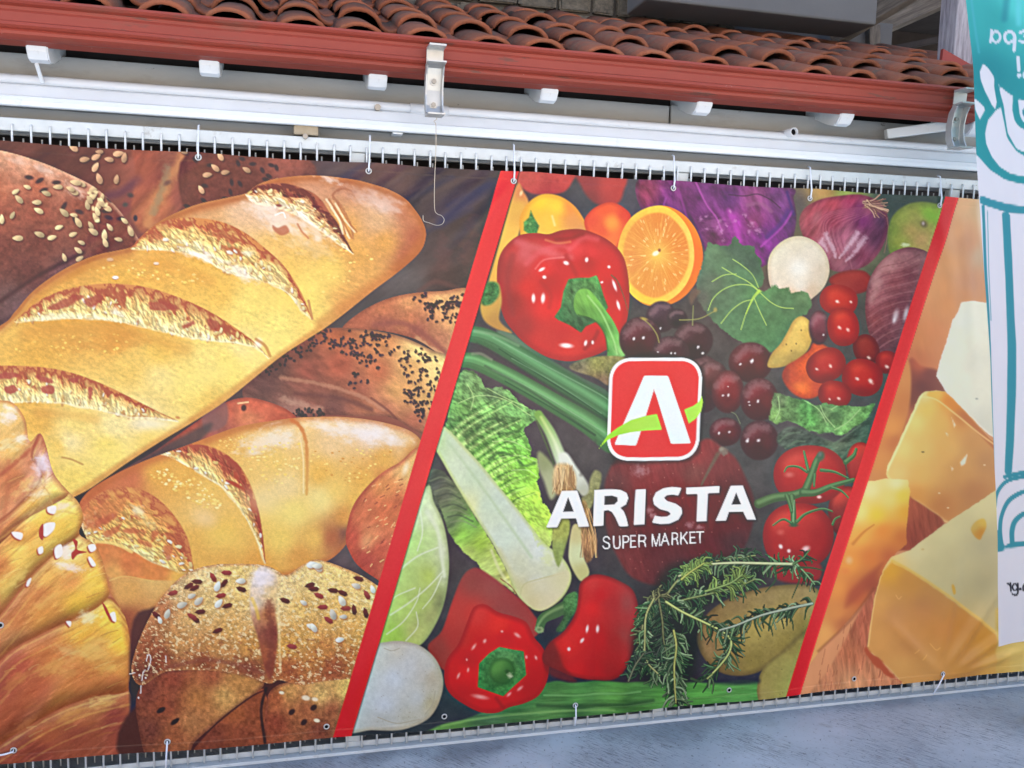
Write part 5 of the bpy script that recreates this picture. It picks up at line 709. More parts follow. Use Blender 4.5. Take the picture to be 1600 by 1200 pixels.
    tomato(1345, 725, 22, 34, (186, 66, 62)); tomato(1325, 800, 30, 40, (150, 58, 56)); k = tomato(1266, 742, 57, 46, (196, 56, 52)); blob(B, 1234, 742, 10, 6, (236, 140, 130), .6, 0, 1, k); blob(B, 1281, 777, 5, 3.5, (246, 200, 196), .9, 0, .8, k); blob(B, 1250, 765, 40, 12, (150, 44, 44), .5, 0, 1, k)
    k = tomato(1248, 838, 56, 52, (190, 52, 50)); blob(B, 1220, 854, 4, 5, (250, 224, 222), .9, -30, .8, k); blob(B, 1233, 861, 4, 4, (244, 206, 206), .9, 0, .8, k); blob(B, 1260, 858, 9, 6, (246, 214, 212), .85, -20, .9, k); blob(B, 1220, 832, 8, 6, (224, 110, 100), .6, 0, 1, k)
    shape(B, [(1205, 880), (1240, 888), (1280, 880), (1282, 905), (1250, 912), (1215, 905)], [(1240, 895, 150, 56, 56)], soft=4, clip=V)
    G = (104, 132, 88)
    for p, w, w1 in (([(1186, 787), (1210, 778), (1240, 774), (1258, 768)], 16, 14), ([(1258, 770), (1268, 745), (1276, 722), (1282, 712)], 14, 10), ([(1256, 770), (1275, 770), (1300, 760), (1334, 750)], 14, 7), ([(1300, 762), (1316, 768), (1328, 780)], 5, 2.5), ([(1238, 776), (1240, 795), (1241, 818)], 10, 10), ([(1230, 775), (1234, 785), (1238, 800)], 8, 6), ([(1262, 738), (1248, 730), (1232, 730), (1226, 738)], 5, 2), ([(1264, 736), (1260, 720), (1257, 706)], 6, 4), ([(1284, 735), (1305, 738), (1326, 748)], 6, 2.5), ([(1274, 742), (1273, 760)], 5, 4), ([(1246, 816), (1260, 804), (1285, 796), (1302, 800)], 6, 2), ([(1238, 818), (1224, 812), (1208, 822)], 5, 2), ([(1322, 722), (1334, 712), (1338, 702)], 9, 5), ([(1302, 820), (1306, 812), (1314, 808)], 4, 2)):
        stroke(B, p, w, [q * .78 for q in G], .95, .25, V, w1); stroke(B, [(x - .5, y - 1.5) for x, y in p], w * .55, [min(255, q * 1.14) for q in G], .8, .9, V, w1 * .5)
    blob(B, 1283, 713, 8, 10, (84, 104, 80), .9, 20, .6, V); blob(B, 1282, 710, 4, 5, (120, 112, 112), .8, 20, .9, V); blob(B, 1241, 821, 10, 4, (76, 96, 70), .8, 0, .7, V); stroke(B, [(1242, 782), (1240, 815)], 2, (170, 190, 150), .6, .9, V)
    # cucumbers
    L = shape(B, [(660, 1150), (690, 1132), (740, 1118), (850, 1068), (900, 1066), (1000, 1064), (1100, 1066), (1180, 1064), (1194, 1075), (1192, 1100), (1000, 1120), (850, 1135), (700, 1150)], [(700, 1128, 108, 158, 88), (760, 1118, 84, 120, 84), (800, 1100, 74, 116, 70), (860, 1075, 84, 130, 74), (900, 1095, 96, 158, 84), (900, 1105, 66, 104, 66), (960, 1085, 104, 166, 84), (980, 1100, 74, 118, 66), (1040, 1080, 92, 156, 76), (1100, 1075, 96, 166, 80), (1150, 1080, 96, 162, 84), (1000, 1072, 90, 146, 78), (860, 1115, 96, 148, 84)], soft=2.5, tex=.12, tsc=4, tang=-2, tst=8, clip=V)
    stroke(B, [(690, 1134), (760, 1120), (850, 1112), (960, 1110)], 5, (140, 190, 110), .5, 1, L); stroke(B, [(840, 1102), (900, 1104), (980, 1100), (1020, 1094)], 8, (56, 84, 56), .6, 1, L); stroke(B, [(850, 1086), (920, 1086), (1000, 1080)], 4, (134, 192, 120), .6, 1, L)
    # peppers at the bottom
    shape(B, [(668, 1012), (690, 985), (706, 940), (722, 902), (738, 888), (756, 892), (800, 925), (830, 955), (840, 990), (760, 1040), (700, 1050)], [(680, 1010, 150, 70, 62), (710, 960, 190, 70, 62), (740, 905, 150, 72, 66), (770, 915, 160, 82, 76), (790, 950, 160, 74, 70), (740, 960, 206, 66, 58), (715, 1000, 180, 62, 56)], soft=2.5, clip=V)
    L = shape(B, [(694, 1060), (698, 1030), (716, 1005), (728, 975), (740, 948), (758, 944), (778, 956), (800, 962), (822, 972), (834, 995), (848, 1012), (857, 1035), (855, 1062), (842, 1086), (820, 1098), (796, 1104), (776, 1113), (750, 1112), (722, 1098), (702, 1082)], [(705, 1045, 206, 50, 46), (725, 1000, 200, 56, 50), (745, 960, 216, 64, 58), (780, 975, 232, 58, 50), (810, 985, 222, 46, 42), (840, 1020, 206, 42, 42), (850, 1055, 190, 38, 40), (745, 1010, 210, 46, 42), (725, 1050, 224, 46, 42), (720, 1085, 190, 38, 38), (760, 1098, 206, 42, 40), (800, 1085, 200, 38, 38), (830, 1080, 186, 36, 38), (735, 1030, 196, 36, 36), (790, 1000, 206, 40, 38)], soft=1.5, edge=(150, 40, 42), ew=7, clip=V)
    for x, y, rx, ry, a in ((740, 1010, 3, 8, 35), (757, 1001, 3.4, 5, 30), (784, 986, 3, 2.4, 0), (808, 992, 8, 4, 35), (716, 1055, 2.6, 7, 25), (731, 1046, 2.4, 5, 10), (729, 1030, 2, 3, 0), (837, 1027, 3, 5, -20), (750, 1088, 17, 5, 10), (812, 1075, 8, 3.4, -40), (795, 1084, 7, 3, -45), (822, 1026, 3, 4, 0)): blob(B, x, y, rx, ry, (255, 206, 200), .65, a, 1, L)
    stroke(B, [(775, 1090), (786, 1105)], 8, (150, 30, 34), .5, 1, L)
    k = shape(B, [(748, 1036), (764, 1020), (780, 1010), (800, 1014), (818, 1017), (820, 1036), (822, 1054), (804, 1070), (786, 1087), (766, 1080), (746, 1073), (747, 1055)], [(755, 1045, 76, 128, 72), (785, 1020, 92, 140, 84), (815, 1030, 84, 130, 78), (760, 1070, 70, 120, 66), (790, 1078, 76, 130, 70), (785, 1045, 84, 140, 66)], smooth=False, soft=1.4, tex=.18, tsc=5, clip=V)
    shape(B, ell(784, 1048, 21, 21), [(776, 1040, 96, 152, 76), (795, 1055, 66, 112, 58), (784, 1065, 66, 110, 58)], soft=3, edge=(54, 92, 52), ew=5, clip=k); blob(B, 796, 1055, 6, 6, (176, 190, 150), .9, 0, .8, k, .3, 3); blob(B, 792, 1048, 5, 4, (54, 84, 50), .6, 0, .9, k)
    L = shape(B, [(848, 1020), (862, 1000), (880, 985), (896, 962), (902, 935), (906, 910), (922, 898), (942, 898), (966, 906), (988, 922), (996, 955), (992, 1000), (976, 1040), (960, 1060), (935, 1064), (900, 1058), (870, 1046), (850, 1036)], [(905, 930, 196, 56, 52), (925, 910, 206, 66, 62), (925, 950, 226, 52, 50), (940, 930, 206, 46, 48), (955, 940, 180, 54, 54), (978, 940, 160, 74, 72), (975, 990, 160, 70, 66), (960, 1000, 172, 52, 50), (935, 1000, 200, 40, 42), (905, 990, 222, 52, 50), (885, 1010, 226, 54, 50), (900, 1040, 206, 46, 46), (930, 1050, 190, 42, 42), (955, 1050, 166, 50, 48), (860, 1025, 140, 56, 52)], soft=2, edge=(120, 44, 46), ew=6, clip=V)
    for x, y, rx, ry, a in ((917, 982, 3, 8, 10), (934, 983, 3.4, 8, 5), (909, 1000, 3, 6, 35), (888, 1013, 3.6, 4, 0)): blob(B, x, y, rx, ry, (255, 214, 214), .9, a, .8, L)
    shape(B, [(862, 1000), (848, 1030), (860, 1055), (900, 1064), (880, 1040)], [(128, 52, 50)], soft=4, alpha=.7, clip=V)
    for p, w, w1 in (([(842, 982), (848, 966), (866, 956), (886, 946)], 14, 22),): stroke(B, p, w, (84, 112, 74), 1, .2, V, w1); stroke(B, [(840, 976), (850, 962), (866, 952), (886, 944)], 5, (140, 170, 112), .7, 1, V, 8)
    shape(B, [(880, 934), (900, 924), (900, 950), (888, 970), (880, 984), (868, 984), (880, 962)], [(890, 940, 92, 132, 80), (880, 972, 74, 100, 66)], soft=2, tex=.2, tsc=4, clip=V); blob(B, 842, 983, 8, 6, (150, 166, 120), .95, 20, .5, V, .2, 3); blob(B, 842, 983, 4, 3, (100, 116, 80), .8, 0, .9, V)
    # cabbage and white turnip at the stripe
    L = shape(B, [(560, 1080), (600, 880), (664, 762), (678, 785), (692, 815), (700, 855), (701, 895), (694, 940), (680, 975), (660, 1004), (640, 1012), (600, 1020)], [(655, 800, 212, 226, 176), (670, 800, 214, 226, 186), (695, 860, 206, 214, 180), (692, 900, 190, 200, 160), (670, 850, 196, 222, 150), (650, 850, 190, 222, 136), (640, 900, 186, 210, 124), (670, 900, 184, 204, 104), (660, 940, 180, 202, 112), (630, 950, 190, 220, 120), (615, 990, 166, 204, 92), (650, 985, 186, 196, 120), (675, 960, 166, 172, 110), (690, 940, 136, 142, 96)], soft=1.8, edge=(150, 164, 110), ew=5, tex=.05, tsc=8, clip=V)
    for p, w in (([(612, 900), (650, 870), (684, 855)], 5), ([(610, 960), (640, 940), (670, 915), (692, 892)], 4), ([(604, 990), (630, 970), (650, 940), (656, 918)], 3), ([(648, 918), (620, 930), (610, 940)], 3), ([(668, 800), (684, 830), (690, 870), (694, 900)], 10), ([(634, 1000), (652, 978), (650, 955)], 3), ([(690, 900), (676, 930), (660, 950)], 3), ([(655, 790), (660, 830), (652, 860)], 4)): stroke(B, p, w, (226, 234, 206), .65, 1, L, w * .7)
    L = shape(B, [(540, 1140), (566, 1070), (585, 1012), (605, 1002), (630, 1001), (656, 1008), (678, 1026), (690, 1050), (692, 1074), (684, 1102), (670, 1122), (648, 1134), (620, 1141), (580, 1140)], [(595, 1030, 206, 208, 202), (620, 1010, 206, 204, 190), (615, 1060, 206, 216, 226), (640, 1040, 206, 210, 212), (600, 1100, 202, 212, 222), (660, 1040, 200, 200, 194), (680, 1060, 190, 180, 160), (650, 1090, 200, 206, 206), (675, 1100, 186, 180, 150), (640, 1125, 190, 190, 176), (600, 1128, 186, 190, 186)], soft=1.6, edge=(166, 156, 132), ew=6, tex=.03, tsc=6, gr=.03, clip=V)
    for p in ([(600, 1012), (612, 1016), (624, 1012)], [(590, 1120), (620, 1130), (655, 1124)], [(680, 1080), (676, 1100), (664, 1116)]): stroke(B, p, 2, (170, 164, 146), .6, .9, L)
    for _ in range(26): blob(B, rr.uniform(585, 685), rr.uniform(1020, 1130), 1, 1, (150, 142, 130), .6, 0, .6, L)
    # potatoes
    L = shape(B, [(1088, 1000), (1100, 965), (1130, 940), (1175, 922), (1225, 914), (1268, 916), (1288, 935), (1278, 972), (1245, 1002), (1210, 1036), (1175, 1054), (1135, 1054), (1105, 1035)], [(1110, 960, 140, 116, 74), (1150, 940, 150, 128, 84), (1200, 930, 160, 140, 92), (1260, 925, 166, 146, 98), (1270, 950, 170, 150, 96), (1220, 970, 182, 168, 100), (1180, 990, 178, 162, 92), (1140, 1000, 170, 152, 88), (1110, 1010, 150, 124, 84), (1180, 1030, 150, 134, 74), (1130, 1040, 124, 106, 66), (1230, 1000, 156, 140, 76), (1255, 980, 150, 132, 72)], soft=2, edge=(104, 88, 58), ew=7, tex=.05, clip=V)
    L = shape(B, [(1184, 1090), (1186, 1060), (1200, 1036), (1226, 1016), (1250, 994), (1275, 970), (1300, 960), (1260, 1100), (1200, 1110)], [(1195, 1060, 160, 150, 86), (1225, 1040, 170, 160, 92), (1250, 1010, 160, 142, 80), (1265, 990, 136, 116, 70), (1220, 1075, 172, 164, 92), (1195, 1085, 166, 156, 92)], soft=1.8, edge=(120, 104, 64), ew=5, tex=.05, clip=V)
    for _ in range(40): blob(B, rr.uniform(1110, 1270), rr.uniform(930, 1085), 1.2, 1.2, (110, 96, 60), .5, 0, .6, V)
    stroke(B, [(1100, 1062), (1150, 1066), (1184, 1064)], 12, (50, 54, 64), .8, 1, V)
    # rosemary
    def sprig(pts, n, ln, cst, tones, seed, w=3.5, stem=3.4, spread=55, droop=.2):
        q = random.Random(seed); P = smooth_poly(pts, 8, False)
        for k in range(int(n * 1.9)):
            t = q.random() * (len(P) - 1.01); i = int(t); f = t - i; x = P[i][0] * (1 - f) + P[i + 1][0] * f; y = P[i][1] * (1 - f) + P[i + 1][1] * f
            a = math.atan2(P[i + 1][1] - P[i][1], P[i + 1][0] - P[i][0]) + math.radians(q.choice((-1, 1)) * q.uniform(spread * .45, spread * 1.35)); l = ln * q.uniform(.45, 1.0)
            c = q.choice(tones); g = q.uniform(.8, 1.2); cv = q.uniform(-.5, .5); mx, my = x + l * .55 * math.cos(a), y + l * .55 * math.sin(a); e = (x + l * math.cos(a + cv), y + l * math.sin(a + cv) + droop * l)
            stroke(B, [(x, y), (mx, my), e], w * 1.5, [v * g * .55 for v in c], .8, .4, V, w * .7); stroke(B, [(x, y - .6), (mx, my - .8), (e[0], e[1] - .4)], w * .95, [min(255, v * g) for v in c], .95, .5, V, w * .4)
        if stem: stroke(B, pts, stem * 1.3, [v * .6 for v in cst], .8, .4, V, stem * .8); stroke(B, [(x, y - .5) for x, y in pts], stem * .8, cst, .95, .5, V, stem * .5)
    shape(B, [(985, 1000), (1000, 960), (1015, 925), (1040, 890), (1080, 875), (1130, 870), (1180, 880), (1190, 905), (1150, 925), (1120, 940), (1095, 960), (1090, 1020), (1070, 1070), (1000, 1060)], [(46, 54, 48)], soft=12, alpha=.8, clip=V)
    T1 = [(66, 98, 66), (86, 116, 82), (56, 86, 62), (110, 138, 98), (132, 156, 120)]; T2 = [(54, 78, 58), (66, 92, 68), (82, 104, 80), (74, 84, 72)]; T3 = [(110, 116, 84), (96, 100, 76), (126, 128, 92)]
    sprig([(1040, 930), (1060, 905), (1090, 885), (1130, 875), (1180, 868)], 60, 26, (150, 160, 110), T2, 1); sprig([(1010, 1010), (1002, 980), (1012, 950), (1030, 930)], 60, 24, (150, 150, 106), T3, 2); sprig([(1035, 960), (1060, 940), (1100, 930), (1150, 918), (1180, 905)], 60, 24, (140, 156, 104), T1, 3)
    sprig([(1020, 935), (1008, 960), (1006, 995), (1008, 1030), (1030, 1055)], 70, 24, (170, 176, 120), T1, 4); sprig([(1028, 935), (1034, 970), (1036, 1000), (1044, 1030)], 60, 24, (120, 126, 90), T2, 5)
    sprig([(1052, 985), (1056, 1010), (1053, 1040), (1054, 1070), (1056, 1098)], 70, 28, (176, 182, 110), T1, 6); sprig([(1040, 940), (1064, 955), (1095, 970), (1125, 985), (1142, 1000), (1140, 1020), (1125, 1040), (1105, 1060)], 60, 27, (190, 204, 130), T1, 7, stem=4); sprig([(1270, 944), (1230, 952), (1190, 962), (1150, 978), (1125, 985)], 42, 24, (176, 190, 166), T1, 8, stem=4.5, droop=.35)
    sprig([(1245, 882), (1210, 881), (1175, 880), (1140, 880), (1100, 884), (1060, 900)], 56, 24, (196, 206, 160), T1, 9, stem=5); sprig([(1245, 882), (1258, 895), (1274, 914)], 8, 22, (140, 166, 120), T1, 10, w=3); sprig([(1240, 882), (1256, 872), (1266, 860)], 5, 18, (110, 136, 92), T2, 11, w=3); sprig([(980, 1062), (990, 1040), (1004, 1020)], 22, 20, (120, 124, 100), T2, 12); sprig([(1064, 905), (1078, 894), (1100, 880)], 26, 22, (186, 196, 110), [(150, 176, 100), (126, 156, 90)], 13); sprig([(1102, 924), (1140, 912), (1160, 898)], 26, 24, (150, 176, 110), [(136, 160, 92), (110, 140, 84)], 14)
    for p in ([(1248, 888), (1250, 905), (1238, 935)], [(1210, 884), (1212, 905), (1196, 925)], [(1250, 887), (1270, 888), (1288, 892)], [(1190, 968), (1204, 980), (1208, 994)], [(1228, 958), (1238, 970), (1240, 985)], [(1145, 996), (1160, 998), (1172, 996)], [(1142, 1024), (1150, 1035), (1154, 1044)], [(1080, 1060), (1095, 1064), (1112, 1052)]): stroke(B, p, 4.4, (70, 92, 64), .9, .4, V, 2)
    # stripes
    for a, b, c, d in ((782, 811, 522, 550), (1477, 1498, 1230, 1252)):
        y0, y1 = (267, 1145) if a < 1000 else (308, 1083); e = 120; s0, s1 = (a - c) / (y1 - y0) * e, (b - d) / (y1 - y0) * e
        stroke(B, [(b + s1, y0 - e), (d - s1, y1 + e)], 5, (60, 34, 36), .55, 1, smooth=False)
        shape(B, [(a + s0, y0 - e), (b + s1, y0 - e), (d - s1, y1 + e), (c - s0, y1 + e)], [(a, y0, 220, 54, 58), ((a + c) / 2, (y0 + y1) / 2, 224, 62, 62), (c, y1, 212, 48, 54), ((a + 3 * c) / 4, (y0 + 3 * y1) / 4, 220, 60, 62)], smooth=False, soft=1.2)
    # badge and lettering
    W = (240, 244, 252); R = (228, 60, 60)
    shape(B, [(982, 562), (1075, 562), (1094, 572), (1102, 590), (1096, 695), (1086, 714), (1065, 722), (975, 724), (956, 712)], [(50, 46, 46)], soft=4, alpha=.5)
    def rrect(tl, trr, br, bl, r):
        o = []; c = [tl, trr, br, bl]
        for i in range(4):
            p, a, b = np.array(c[i], float), np.array(c[i - 1], float), np.array(c[(i + 1) % 4], float); u = (a - p) / np.hypot(*(a - p)) * r; w = (b - p) / np.hypot(*(b - p)) * r
            for t in np.linspace(0, 1, 7): o.append(tuple((1 - t) ** 2 * (p + u) + 2 * t * (1 - t) * (p + (u + w) * .12) + t * t * (p + w)))
        return o
    shape(B, rrect((953, 559), (1098, 559), (1092, 719), (948, 720), 30), [W], smooth=False, soft=1.2)
    shape(B, rrect((958, 564), (1093, 564), (1087, 713.5), (953, 714.5), 26), [R], smooth=False, soft=1.2)
    shape(B, [(960, 695), (1006, 587), (1044, 587), (1080, 693), (1048, 693.5), (1022, 608), (993, 696)], [(238, 242, 252)], smooth=False, soft=1.2)
    GR = (180, 226, 84)
    shape(B, [(934, 704), (941, 693), (950, 680), (966, 668), (986, 656), (1006, 650), (1026, 646.5), (1034, 671.5), (1010, 672), (986, 675), (966, 680), (951, 687), (942, 695)], [(950, 685, 166, 222, 60)] + [(1000, 660) + GR], smooth=False, soft=1.2)
    shape(B, [(1069, 640), (1084, 634), (1093, 627), (1096.5, 618), (1098.5, 628), (1096, 642), (1088, 654), (1076.5, 662)], [GR], smooth=False, soft=1.2)
    LT = [([(853, 824), (878, 767), (902, 766.5), (920.4, 822.4), (903.6, 823), (899.6, 809.6), (876.6, 810), (870.4, 823.6)], [(887.6, 777), (896, 799), (879.6, 799.4)], 0),
          ([(929, 766), (945, 764.6), (958, 764.4), (970, 765.6), (979, 770), (981.6, 778), (978, 788), (969, 793.6), (974, 798), (978, 808), (981, 821.6), (967, 822), (961, 808), (956, 800), (950, 797), (943.6, 798), (942.4, 821.2), (926.4, 822)], [(945, 775), (956, 774.4), (964.4, 777), (965, 783), (960, 788), (944.4, 789)], 0),
          ([(992.4, 764.4), (1008, 763.4), (1005.6, 818.4), (989, 819.6)], None, 0),
          ([(1065, 762), (1060, 774.4), (1050, 772.6), (1041, 774), (1037, 778), (1042, 782.5), (1056, 787), (1065, 793.5), (1066, 802), (1060, 812), (1046, 818), (1032, 818.6), (1017.6, 816), (1022, 805), (1032, 807), (1042, 806.6), (1048, 803), (1044, 799), (1030, 795), (1021, 788), (1019, 779), (1024, 769), (1036, 762.6), (1050, 760.6)], None, 0),
          ([(1072, 762), (1125, 759.6), (1124, 770.4), (1106.4, 771), (1104, 814.4), (1088, 815), (1090, 772), (1072.4, 772.4)], None, 0),
          ([(1118, 814), (1142, 759), (1161, 758.6), (1181.4, 812), (1167, 812), (1161, 799.4), (1139, 800), (1134.4, 813.6)], [(1150.4, 770), (1158, 788), (1143, 788.6)], 0)]
    for o, h, s in LT: shape(B, [(x + 1.5, y + 2.5) for x, y in o], [(46, 42, 44)], smooth=False, soft=4, alpha=.55)
    for o, h, s in LT:
        if h:
            hx = np.array(h); x0, y0 = hx.min(0) - 3; x1, y1 = hx.max(0) + 3; g = B.sub(x0, y0, x1, y1); keep = B.C[g].copy()
        shape(B, o, [W], smooth=False, soft=1.2)
        if h: m = np.clip(sdf(B.X[g], B.Y[g], hx) / 1.2 + .5, 0, 1)[..., None]; B.C[g] = B.C[g] * (1 - m) + keep * m
    GL = {'S': [[(.9, .2), (.75, .05), (.4, 0), (.1, .12), (.1, .32), (.4, .46), (.75, .56), (.92, .74), (.8, .94), (.45, 1), (.15, .94), (0, .78)]], 'U': [[(.05, 0), (.05, .7), (.2, .95), (.5, 1), (.8, .95), (.95, .7), (.95, 0)]], 'P': [[(.08, 1), (.08, 0)], [(.08, .02), (.6, .02), (.9, .12), (.92, .38), (.65, .52), (.08, .54)]], 'E': [[(.95, .02), (.1, .02)], [(.1, 0), (.1, 1)], [(.1, .98), (1, .98)], [(.1, .48), (.85, .48)]],
          'R': [[(.08, 1), (.08, 0)], [(.08, .02), (.65, .02), (.92, .12), (.92, .38), (.65, .5), (.08, .52)], [(.62, .52), (.85, .65), (.98, 1)]], 'M': [[(.05, 1), (.05, 0)], [(.05, 0), (.5, 1)], [(.5, 1), (.95, 0)], [(.95, 0), (.95, 1)]], 'A': [[(0, 1), (.5, 0)], [(.5, 0), (1, 1)], [(.2, .66), (.8, .66)]], 'K': [[(.08, 0), (.08, 1)], [(.95, 0), (.1, .62)], [(.4, .42), (1, 1)]], 'T': [[(0, .02), (1, .02)], [(.5, .02), (.5, 1)]]}
    for ch, a, b in (('S', 608, 662), ('U', 688, 738), ('P', 757, 808), ('E', 818, 860), ('R', 882, 937), ('M', 988, 1052), ('A', 1062, 1122), ('R', 1146, 1194), ('K', 1214, 1268), ('E', 1286, 1332), ('T', 1342, 1394)):
        for st in GL[ch]:
            q = []
            for u, v in st:
                zx = a + (b - a) * u; tp = 692 - (zx - 608) * .051; bt = 784 - (zx - 608) * .06; q.append((820 + zx / 5, 700 + (tp + (bt - tp) * v) / 5))
            stroke(B, q, 2.5, W, 1, .35)
def paint_cheese(pr):
    B = pr
    V = shape(B, [(1490, 150), (1498, 308), (1252, 1082), (1215, 1200), (1700, 1200), (1700, 150)],
          [(1505, 320, 226, 176, 140), (1525, 330, 206, 170, 138), (1490, 360, 222, 164, 128), (1510, 380, 204, 150, 122), (1480, 410, 218, 158, 116), (1515, 440, 200, 146, 120), (1530, 400, 196, 166, 146), (1465, 450, 220, 156, 112), (1480, 480, 216, 150, 106), (1500, 470, 206, 146, 110), (1440, 530, 214, 142, 100), (1460, 520, 212, 140, 100), (1430, 560, 200, 124, 92), (1600, 400, 200, 160, 130)], smooth=False, tex=.03, tsc=20, tang=80, tst=3)
    blob(B, 1512, 385, 12, 60, (196, 142, 112), .5, 5, 1, V); blob(B, 1534, 350, 8, 60, (226, 220, 222), .5, -6, 1, V)
    shape(B, [(1420, 562), (1440, 572), (1464, 578), (1470, 590), (1480, 612), (1445, 614), (1436, 628), (1420, 660), (1400, 700), (1385, 740), (1370, 760), (1400, 640)], [(1440, 570, 196, 108, 84), (1450, 585, 140, 84, 80), (1440, 605, 128, 78, 76), (1425, 620, 136, 84, 76), (1415, 590, 150, 88, 78), (1415, 650, 190, 116, 90), (1400, 690, 206, 134, 94)], soft=3, clip=V)
    shape(B, [(1405, 590), (1418, 562), (1424, 590), (1420, 640), (1404, 690), (1390, 720), (1384, 760), (1340, 760), (1380, 660)], [(1415, 590, 210, 144, 96), (1410, 630, 204, 134, 90), (1395, 670, 222, 154, 96), (1380, 720, 214, 148, 96), (1400, 690, 200, 126, 88), (1365, 750, 206, 142, 96)], soft=3, clip=V)
    # white cheese
    L = shape(B, [(1500, 472), (1522, 470), (1545, 474), (1640, 478), (1640, 760), (1560, 690), (1540, 676), (1510, 646), (1478, 612), (1463, 588), (1470, 560), (1480, 530), (1488, 500), (1496, 486)], [(1505, 490, 232, 226, 216), (1530, 490, 226, 222, 212), (1490, 540, 236, 228, 212), (1530, 560, 222, 216, 204), (1480, 590, 236, 228, 212), (1510, 620, 228, 222, 208), (1545, 660, 214, 208, 196)], smooth=False, soft=1.5, wob=.7, wsc=5, edge=(240, 236, 226), ew=3, tex=.012, tsc=14, clip=V)
    blob(B, 1526, 623, 3, 2, (140, 136, 128), .6, 0, .8, L)
    # upper yellow wedge
    L = shape(B, [(1445, 612), (1462, 610), (1476, 612), (1490, 624), (1510, 644), (1545, 684), (1640, 760), (1640, 900), (1480, 818), (1470, 812), (1440, 790), (1405, 772), (1384, 742), (1386, 728), (1402, 695), (1420, 656), (1436, 620)], [(1445, 618, 240, 206, 140), (1470, 616, 236, 184, 96), (1480, 625, 226, 150, 70), (1500, 650, 206, 130, 74), (1450, 640, 240, 194, 110), (1430, 660, 242, 208, 132), (1470, 660, 234, 180, 104), (1410, 700, 242, 206, 134), (1440, 700, 238, 190, 118), (1480, 700, 230, 176, 106), (1520, 690, 206, 148, 92), (1400, 740, 238, 196, 130), (1440, 740, 232, 182, 112), (1500, 730, 214, 156, 96), (1540, 720, 196, 140, 92), (1430, 775, 220, 156, 92), (1470, 790, 204, 136, 86), (1520, 770, 196, 134, 88), (1600, 780, 190, 130, 90)], smooth=False, soft=1.4, wob=.8, edge=(246, 222, 160), ew=4, tex=.008, tsc=16, clip=V)
    shape(B, [(1450, 612), (1476, 611), (1490, 624), (1545, 684), (1640, 762), (1640, 790), (1545, 696), (1500, 650), (1470, 628), (1448, 618)], [(1460, 616, 238, 184, 96), (1485, 628, 222, 140, 66), (1510, 655, 196, 116, 70), (1540, 684, 190, 116, 74)], smooth=False, soft=2, clip=L)
    stroke(B, [(1440, 620), (1462, 624), (1490, 645), (1530, 678), (1560, 700)], 3.5, (246, 214, 150), .7, 1, L); stroke(B, [(1440, 616), (1425, 650), (1404, 696), (1386, 734)], 5, (250, 236, 190), .6, 1, L)
    for p in ([(1498, 722), (1508, 710), (1510, 708), (1506, 724), (1500, 728)], [(1484, 728), (1488, 732), (1486, 736)], [(1476, 675), (1480, 678), (1479, 682)], [(1486, 652), (1492, 664), (1490, 668)]): shape(B, p, [(246, 226, 206)], smooth=False, soft=1.6, clip=L)
    blob(B, 1441, 706, 3, 1.6, (96, 84, 60), .9, 0, .5, L)
    for x, y in ((1466, 770), (1480, 793), (1536, 726)): blob(B, x, y, 2.4, 1.6, (246, 222, 190), .8, 0, .7, L)
    # board between
    shape(B, [(1410, 770), (1424, 778), (1450, 795), (1474, 816), (1460, 850), (1410, 860), (1390, 850)], [(1430, 790, 176, 98, 78), (1455, 815, 166, 92, 74), (1425, 840, 160, 86, 72)], soft=2, tex=.1, tsc=4, tang=80, tst=6, clip=V)
    shape(B, [(1250, 1100), (1300, 1040), (1360, 930), (1400, 900), (1380, 1030), (1420, 1070), (1460, 1110), (1240, 1120)], [(1290, 1060, 196, 134, 104), (1330, 1020, 190, 120, 92), (1350, 960, 176, 104, 84), (1365, 1000, 180, 108, 88), (1380, 1050, 196, 136, 106), (1330, 1070, 204, 150, 116), (1270, 1080, 196, 140, 108)], soft=2.5, tex=.16, tsc=4, tang=84, tst=7, clip=V)
    rr = random.Random(21)
    for _ in range(70): x, y = rr.uniform(1275, 1400), rr.uniform(960, 1075); stroke(B, [(x, y), (x - 2, y + rr.uniform(6, 14))], 1.4, (150, 84, 66), .45, .8, V)
    # left wedge with holes
    L = shape(B, [(1252, 1062), (1280, 980), (1330, 820), (1350, 754), (1380, 748), (1418, 749), (1421, 770), (1419, 790), (1416, 820), (1416, 850), (1402, 862), (1390, 880), (1370, 920), (1345, 950), (1310, 990), (1280, 1020)], smooth=False, cs=[(1360, 765, 240, 216, 160), (1400, 755, 242, 220, 170), (1390, 780, 240, 208, 130), (1345, 800, 244, 216, 140), (1410, 775, 244, 200, 90), (1370, 805, 244, 198, 84), (1415, 800, 236, 168, 76), (1345, 840, 236, 172, 92), (1380, 830, 226, 146, 80), (1410, 840, 206, 124, 76), (1330, 880, 230, 156, 84), (1360, 870, 216, 132, 78), (1390, 870, 196, 112, 78), (1340, 930, 196, 108, 76), (1310, 920, 226, 152, 88), (1310, 960, 214, 144, 90), (1290, 990, 222, 164, 104), (1270, 1040, 220, 170, 112), (1320, 975, 186, 114, 82), (1365, 915, 168, 92, 74)], soft=1.5, wob=1, clip=V)
    stroke(B, [(1334, 850), (1350, 832), (1366, 820)], 7, (196, 120, 70), .7, 1, L, 3); shape(B, [(1322, 950), (1330, 925), (1360, 895), (1380, 880), (1366, 908), (1340, 938)], [(172, 92, 74)], soft=6, alpha=.7, clip=L); blob(B, 1328, 876, 7, 8, (236, 196, 160), .6, 0, .9, L); blob(B, 1322, 893, 10, 7, (222, 130, 84), .5, 0, 1, L); stroke(B, [(1280, 1018), (1330, 970), (1366, 920)], 6, (140, 84, 66), .5, 1, V)
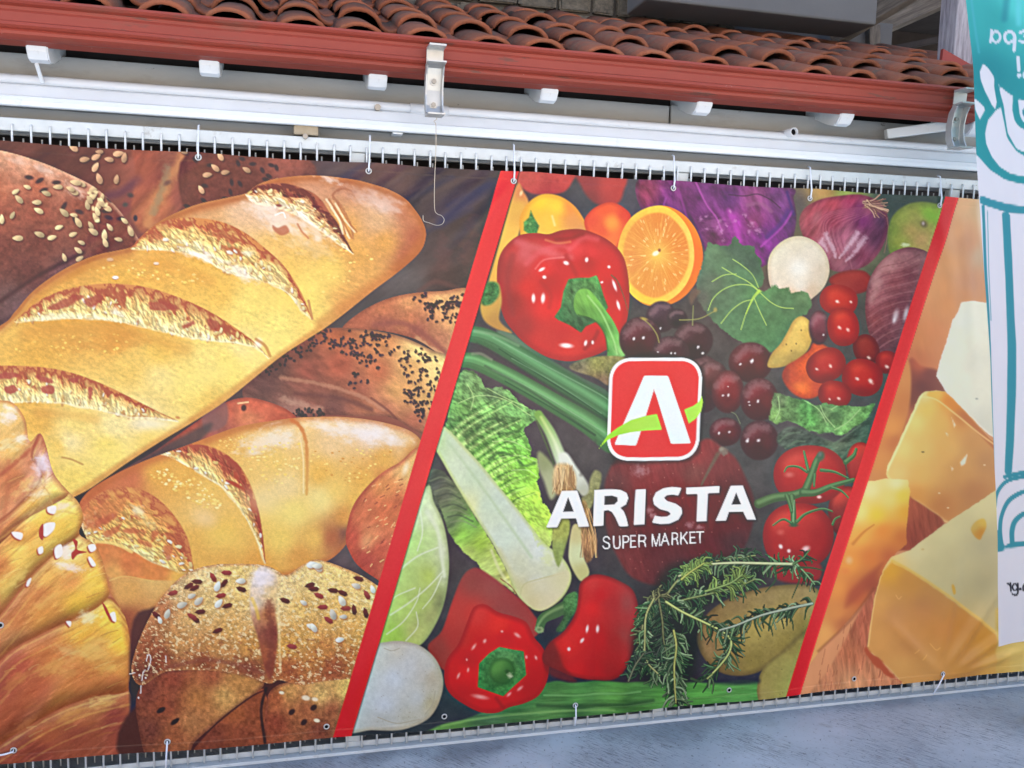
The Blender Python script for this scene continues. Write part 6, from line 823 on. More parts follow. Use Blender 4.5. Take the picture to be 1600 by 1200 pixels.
    # big wedge in front
    L = shape(B, [(1393, 870), (1420, 860), (1480, 815), (1550, 768), (1660, 690), (1660, 1150), (1480, 1150), (1420, 1080), (1395, 1050), (1356, 1015), (1360, 980), (1368, 930), (1380, 890)], [(1395, 880, 232, 200, 140), (1430, 860, 222, 206, 160), (1480, 830, 220, 204, 156), (1530, 790, 222, 206, 158), (1450, 890, 214, 196, 150), (1500, 880, 210, 192, 148), (1540, 850, 196, 180, 144), (1540, 920, 190, 172, 134), (1520, 950, 196, 176, 134), (1600, 850, 206, 190, 150)], smooth=False, soft=1.4, wob=.8, tex=.008, tsc=16, clip=V)
    F = shape(B, [(1393, 878), (1420, 892), (1460, 918), (1500, 948), (1535, 975), (1552, 988), (1660, 1060), (1660, 1150), (1480, 1150), (1420, 1080), (1395, 1050), (1356, 1015), (1360, 980), (1368, 930), (1380, 892)], [(1390, 890, 220, 164, 74), (1375, 940, 214, 158, 96), (1420, 910, 206, 148, 84), (1400, 960, 200, 144, 96), (1440, 950, 196, 138, 90), (1370, 1000, 206, 152, 96), (1420, 1010, 196, 142, 94), (1470, 980, 196, 138, 84), (1500, 980, 190, 134, 74), (1450, 1040, 200, 150, 98), (1540, 1000, 196, 142, 70), (1510, 1030, 192, 140, 84), (1560, 1010, 196, 150, 80), (1550, 1040, 206, 162, 96), (1410, 1040, 206, 156, 100), (1600, 1040, 200, 170, 110)], smooth=False, soft=3, wob=1, tex=.012, tsc=16, clip=L)
    stroke(B, [(1394, 876), (1420, 890), (1460, 916), (1500, 945), (1552, 986)], 6, (230, 184, 84), .6, 1, L); stroke(B, [(1393, 872), (1380, 892), (1368, 935), (1358, 1010)], 3, (240, 206, 140), .6, 1, L)
    shape(B, [(1516, 826), (1524, 814), (1536, 810), (1540, 822), (1534, 836), (1530, 843), (1522, 838)], [(1520, 822, 206, 172, 96), (1532, 832, 206, 140, 60), (1535, 815, 222, 186, 90)], soft=1.8, clip=L); shape(B, [(1484, 914), (1487, 912), (1490, 924), (1486, 927)], [(214, 166, 74)], soft=1.5, clip=L); stroke(B, [(1400, 930), (1404, 936), (1408, 932)], 2, (230, 180, 120), .7, .9, L); blob(B, 1441, 858, 3, 2, (206, 170, 110), .7, 0, .8, L)
    for p in ([(1452, 1005), (1460, 1014), (1465, 1010)], [(1428, 1020), (1434, 1014)], [(1440, 1030), (1446, 1022)]): stroke(B, p, 2, (226, 180, 116), .6, .9, L)
    shape(B, [(1356, 1012), (1362, 1022), (1376, 1030), (1396, 1056), (1408, 1066), (1384, 1054), (1362, 1034), (1352, 1018)], [(176, 92, 70)], soft=2, wob=1.5, clip=V)
    # hem of the sheet is brighter where it doubles over, right end
    shape(B, [(1553, 950), (1660, 930), (1660, 1200), (1553, 1200)], [(1580, 1000, 206, 180, 110), (1600, 1040, 206, 182, 116), (1560, 1040, 204, 168, 100)], smooth=False, soft=2, tex=.06, tsc=8, tang=-20, tst=3, clip=V)
    g = V.r; e = V.m[..., None]; B.C[g] = B.C[g] * (1 - e) + np.clip((B.C[g] - np.array((190, 150, 110.))) * np.array((1.25, 1.2, 1.15)) + np.array((206, 163, 112.)), 0, 252) * e
def smooth3(p, n=4):
    p = np.asarray(p, float); e = np.vstack([2 * p[0] - p[1], p, 2 * p[-1] - p[-2]]); o = []
    for i in range(len(p) - 1):
        a, b, c, d = e[i:i + 4]
        for k in range(n):
            t = k / n; o.append(.5 * (2 * b + (c - a) * t + (2 * a - 5 * b + 4 * c - d) * t * t + (3 * b - a - 3 * c + d) * t ** 3))
    return o + [p[-1]]
def paint_flag(F):
    T = (66, 156, 172); W = (236, 238, 246); F.C[:] = W
    def z4(l): return [(1200 + x / 4, y / 4) for x, y in l]
    def z6(l): return [(1300 + x / 5.333, 300 + y / 5.333) for x, y in l]
    def z8(l): return [(1250 + x / 3.749, 740 + y / 3.749) for x, y in l]
    shape(F, z4([(1000, -900), (4000, -900), (4000, 1180), (1600, 1150), (1480, 1120), (1390, 1062), (1335, 995), (1250, 900)]), [(1560, 30, 66, 180, 180), (1590, 10, 96, 220, 216), (1540, 120, 48, 150, 158), (1570, 200, 54, 158, 164), (1560, 280, 54, 158, 166)], smooth=False, soft=1.3)  # teal ground; sunlight through the cloth is painted in at the top
    stroke(F, z4([(1500, -200), (1490, 0), (1480, 120)]), 12, (50, 130, 150), .5, 1); stroke(F, z4([(1560, -100), (1556, 60), (1560, 150)]), 10, (120, 226, 236), .6, 1); stroke(F, z4([(1262, 0), (1290, 200), (1310, 330)]), 5, (90, 190, 206), .6, 1)  # bright streak carries the same painted sunlight
    for q in ([(1318, 450), (1335, 400), (1365, 425), (1408, 485), (1408, 545), (1428, 640), (1418, 684), (1395, 658), (1350, 570), (1324, 500)], [(1285, 610), (1320, 640), (1357, 680), (1325, 748), (1298, 690)], [(1440, 528), (1490, 568), (1537, 600), (1532, 680), (1548, 760), (1580, 800), (1640, 830), (1640, 970), (1560, 930), (1505, 830), (1487, 725), (1478, 660), (1456, 590)], [(1562, 616), (1640, 650), (1640, 800), (1590, 760), (1574, 720)],
              [(1422, 690), (1458, 668), (1480, 760), (1500, 860), (1560, 945), (1640, 1000), (1640, 1112), (1520, 1082), (1450, 1042), (1400, 980), (1366, 900), (1358, 830), (1374, 750)]): shape(F, z4(q), [W], soft=1.2, smooth=False)
    shape(F, z4([(1520, 700), (1545, 740), (1580, 790), (1560, 760)]), [W], soft=1.2)
    shape(F, z4([(1590, 680), (1640, 690), (1640, 720), (1596, 730)]), [T], soft=1.2)
    # mirrored letters
    def z(l): return [(1200 + x / 4, y / 4) for x, y in l]
    S = (226, 236, 246)
    for l, wd in (([(1392, 190), (1388, 230), (1382, 262)], 5), ([(1390, 226), (1402, 206), (1424, 198), (1446, 208), (1454, 232), (1444, 254), (1424, 264), (1402, 256), (1390, 232)], 5), ([(1538, 316), (1540, 236), (1528, 206), (1508, 198), (1488, 210), (1484, 234), (1494, 258), (1514, 264), (1536, 250)], 5), ([(1570, 206), (1590, 198), (1612, 202), (1616, 218), (1596, 228), (1616, 238), (1616, 256), (1592, 264), (1568, 258)], 5), ([(1560, 360), (1566, 440)], 5), ([(1568, 470), (1568, 474)], 6.5), ([(1612, 440), (1596, 462), (1600, 486), (1624, 490)], 5), ([(1650, 200), (1650, 262)], 5), ([(1690, 200), (1690, 262), (1730, 262), (1730, 200)], 5)): stroke(F, z(l), wd, S, 1, .25)
    # tall frame and arcs below
    shape(F, z6([(1235, 22), (1330, 62), (1450, 95), (1640, 122), (4000, 200), (4000, 260), (1640, 186), (1480, 176), (1414, 158), (1290, 116), (1240, 96)]), [T], soft=1.2, smooth=False)
    shape(F, [(1565, 330), (1579, 333), (1585, 480), (1588, 540), (1587, 620), (1584, 700), (1582, 742), (1571, 742), (1574, 640), (1574, 540), (1571, 440)], [T], smooth=False, soft=1.2)
    stroke(F, [(1537, 322), (1541, 420), (1545, 500), (1549, 600), (1552, 700), (1553, 760)], 5, T, 1, .3); stroke(F, [(1543.5, 330), (1546, 420), (1549, 500)], 1.4, T, .7, .5)
    shape(F, [(1640, 340), (1660, 342), (1660, 740), (1640, 740)], [T], smooth=False, soft=1.2)
    for l, wd in (([(1140, 190), (1150, 130), (1180, 80), (1230, 40), (1320, 18), (1420, 20), (1520, 60)], 6.5), ([(1175, 400), (1170, 320), (1185, 240), (1230, 160), (1300, 110), (1380, 100), (1460, 130)], 7.5), ([(1245, 400), (1245, 340), (1262, 280), (1312, 235), (1370, 240), (1400, 300)], 8), ([(1206, 20), (1320, -8), (1420, -10)], 7)): stroke(F, z8(l), wd, T, 1, .25)
    shape(F, z8([(1150, 462), (1150, 330), (1172, 330), (1195, 425), (1240, 402), (1320, 392), (1700, 380), (1700, 430), (1320, 424), (1220, 440)]), [T], smooth=False, soft=1.2)
    K = (44, 46, 58)
    for l, wd in (([(1238, 690), (1234, 640)], 3.2), ([(1234, 660), (1226, 648), (1216, 646)], 3), ([(1276, 645), (1276, 700), (1262, 712), (1246, 706)], 3), ([(1276, 668), (1268, 650), (1256, 648), (1247, 660), (1250, 678), (1262, 684), (1275, 674)], 3), ([(1290, 676), (1290, 678)], 4.4), ([(1306, 682), (1306, 660), (1318, 644), (1334, 650), (1340, 684)], 3.2), ([(1360, 650), (1360, 684)], 3.2)): stroke(F, z8([(x, y - 22) for x, y in l]) if False else z8(l), wd, K, 1, .3)
INK = (.83, .79, .71); VEIL = 0.022; INK_F = (.85, .89, .93)
# ------------------------------------------------------------------ materials
M = {}
M['white'] = mat('white_paint', lin((222, 228, 234)), .42, .45, var=.06, vsc=5, dirt=lin((160, 158, 152)), dsc=9, dthr=(.64, .85), bump=.15, bsc=90)
M['galv'] = mat('galvanised', lin((206, 212, 214)), .45, .45, .1, var=.12, vsc=14, dirt=lin((128, 122, 112)), dsc=12, dthr=(.6, .8))
M['rod'] = mat('rod_paint', lin((226, 230, 232)), .4, .5, 0, var=.12, vsc=20)
M['gutter'] = mat('gutter_red', lin((150, 64, 50)), .55, .35, var=.18, vsc=4, dirt=lin((112, 78, 64)), dsc=7, dthr=(.56, .8), bump=.1, bsc=40, st=(.5, 2, 2))
M['tile'] = mat('clay_tile', lin((136, 84, 66)), .92, .15, col2=lin((86, 62, 56)), vsc=9, dirt=lin((92, 88, 78)), dsc=16, dthr=(.46, .68), bump=.8, bsc=80, rnd=.3)
def tile_lip(m):                      # the nose of a tile stays cleaner and more orange than its weathered back
    n = m.node_tree.nodes; l = m.node_tree.links; p = n['Principled BSDF']; src = p.inputs['Base Color'].links[0].from_socket
    tc = n.new('ShaderNodeTexCoord'); sp = n.new('ShaderNodeSeparateXYZ'); l.new(tc.outputs['Object'], sp.inputs[0]); z = n.new('ShaderNodeTexNoise'); z.inputs['Scale'].default_value = 30; l.new(tc.outputs['Object'], z.inputs['Vector'])
    ad = n.new('ShaderNodeMath'); ad.operation = 'MULTIPLY_ADD'; ad.inputs[1].default_value = .05; l.new(z.outputs[0], ad.inputs[0]); l.new(sp.outputs[1], ad.inputs[2])
    r = n.new('ShaderNodeMapRange'); r.inputs[1].default_value = .02; r.inputs[2].default_value = .22; r.inputs[3].default_value = .6; r.inputs[4].default_value = 0; l.new(ad.outputs[0], r.inputs[0])
    x = n.new('ShaderNodeMixRGB'); x.inputs[2].default_value = (*lin((160, 92, 64)), 1); l.new(r.outputs[0], x.inputs[0]); l.new(src, x.inputs[1]); l.new(x.outputs[0], p.inputs['Base Color'])
tile_lip(M['tile'])
M['fascia'] = mat('fascia', lin((172, 176, 180)), .8, .2, var=.2, vsc=5, dirt=lin((124, 120, 116)), dsc=5, dthr=(.55, .8), bump=.3, bsc=50, st=(.35, 1, 1))
M['dark'] = mat('dark_board', lin((58, 54, 54)), .9, .1, var=.3, vsc=6)
M['inner'] = mat('inner_wall', lin((84, 78, 76)), .9, .1, var=.3, vsc=3)
M['stone'] = mat('stone', lin((124, 116, 104)), .9, .15, col2=lin((86, 82, 76)), vsc=6, bump=.9, bsc=40, rnd=.25)
M['mortar'] = mat('mortar', lin((84, 80, 76)), .95, .1, bump=.4)
M['plaster'] = mat('plaster', lin((104, 104, 106)), .9, .1, var=.12, vsc=2, bump=.2, bsc=30)
M['timber'] = mat('timber', lin((128, 120, 112)), .8, .15, col2=lin((84, 78, 74)), vsc=6, st=(1, 1, 8), bump=.4, bsc=30)
M['greywood'] = mat('grey_wood', lin((176, 172, 178)), .75, .2, col2=lin((120, 114, 122)), vsc=10, st=(6, 6, .6), bump=.4, bsc=40)
M['redpaint'] = mat('red_paint', lin((150, 66, 60)), .6, .3, var=.15, vsc=6)
M['alu'] = mat('cast_aluminium', lin((200, 200, 198)), .38, .5, .55, var=.15, vsc=20, dirt=lin((120, 112, 104)), dsc=18, dthr=(.6, .8))
M['steel'] = mat('bolt_steel', lin((150, 146, 140)), .4, .5, .8)
M['plastic'] = mat('tie_plastic', lin((224, 230, 240)), .3, .5)
M['wire'] = mat('wire', lin((190, 180, 166)), .4, .5, .6)
M['hole'] = mat('hole', (.006, .006, .007), .9, .1)
M['pvc'] = mat('pvc', lin((206, 210, 216)), .35, .45, var=.08, vsc=6, dirt=lin((150, 148, 142)), dsc=14, dthr=(.64, .8))
M['clamp'] = mat('beige_clamp', lin((176, 160, 136)), .6, .3, var=.2, vsc=20)

def chips(m, col, scale, thr, st):      # flaked paint
    n = m.node_tree.nodes; l = m.node_tree.links; p = n['Principled BSDF']; src = p.inputs['Base Color'].links[0].from_socket
    tc = n.new('ShaderNodeTexCoord'); mp = n.new('ShaderNodeMapping'); mp.inputs['Scale'].default_value = st; l.new(tc.outputs['Object'], mp.inputs[0]); z = n.new('ShaderNodeTexNoise'); z.inputs['Scale'].default_value = scale; z.inputs['Detail'].default_value = 6; z.inputs['Roughness'].default_value = .7; l.new(mp.outputs[0], z.inputs['Vector'])
    r = n.new('ShaderNodeValToRGB'); r.color_ramp.elements[0].position = thr; r.color_ramp.elements[1].position = thr + .03; r.color_ramp.elements[0].color = (0, 0, 0, 1); r.color_ramp.elements[1].color = (.8, .8, .8, 1); l.new(z.outputs[0], r.inputs[0])
    x = n.new('ShaderNodeMixRGB'); x.inputs[2].default_value = (*col, 1); l.new(r.outputs[0], x.inputs[0]); l.new(src, x.inputs[1]); l.new(x.outputs[0], p.inputs['Base Color'])
chips(M['gutter'], lin((196, 170, 156)), 22, .69, (1, 1.5, 1.5)); chips(M['gutter'], lin((96, 62, 52)), 9, .64, (.25, 2, 2)); chips(M['white'], lin((120, 112, 104)), 30, .70, (.6, 2, 2)); chips(M['fascia'], lin((84, 78, 74)), 14, .68, (.5, 1, 1)); chips(M['galv'], lin((118, 104, 90)), 40, .70, (1, 1, 1))

def concrete():
    m = bpy.data.materials.new('brushed_concrete'); m.use_nodes = True; n = m.node_tree.nodes; l = m.node_tree.links; p = n['Principled BSDF']; p.inputs['Roughness'].default_value = .75; p.inputs['Specular IOR Level'].default_value = .3
    tc = n.new('ShaderNodeTexCoord')
    def noise(sc_, st=(1, 1, 1), rot=0, det=8, ro=.6):
        mp = n.new('ShaderNodeMapping'); mp.inputs['Scale'].default_value = st; mp.inputs['Rotation'].default_value = (0, 0, rot); mq = n.new('ShaderNodeMapping'); mq.inputs['Rotation'].default_value = (0, 0, rot); l.new(tc.outputs['Object'], mq.inputs[0]); mp.inputs['Rotation'].default_value = (0, 0, 0); l.new(mq.outputs[0], mp.inputs[0])
        z = n.new('ShaderNodeTexNoise'); z.inputs['Scale'].default_value = sc_; z.inputs['Detail'].default_value = det; z.inputs['Roughness'].default_value = ro; l.new(mp.outputs[0], z.inputs['Vector']); return z.outputs[0]
    def ramp(v, a, b, ca, cb):
        r = n.new('ShaderNodeValToRGB'); r.color_ramp.elements[0].position = a; r.color_ramp.elements[1].position = b; r.color_ramp.elements[0].color = (*ca, 1); r.color_ramp.elements[1].color = (*cb, 1); l.new(v, r.inputs[0]); return r.outputs[0]
    def mix(fac, a, b, op='MIX'):
        x = n.new('ShaderNodeMixRGB'); x.blend_type = op
        if isinstance(fac, float): x.inputs[0].default_value = fac
        else: l.new(fac, x.inputs[0])
        l.new(a, x.inputs[1])
        if isinstance(b, tuple): x.inputs[2].default_value = (*b, 1)
        else: l.new(b, x.inputs[2])
        return x.outputs[0]
    base = ramp(noise(1.6, det=6), .35, .68, (.31, .365, .405), (.47, .535, .58))
    streak = noise(1, (15, 190, 1), R(52), 8, .8); patch = noise(2.4, det=5)
    sm = n.new('ShaderNodeMath'); sm.operation = 'MULTIPLY'; l.new(ramp(streak, .50, .60, (0, 0, 0), (1, 1, 1)), sm.inputs[0]); l.new(ramp(patch, .42, .56, (0, 0, 0), (1, 1, 1)), sm.inputs[1])
    c = mix(sm.outputs[0], base, (.125, .14, .15))
    c = mix(ramp(noise(60, det=4, ro=.7), .60, .67, (0, 0, 0), (.85, .85, .85)), c, (.10, .105, .11))
    sx = n.new('ShaderNodeSeparateXYZ'); l.new(tc.outputs['Object'], sx.inputs[0]); damp_shade = n.new('ShaderNodeMath'); damp_shade.operation = 'MULTIPLY_ADD'; damp_shade.inputs[1].default_value = .55; l.new(noise(2.2, det=5), damp_shade.inputs[0]); l.new(sx.outputs[1], damp_shade.inputs[2])
    c = mix(ramp(damp_shade.outputs[0], .16, .27, (0, 0, 0), (.6, .6, .6)), c, (.15, .165, .185))     # contact shadow and damp painted along the fence foot
    c = mix(ramp(noise(5, det=9, ro=.7), .60, .74, (0, 0, 0), (.7, .7, .7)), c, (.15, .15, .14))
    c = mix(ramp(noise(1, (14, 170, 1), R(54), 6, .7), .60, .72, (0, 0, 0), (.6, .6, .6)), c, (.50, .52, .54))
    l.new(c, p.inputs['Base Color'])
    b = n.new('ShaderNodeBump'); b.inputs['Strength'].default_value = .8; b.inputs['Distance'].default_value = .003; l.new(streak, b.inputs['Height']); l.new(b.outputs[0], p.inputs['Normal'])
    return m
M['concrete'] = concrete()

# ------------------------------------------------------------------ ground
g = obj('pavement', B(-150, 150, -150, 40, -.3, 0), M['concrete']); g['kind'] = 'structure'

M['bounce_earth'] = mat('bounce_slope_earth', (.46, .38, .28), .95, .1, var=.3, vsc=.6, bump=.5, bsc=3)  # unseen slope behind the camera, added to bounce warm light onto the banner
bm = bmesh.new(); rr = random.Random(31); nx, ny = 60, 24; V = []
for i in range(nx + 1):
    V.append([])
    for j in range(ny + 1):
        x = -60 + 120 * i / nx; t = j / ny; y = -12 - 26 * t; z = -.25 + 10 * (t * t * (3 - 2 * t)) * (1 + .25 * math.sin(x * .11) + .1 * math.sin(x * .37 + 2)) + (rr.uniform(-.35, .35) if j else 0); V[i].append(bm.verts.new((x, y, z)))
for i in range(nx):
    for j in range(ny): bm.faces.new((V[i][j], V[i + 1][j], V[i + 1][j + 1], V[i][j + 1]))
bounce_hill = obj('bounce_hillside', bm, M['bounce_earth'], None, True); bounce_hill['kind'] = 'structure'

# ------------------------------------------------------------------ building behind the fence
bld = thing('shop_building', 'low shop building with clay tile eaves, stone wall and grey upper wall behind the fence', 'building')
SL = math.atan2(.50, 1.30); EAVE = Vector((0, -.13, 2.522)); UPV = Vector((0, math.cos(SL), math.sin(SL))); NRM = Vector((0, -math.sin(SL), math.cos(SL)))
obj('back_wall', B(-6, 6, 1.62, 1.8, 0, 2.9), M['inner'], bld)
obj('side_wall', B(-6.2, -6, .2, 1.8, 0, 2.9), M['inner'], bld); obj('side_wall', B(6, 6.2, .2, 1.8, 0, 2.9), M['inner'], bld)
# roof boarding, rafters and fascia boards
rb = bmesh.new()
p = [EAVE + UPV * a - NRM * b for a, b in ((.03, .012), (1.5, .012), (1.5, .034), (.03, .034))]
extrude(rb, [(q.y, q.z) for q in p], -6, 6); deck = obj('roof', rb, M['dark'], bld)
FASZ = 2.44
obj('fascia_board', B(-6, at(1047, 180, .12)[0] - .004, .12, .145, 2.25, FASZ, .003), M['fascia'], bld); obj('fascia_board', B(at(1047, 180, .12)[0] + .004, 6, .12, .145, 2.25, FASZ + .004, .003), M['fascia'], bld)
obj('eave_shade_board', B(-6, 6, .19, .21, 2.44, 2.64), M['dark'], bld)  # dark sheet standing in for the shade inside the eaves
obj('lintel', B(-6, 6, .10, .118, 2.175, 2.262), M['fascia'], bld)
rf0 = None
for x in (-3.15, -2.55, -1.95, -1.345, -.74, -.234, .309, .915, 1.515, 2.117, 2.72, 3.32):
    if rf0 is None:
        bm = bmesh.new(); hw, hh = .031, .10
        pr = [(0, 0), (0, -.085), (.010, -.112), (.03, -.126), (.07, -.13), (1.4, -.13), (1.4, 0)]
        for sx in (-hw, hw): pass
        extrude(bm, [(a * math.cos(SL) - b * math.sin(SL), a * math.sin(SL) + b * math.cos(SL)) for a, b in pr], -hw, hw)
        bmesh.ops.bevel(bm, geom=[e for e in bm.edges if abs(e.verts[0].co.x - e.verts[1].co.x) < 1e-6], offset=.004, segments=2, affect='EDGES')
        rf0 = obj('rafter', bm, M['white'], bld, loc=(x, -.085, 2.492))
    else: again(rf0, bld, (x, -.085, 2.492))
obj('drip_spout', tube(bmesh.new(), [at(57, 100, -.05), at(66, 128, .0)], .006, 8), M['white'], bld)
# clay tiles: each a barrel with a pan beside it
PITCH, ROWL, ROWS = .207, .285, 5
def tile_mesh(seed):
    rr = random.Random(seed); bm = bmesh.new(); n = 10; L = .36; th = .013
    prof = []
    for k in range(n + 1): a = math.pi * k / n; prof.append((-.073 * math.cos(a), .043 * math.sin(a)))
    prof += [(.082, -.006), (.1, -.014), (.118, -.012), (.134, -.002)]
    def sec(y, s): return [(x * s, y, z * s + .002 * rr.uniform(-1, 1) * .5) for x, z in prof]
    rings = []
    for i, (y, s) in enumerate(((0, 1.03), (.012, 1.0), (L * .5, .95), (L, .90))):
        top = sec(y, s); bot = [(x * (1 - th * 9 if 0 < k < n else 1), yy, z - th) if z > .004 else (x, yy, z - th) for k, (x, yy, z) in enumerate(top)]
        rings.append([bm.verts.new(q) for q in top + bot[::-1]])
    m = len(rings[0])
    for A, C in zip(rings, rings[1:]):
        for k in range(m): bm.faces.new((A[k], A[(k + 1) % m], C[(k + 1) % m], C[k]))
    for rg in (rings[0], rings[-1]):
        h = m // 2
        for k in range(h - 1): bm.faces.new((rg[k], rg[k + 1], rg[m - 2 - k], rg[m - 1 - k]))
    me = bpy.data.meshes.new('tile'); bmesh.ops.recalc_face_normals(bm, faces=bm.faces); bm.to_mesh(me); bm.free(); me.materials.append(M['tile'])
    for q in me.polygons: q.use_smooth = True
    return me
TM = [tile_mesh(k) for k in range(3)]; rr = random.Random(2)
rows = [(r, c) for r in range(ROWS) for c in range(-12, 16)]
for r, c in rows:
    q = EAVE + UPV * (r * ROWL + rr.uniform(-.008, .008)) + NRM * (.006 + .012 * (r > 0) + rr.uniform(0, .006))
    o = bpy.data.objects.new('tile', rr.choice(TM)); COL.objects.link(o); o.parent = deck
    o.location = (.875 + c * PITCH + rr.uniform(-.012, .012), q.y, q.z); o.rotation_euler = (SL - .035 + rr.uniform(-.02, .02), rr.uniform(-.07, .07), rr.uniform(-.045, .045)); sz = rr.uniform(.95, 1.06); o.scale = (sz, rr.uniform(.96, 1.04), rr.uniform(.9, 1.12))
# stone wall above the tiles and the grey upper storey that shades the street
WY = 1.16; sx1 = at(1152, 40, WY)[0]
sw = obj('stone_wall', B(-6, sx1, WY + .03, WY + .3, 2.8, 3.34), M['mortar'], bld)
smesh = []
for k in range(4):
    bm = B(-.5, .5, -.5, .5, -.5, .5); bmesh.ops.bevel(bm, geom=bm.edges[:], offset=.08, segments=2, affect='EDGES')
    q = random.Random(k)
    for v in bm.verts: v.co += Vector((q.uniform(-.03, .03), q.uniform(-.06, .06), q.uniform(-.03, .03)))
    me = bpy.data.meshes.new('stone'); bm.to_mesh(me); bm.free(); me.materials.append(M['stone']); smesh.append(me)
rr = random.Random(9)
for z0, hgt in ((2.98, .085), (3.072, .10), (3.18, .075), (3.262, .075)):
    x = -.2 + rr.uniform(0, .1)
    while x < sx1 - .05:
        wd = min(rr.uniform(.11, .24), sx1 - x); two = hgt > .09 and rr.random() < .3
        for zz, hh in (((z0, hgt * .46), (z0 + hgt * .5, hgt * .46)) if two else ((z0, hgt),)):
            o = bpy.data.objects.new('stone', rr.choice(smesh)); COL.objects.link(o); o.parent = sw; o.location = (x + wd / 2, WY + .035 + rr.uniform(-.008, .008), zz + hh / 2); o.scale = (wd - .014, .07, hh - .008)
        x += wd
x0p = at(1152, 40, WY)[0]
obj('upper_wall_or_sun_block', B(-9, x0p, 1.06, 1.35, 3.262, 6.6, .01), M['plaster'], bld)
obj('upper_wall_or_sun_block', B(x0p + .002, 9, 1.5, 1.8, 3.86, 6.6), M['plaster'], bld)  # unseen run of wall, added to block the sun above the recess
x0 = at(1152, 40, WY)[0]; x1 = at(1345, 60, WY)[0]
obj('plaster_pier', B(x0 + .002, x1, WY + .24, WY + .3, 2.7, 3.9), M['dark'], bld)
sz0 = at(1200, 20, .8)[2]; obj('soffit_slab', B(at(1010, 5, .8)[0], at(1370, 30, .8)[0], .8, 1.055, sz0, sz0 + .5, .01), M['plaster'], bld); obj('soffit', B(at(1010, 5, .8)[0] + .2, at(1370, 30, .8)[0] + .5, 1.36, 2.9, sz0 + .03, sz0 + .2), M['plaster'], bld)
obj('dark_recess', B(x1 - .6, 9, 3.0, 3.1, 2.6, 6.6), M['dark'], bld); obj('sun_block_ceiling', B(x0p + .002, 9, 1.36, 2.99, 3.75, 3.85), M['dark'], bld)  # back wall raised and unseen ceiling added to stop sun leaking in
def bar(name, a, b, wd, hh, m, parent):
    a, b = Vector(a), Vector(b); t = b - a; L = t.length; o = obj(name, B(0, L, -wd / 2, wd / 2, -hh / 2, hh / 2, .004), m, parent); o.location = a; o.rotation_euler = t.to_track_quat('X', 'Z').to_euler(); return o
bar('timber_beam', at(1300, 62, 1.3), at(1440, -22, 1.0), .09, .085, M['timber'], bld)
bar('timber_beam', at(1345, 52, 1.7), at(1520, -26, 1.4), .09, .12, M['timber'], bld)
bar('timber_strut', at(1363, 90, 1.35), at(1362, 40, 1.35), .06, .07, M['timber'], bld)
bar('timber_beam', at(1390, 78, 1.6), at(1475, 60, 1.6), .05, .035, M['dark'], bld)
pa = at(1502, 120, .55); obj('post', B(pa[0] - .05, pa[0] + .06, .55, .67, 2.62, 4.2, .006), M['greywood'], bld)
bm = bmesh.new(); a, b, c = at(1474, 76, .53), at(1530, 108, .53), at(1470, 112, .53)
vs = [bm.verts.new((p[0], y, p[2])) for y in (.53, .548) for p in (a, b, c)]
for f in ((0, 1, 2), (5, 4, 3), (0, 3, 4, 1), (1, 4, 5, 2), (2, 5, 3, 0)): bm.faces.new([vs[i] for i in f])
obj('gable_trim', bm, M['redpaint'], bld)
bar('wall_brace', at(1384, 210, .05), at(1485, 196, .0), .03, .04, M['white'], bld)

# ------------------------------------------------------------------ gutter
gp = [(-.15, 2.540), (-.162, 2.538), (-.166, 2.530), (-.160, 2.523), (-.147, 2.517), (-.146, 2.508), (-.150, 2.500), (-.151, 2.474), (-.158, 2.470), (-.160, 2.461), (-.153, 2.455), (-.145, 2.452), (-.148, 2.446), (-.146, 2.438), (-.132, 2.431), (-.120, 2.434), (-.108, 2.429), (-.090, 2.431), (-.045, 2.425), (-.035, 2.43), (-.035, 2.53), (-.038, 2.53), (-.038, 2.436), (-.12, 2.441), (-.138, 2.455), (-.141, 2.53)]
gx1 = at(1526, 190, -.1)[0]
gut = obj('gutter', extrude(bmesh.new(), gp, -6, gx1, 30, wob=.0008), M['gutter']); tag(gut, 'long brick red moulded metal gutter running under the clay roof tiles', 'gutter')
gut.data.polygons.foreach_set('use_smooth', [False] * len(gut.data.polygons))

# ------------------------------------------------------------------ awning casing, conduit, brackets
cas = thing('awning_casing', 'long white metal awning casing fixed between the gutter and the fence top rail', 'awning')
obj('casing', extrude(bmesh.new(), [(-.012, 2.268), (-.018, 2.28), (-.012, 2.286), (.004, 2.316), (.012, 2.322), (.075, 2.322), (.075, 2.262), (-.008, 2.262)], -6, 6), M['white'], cas)
obj('lower_flange', extrude(bmesh.new(), [(-.012, 2.25), (-.017, 2.253), (-.017, 2.2675), (-.009, 2.2675), (-.009, 2.25)], -6, 6), M['white'], cas)
a = at(459, 197, .03); b = at(497, 199, .03); obj('clamp', B(a[0], b[0], .0, .08, 2.222, 2.2615, .004), M['clamp'], cas)
bo = at(477, 208, .0); obj('clamp_bolt', tube(bmesh.new(), [(bo[0], -.01, 2.216), (bo[0], .03, 2.216)], .009, 8), M['steel'], cas)
a = at(612, 206, .03); obj('joint_strip', B(a[0], a[0] + .035, -.004, .06, 2.244, 2.2495), M['white'], cas)
cd = thing('conduit_pipe', 'thin white plastic pipe lying along the top of the awning casing', 'pipe')
PZ = 2.338
obj('pipe', tube(bmesh.new(), [(-6, .02, PZ), (6, .02, PZ)], .0155, 14), M['pvc'], cd, True)
a = at(641, 173, .02); b = at(700, 178, .02); obj('sleeve', tube(bmesh.new(), [(a[0], .02, PZ), (b[0], .02, PZ)], .0185, 14), M['pvc'], cd, True)
a = at(590, 174, .0); obj('pipe_clip', tube(bmesh.new(), [(a[0], -.004, PZ - .008), (a[0], .012, PZ - .008)], .011, 10), M['steel'], cd)
a = at(1241, 206, -.03)
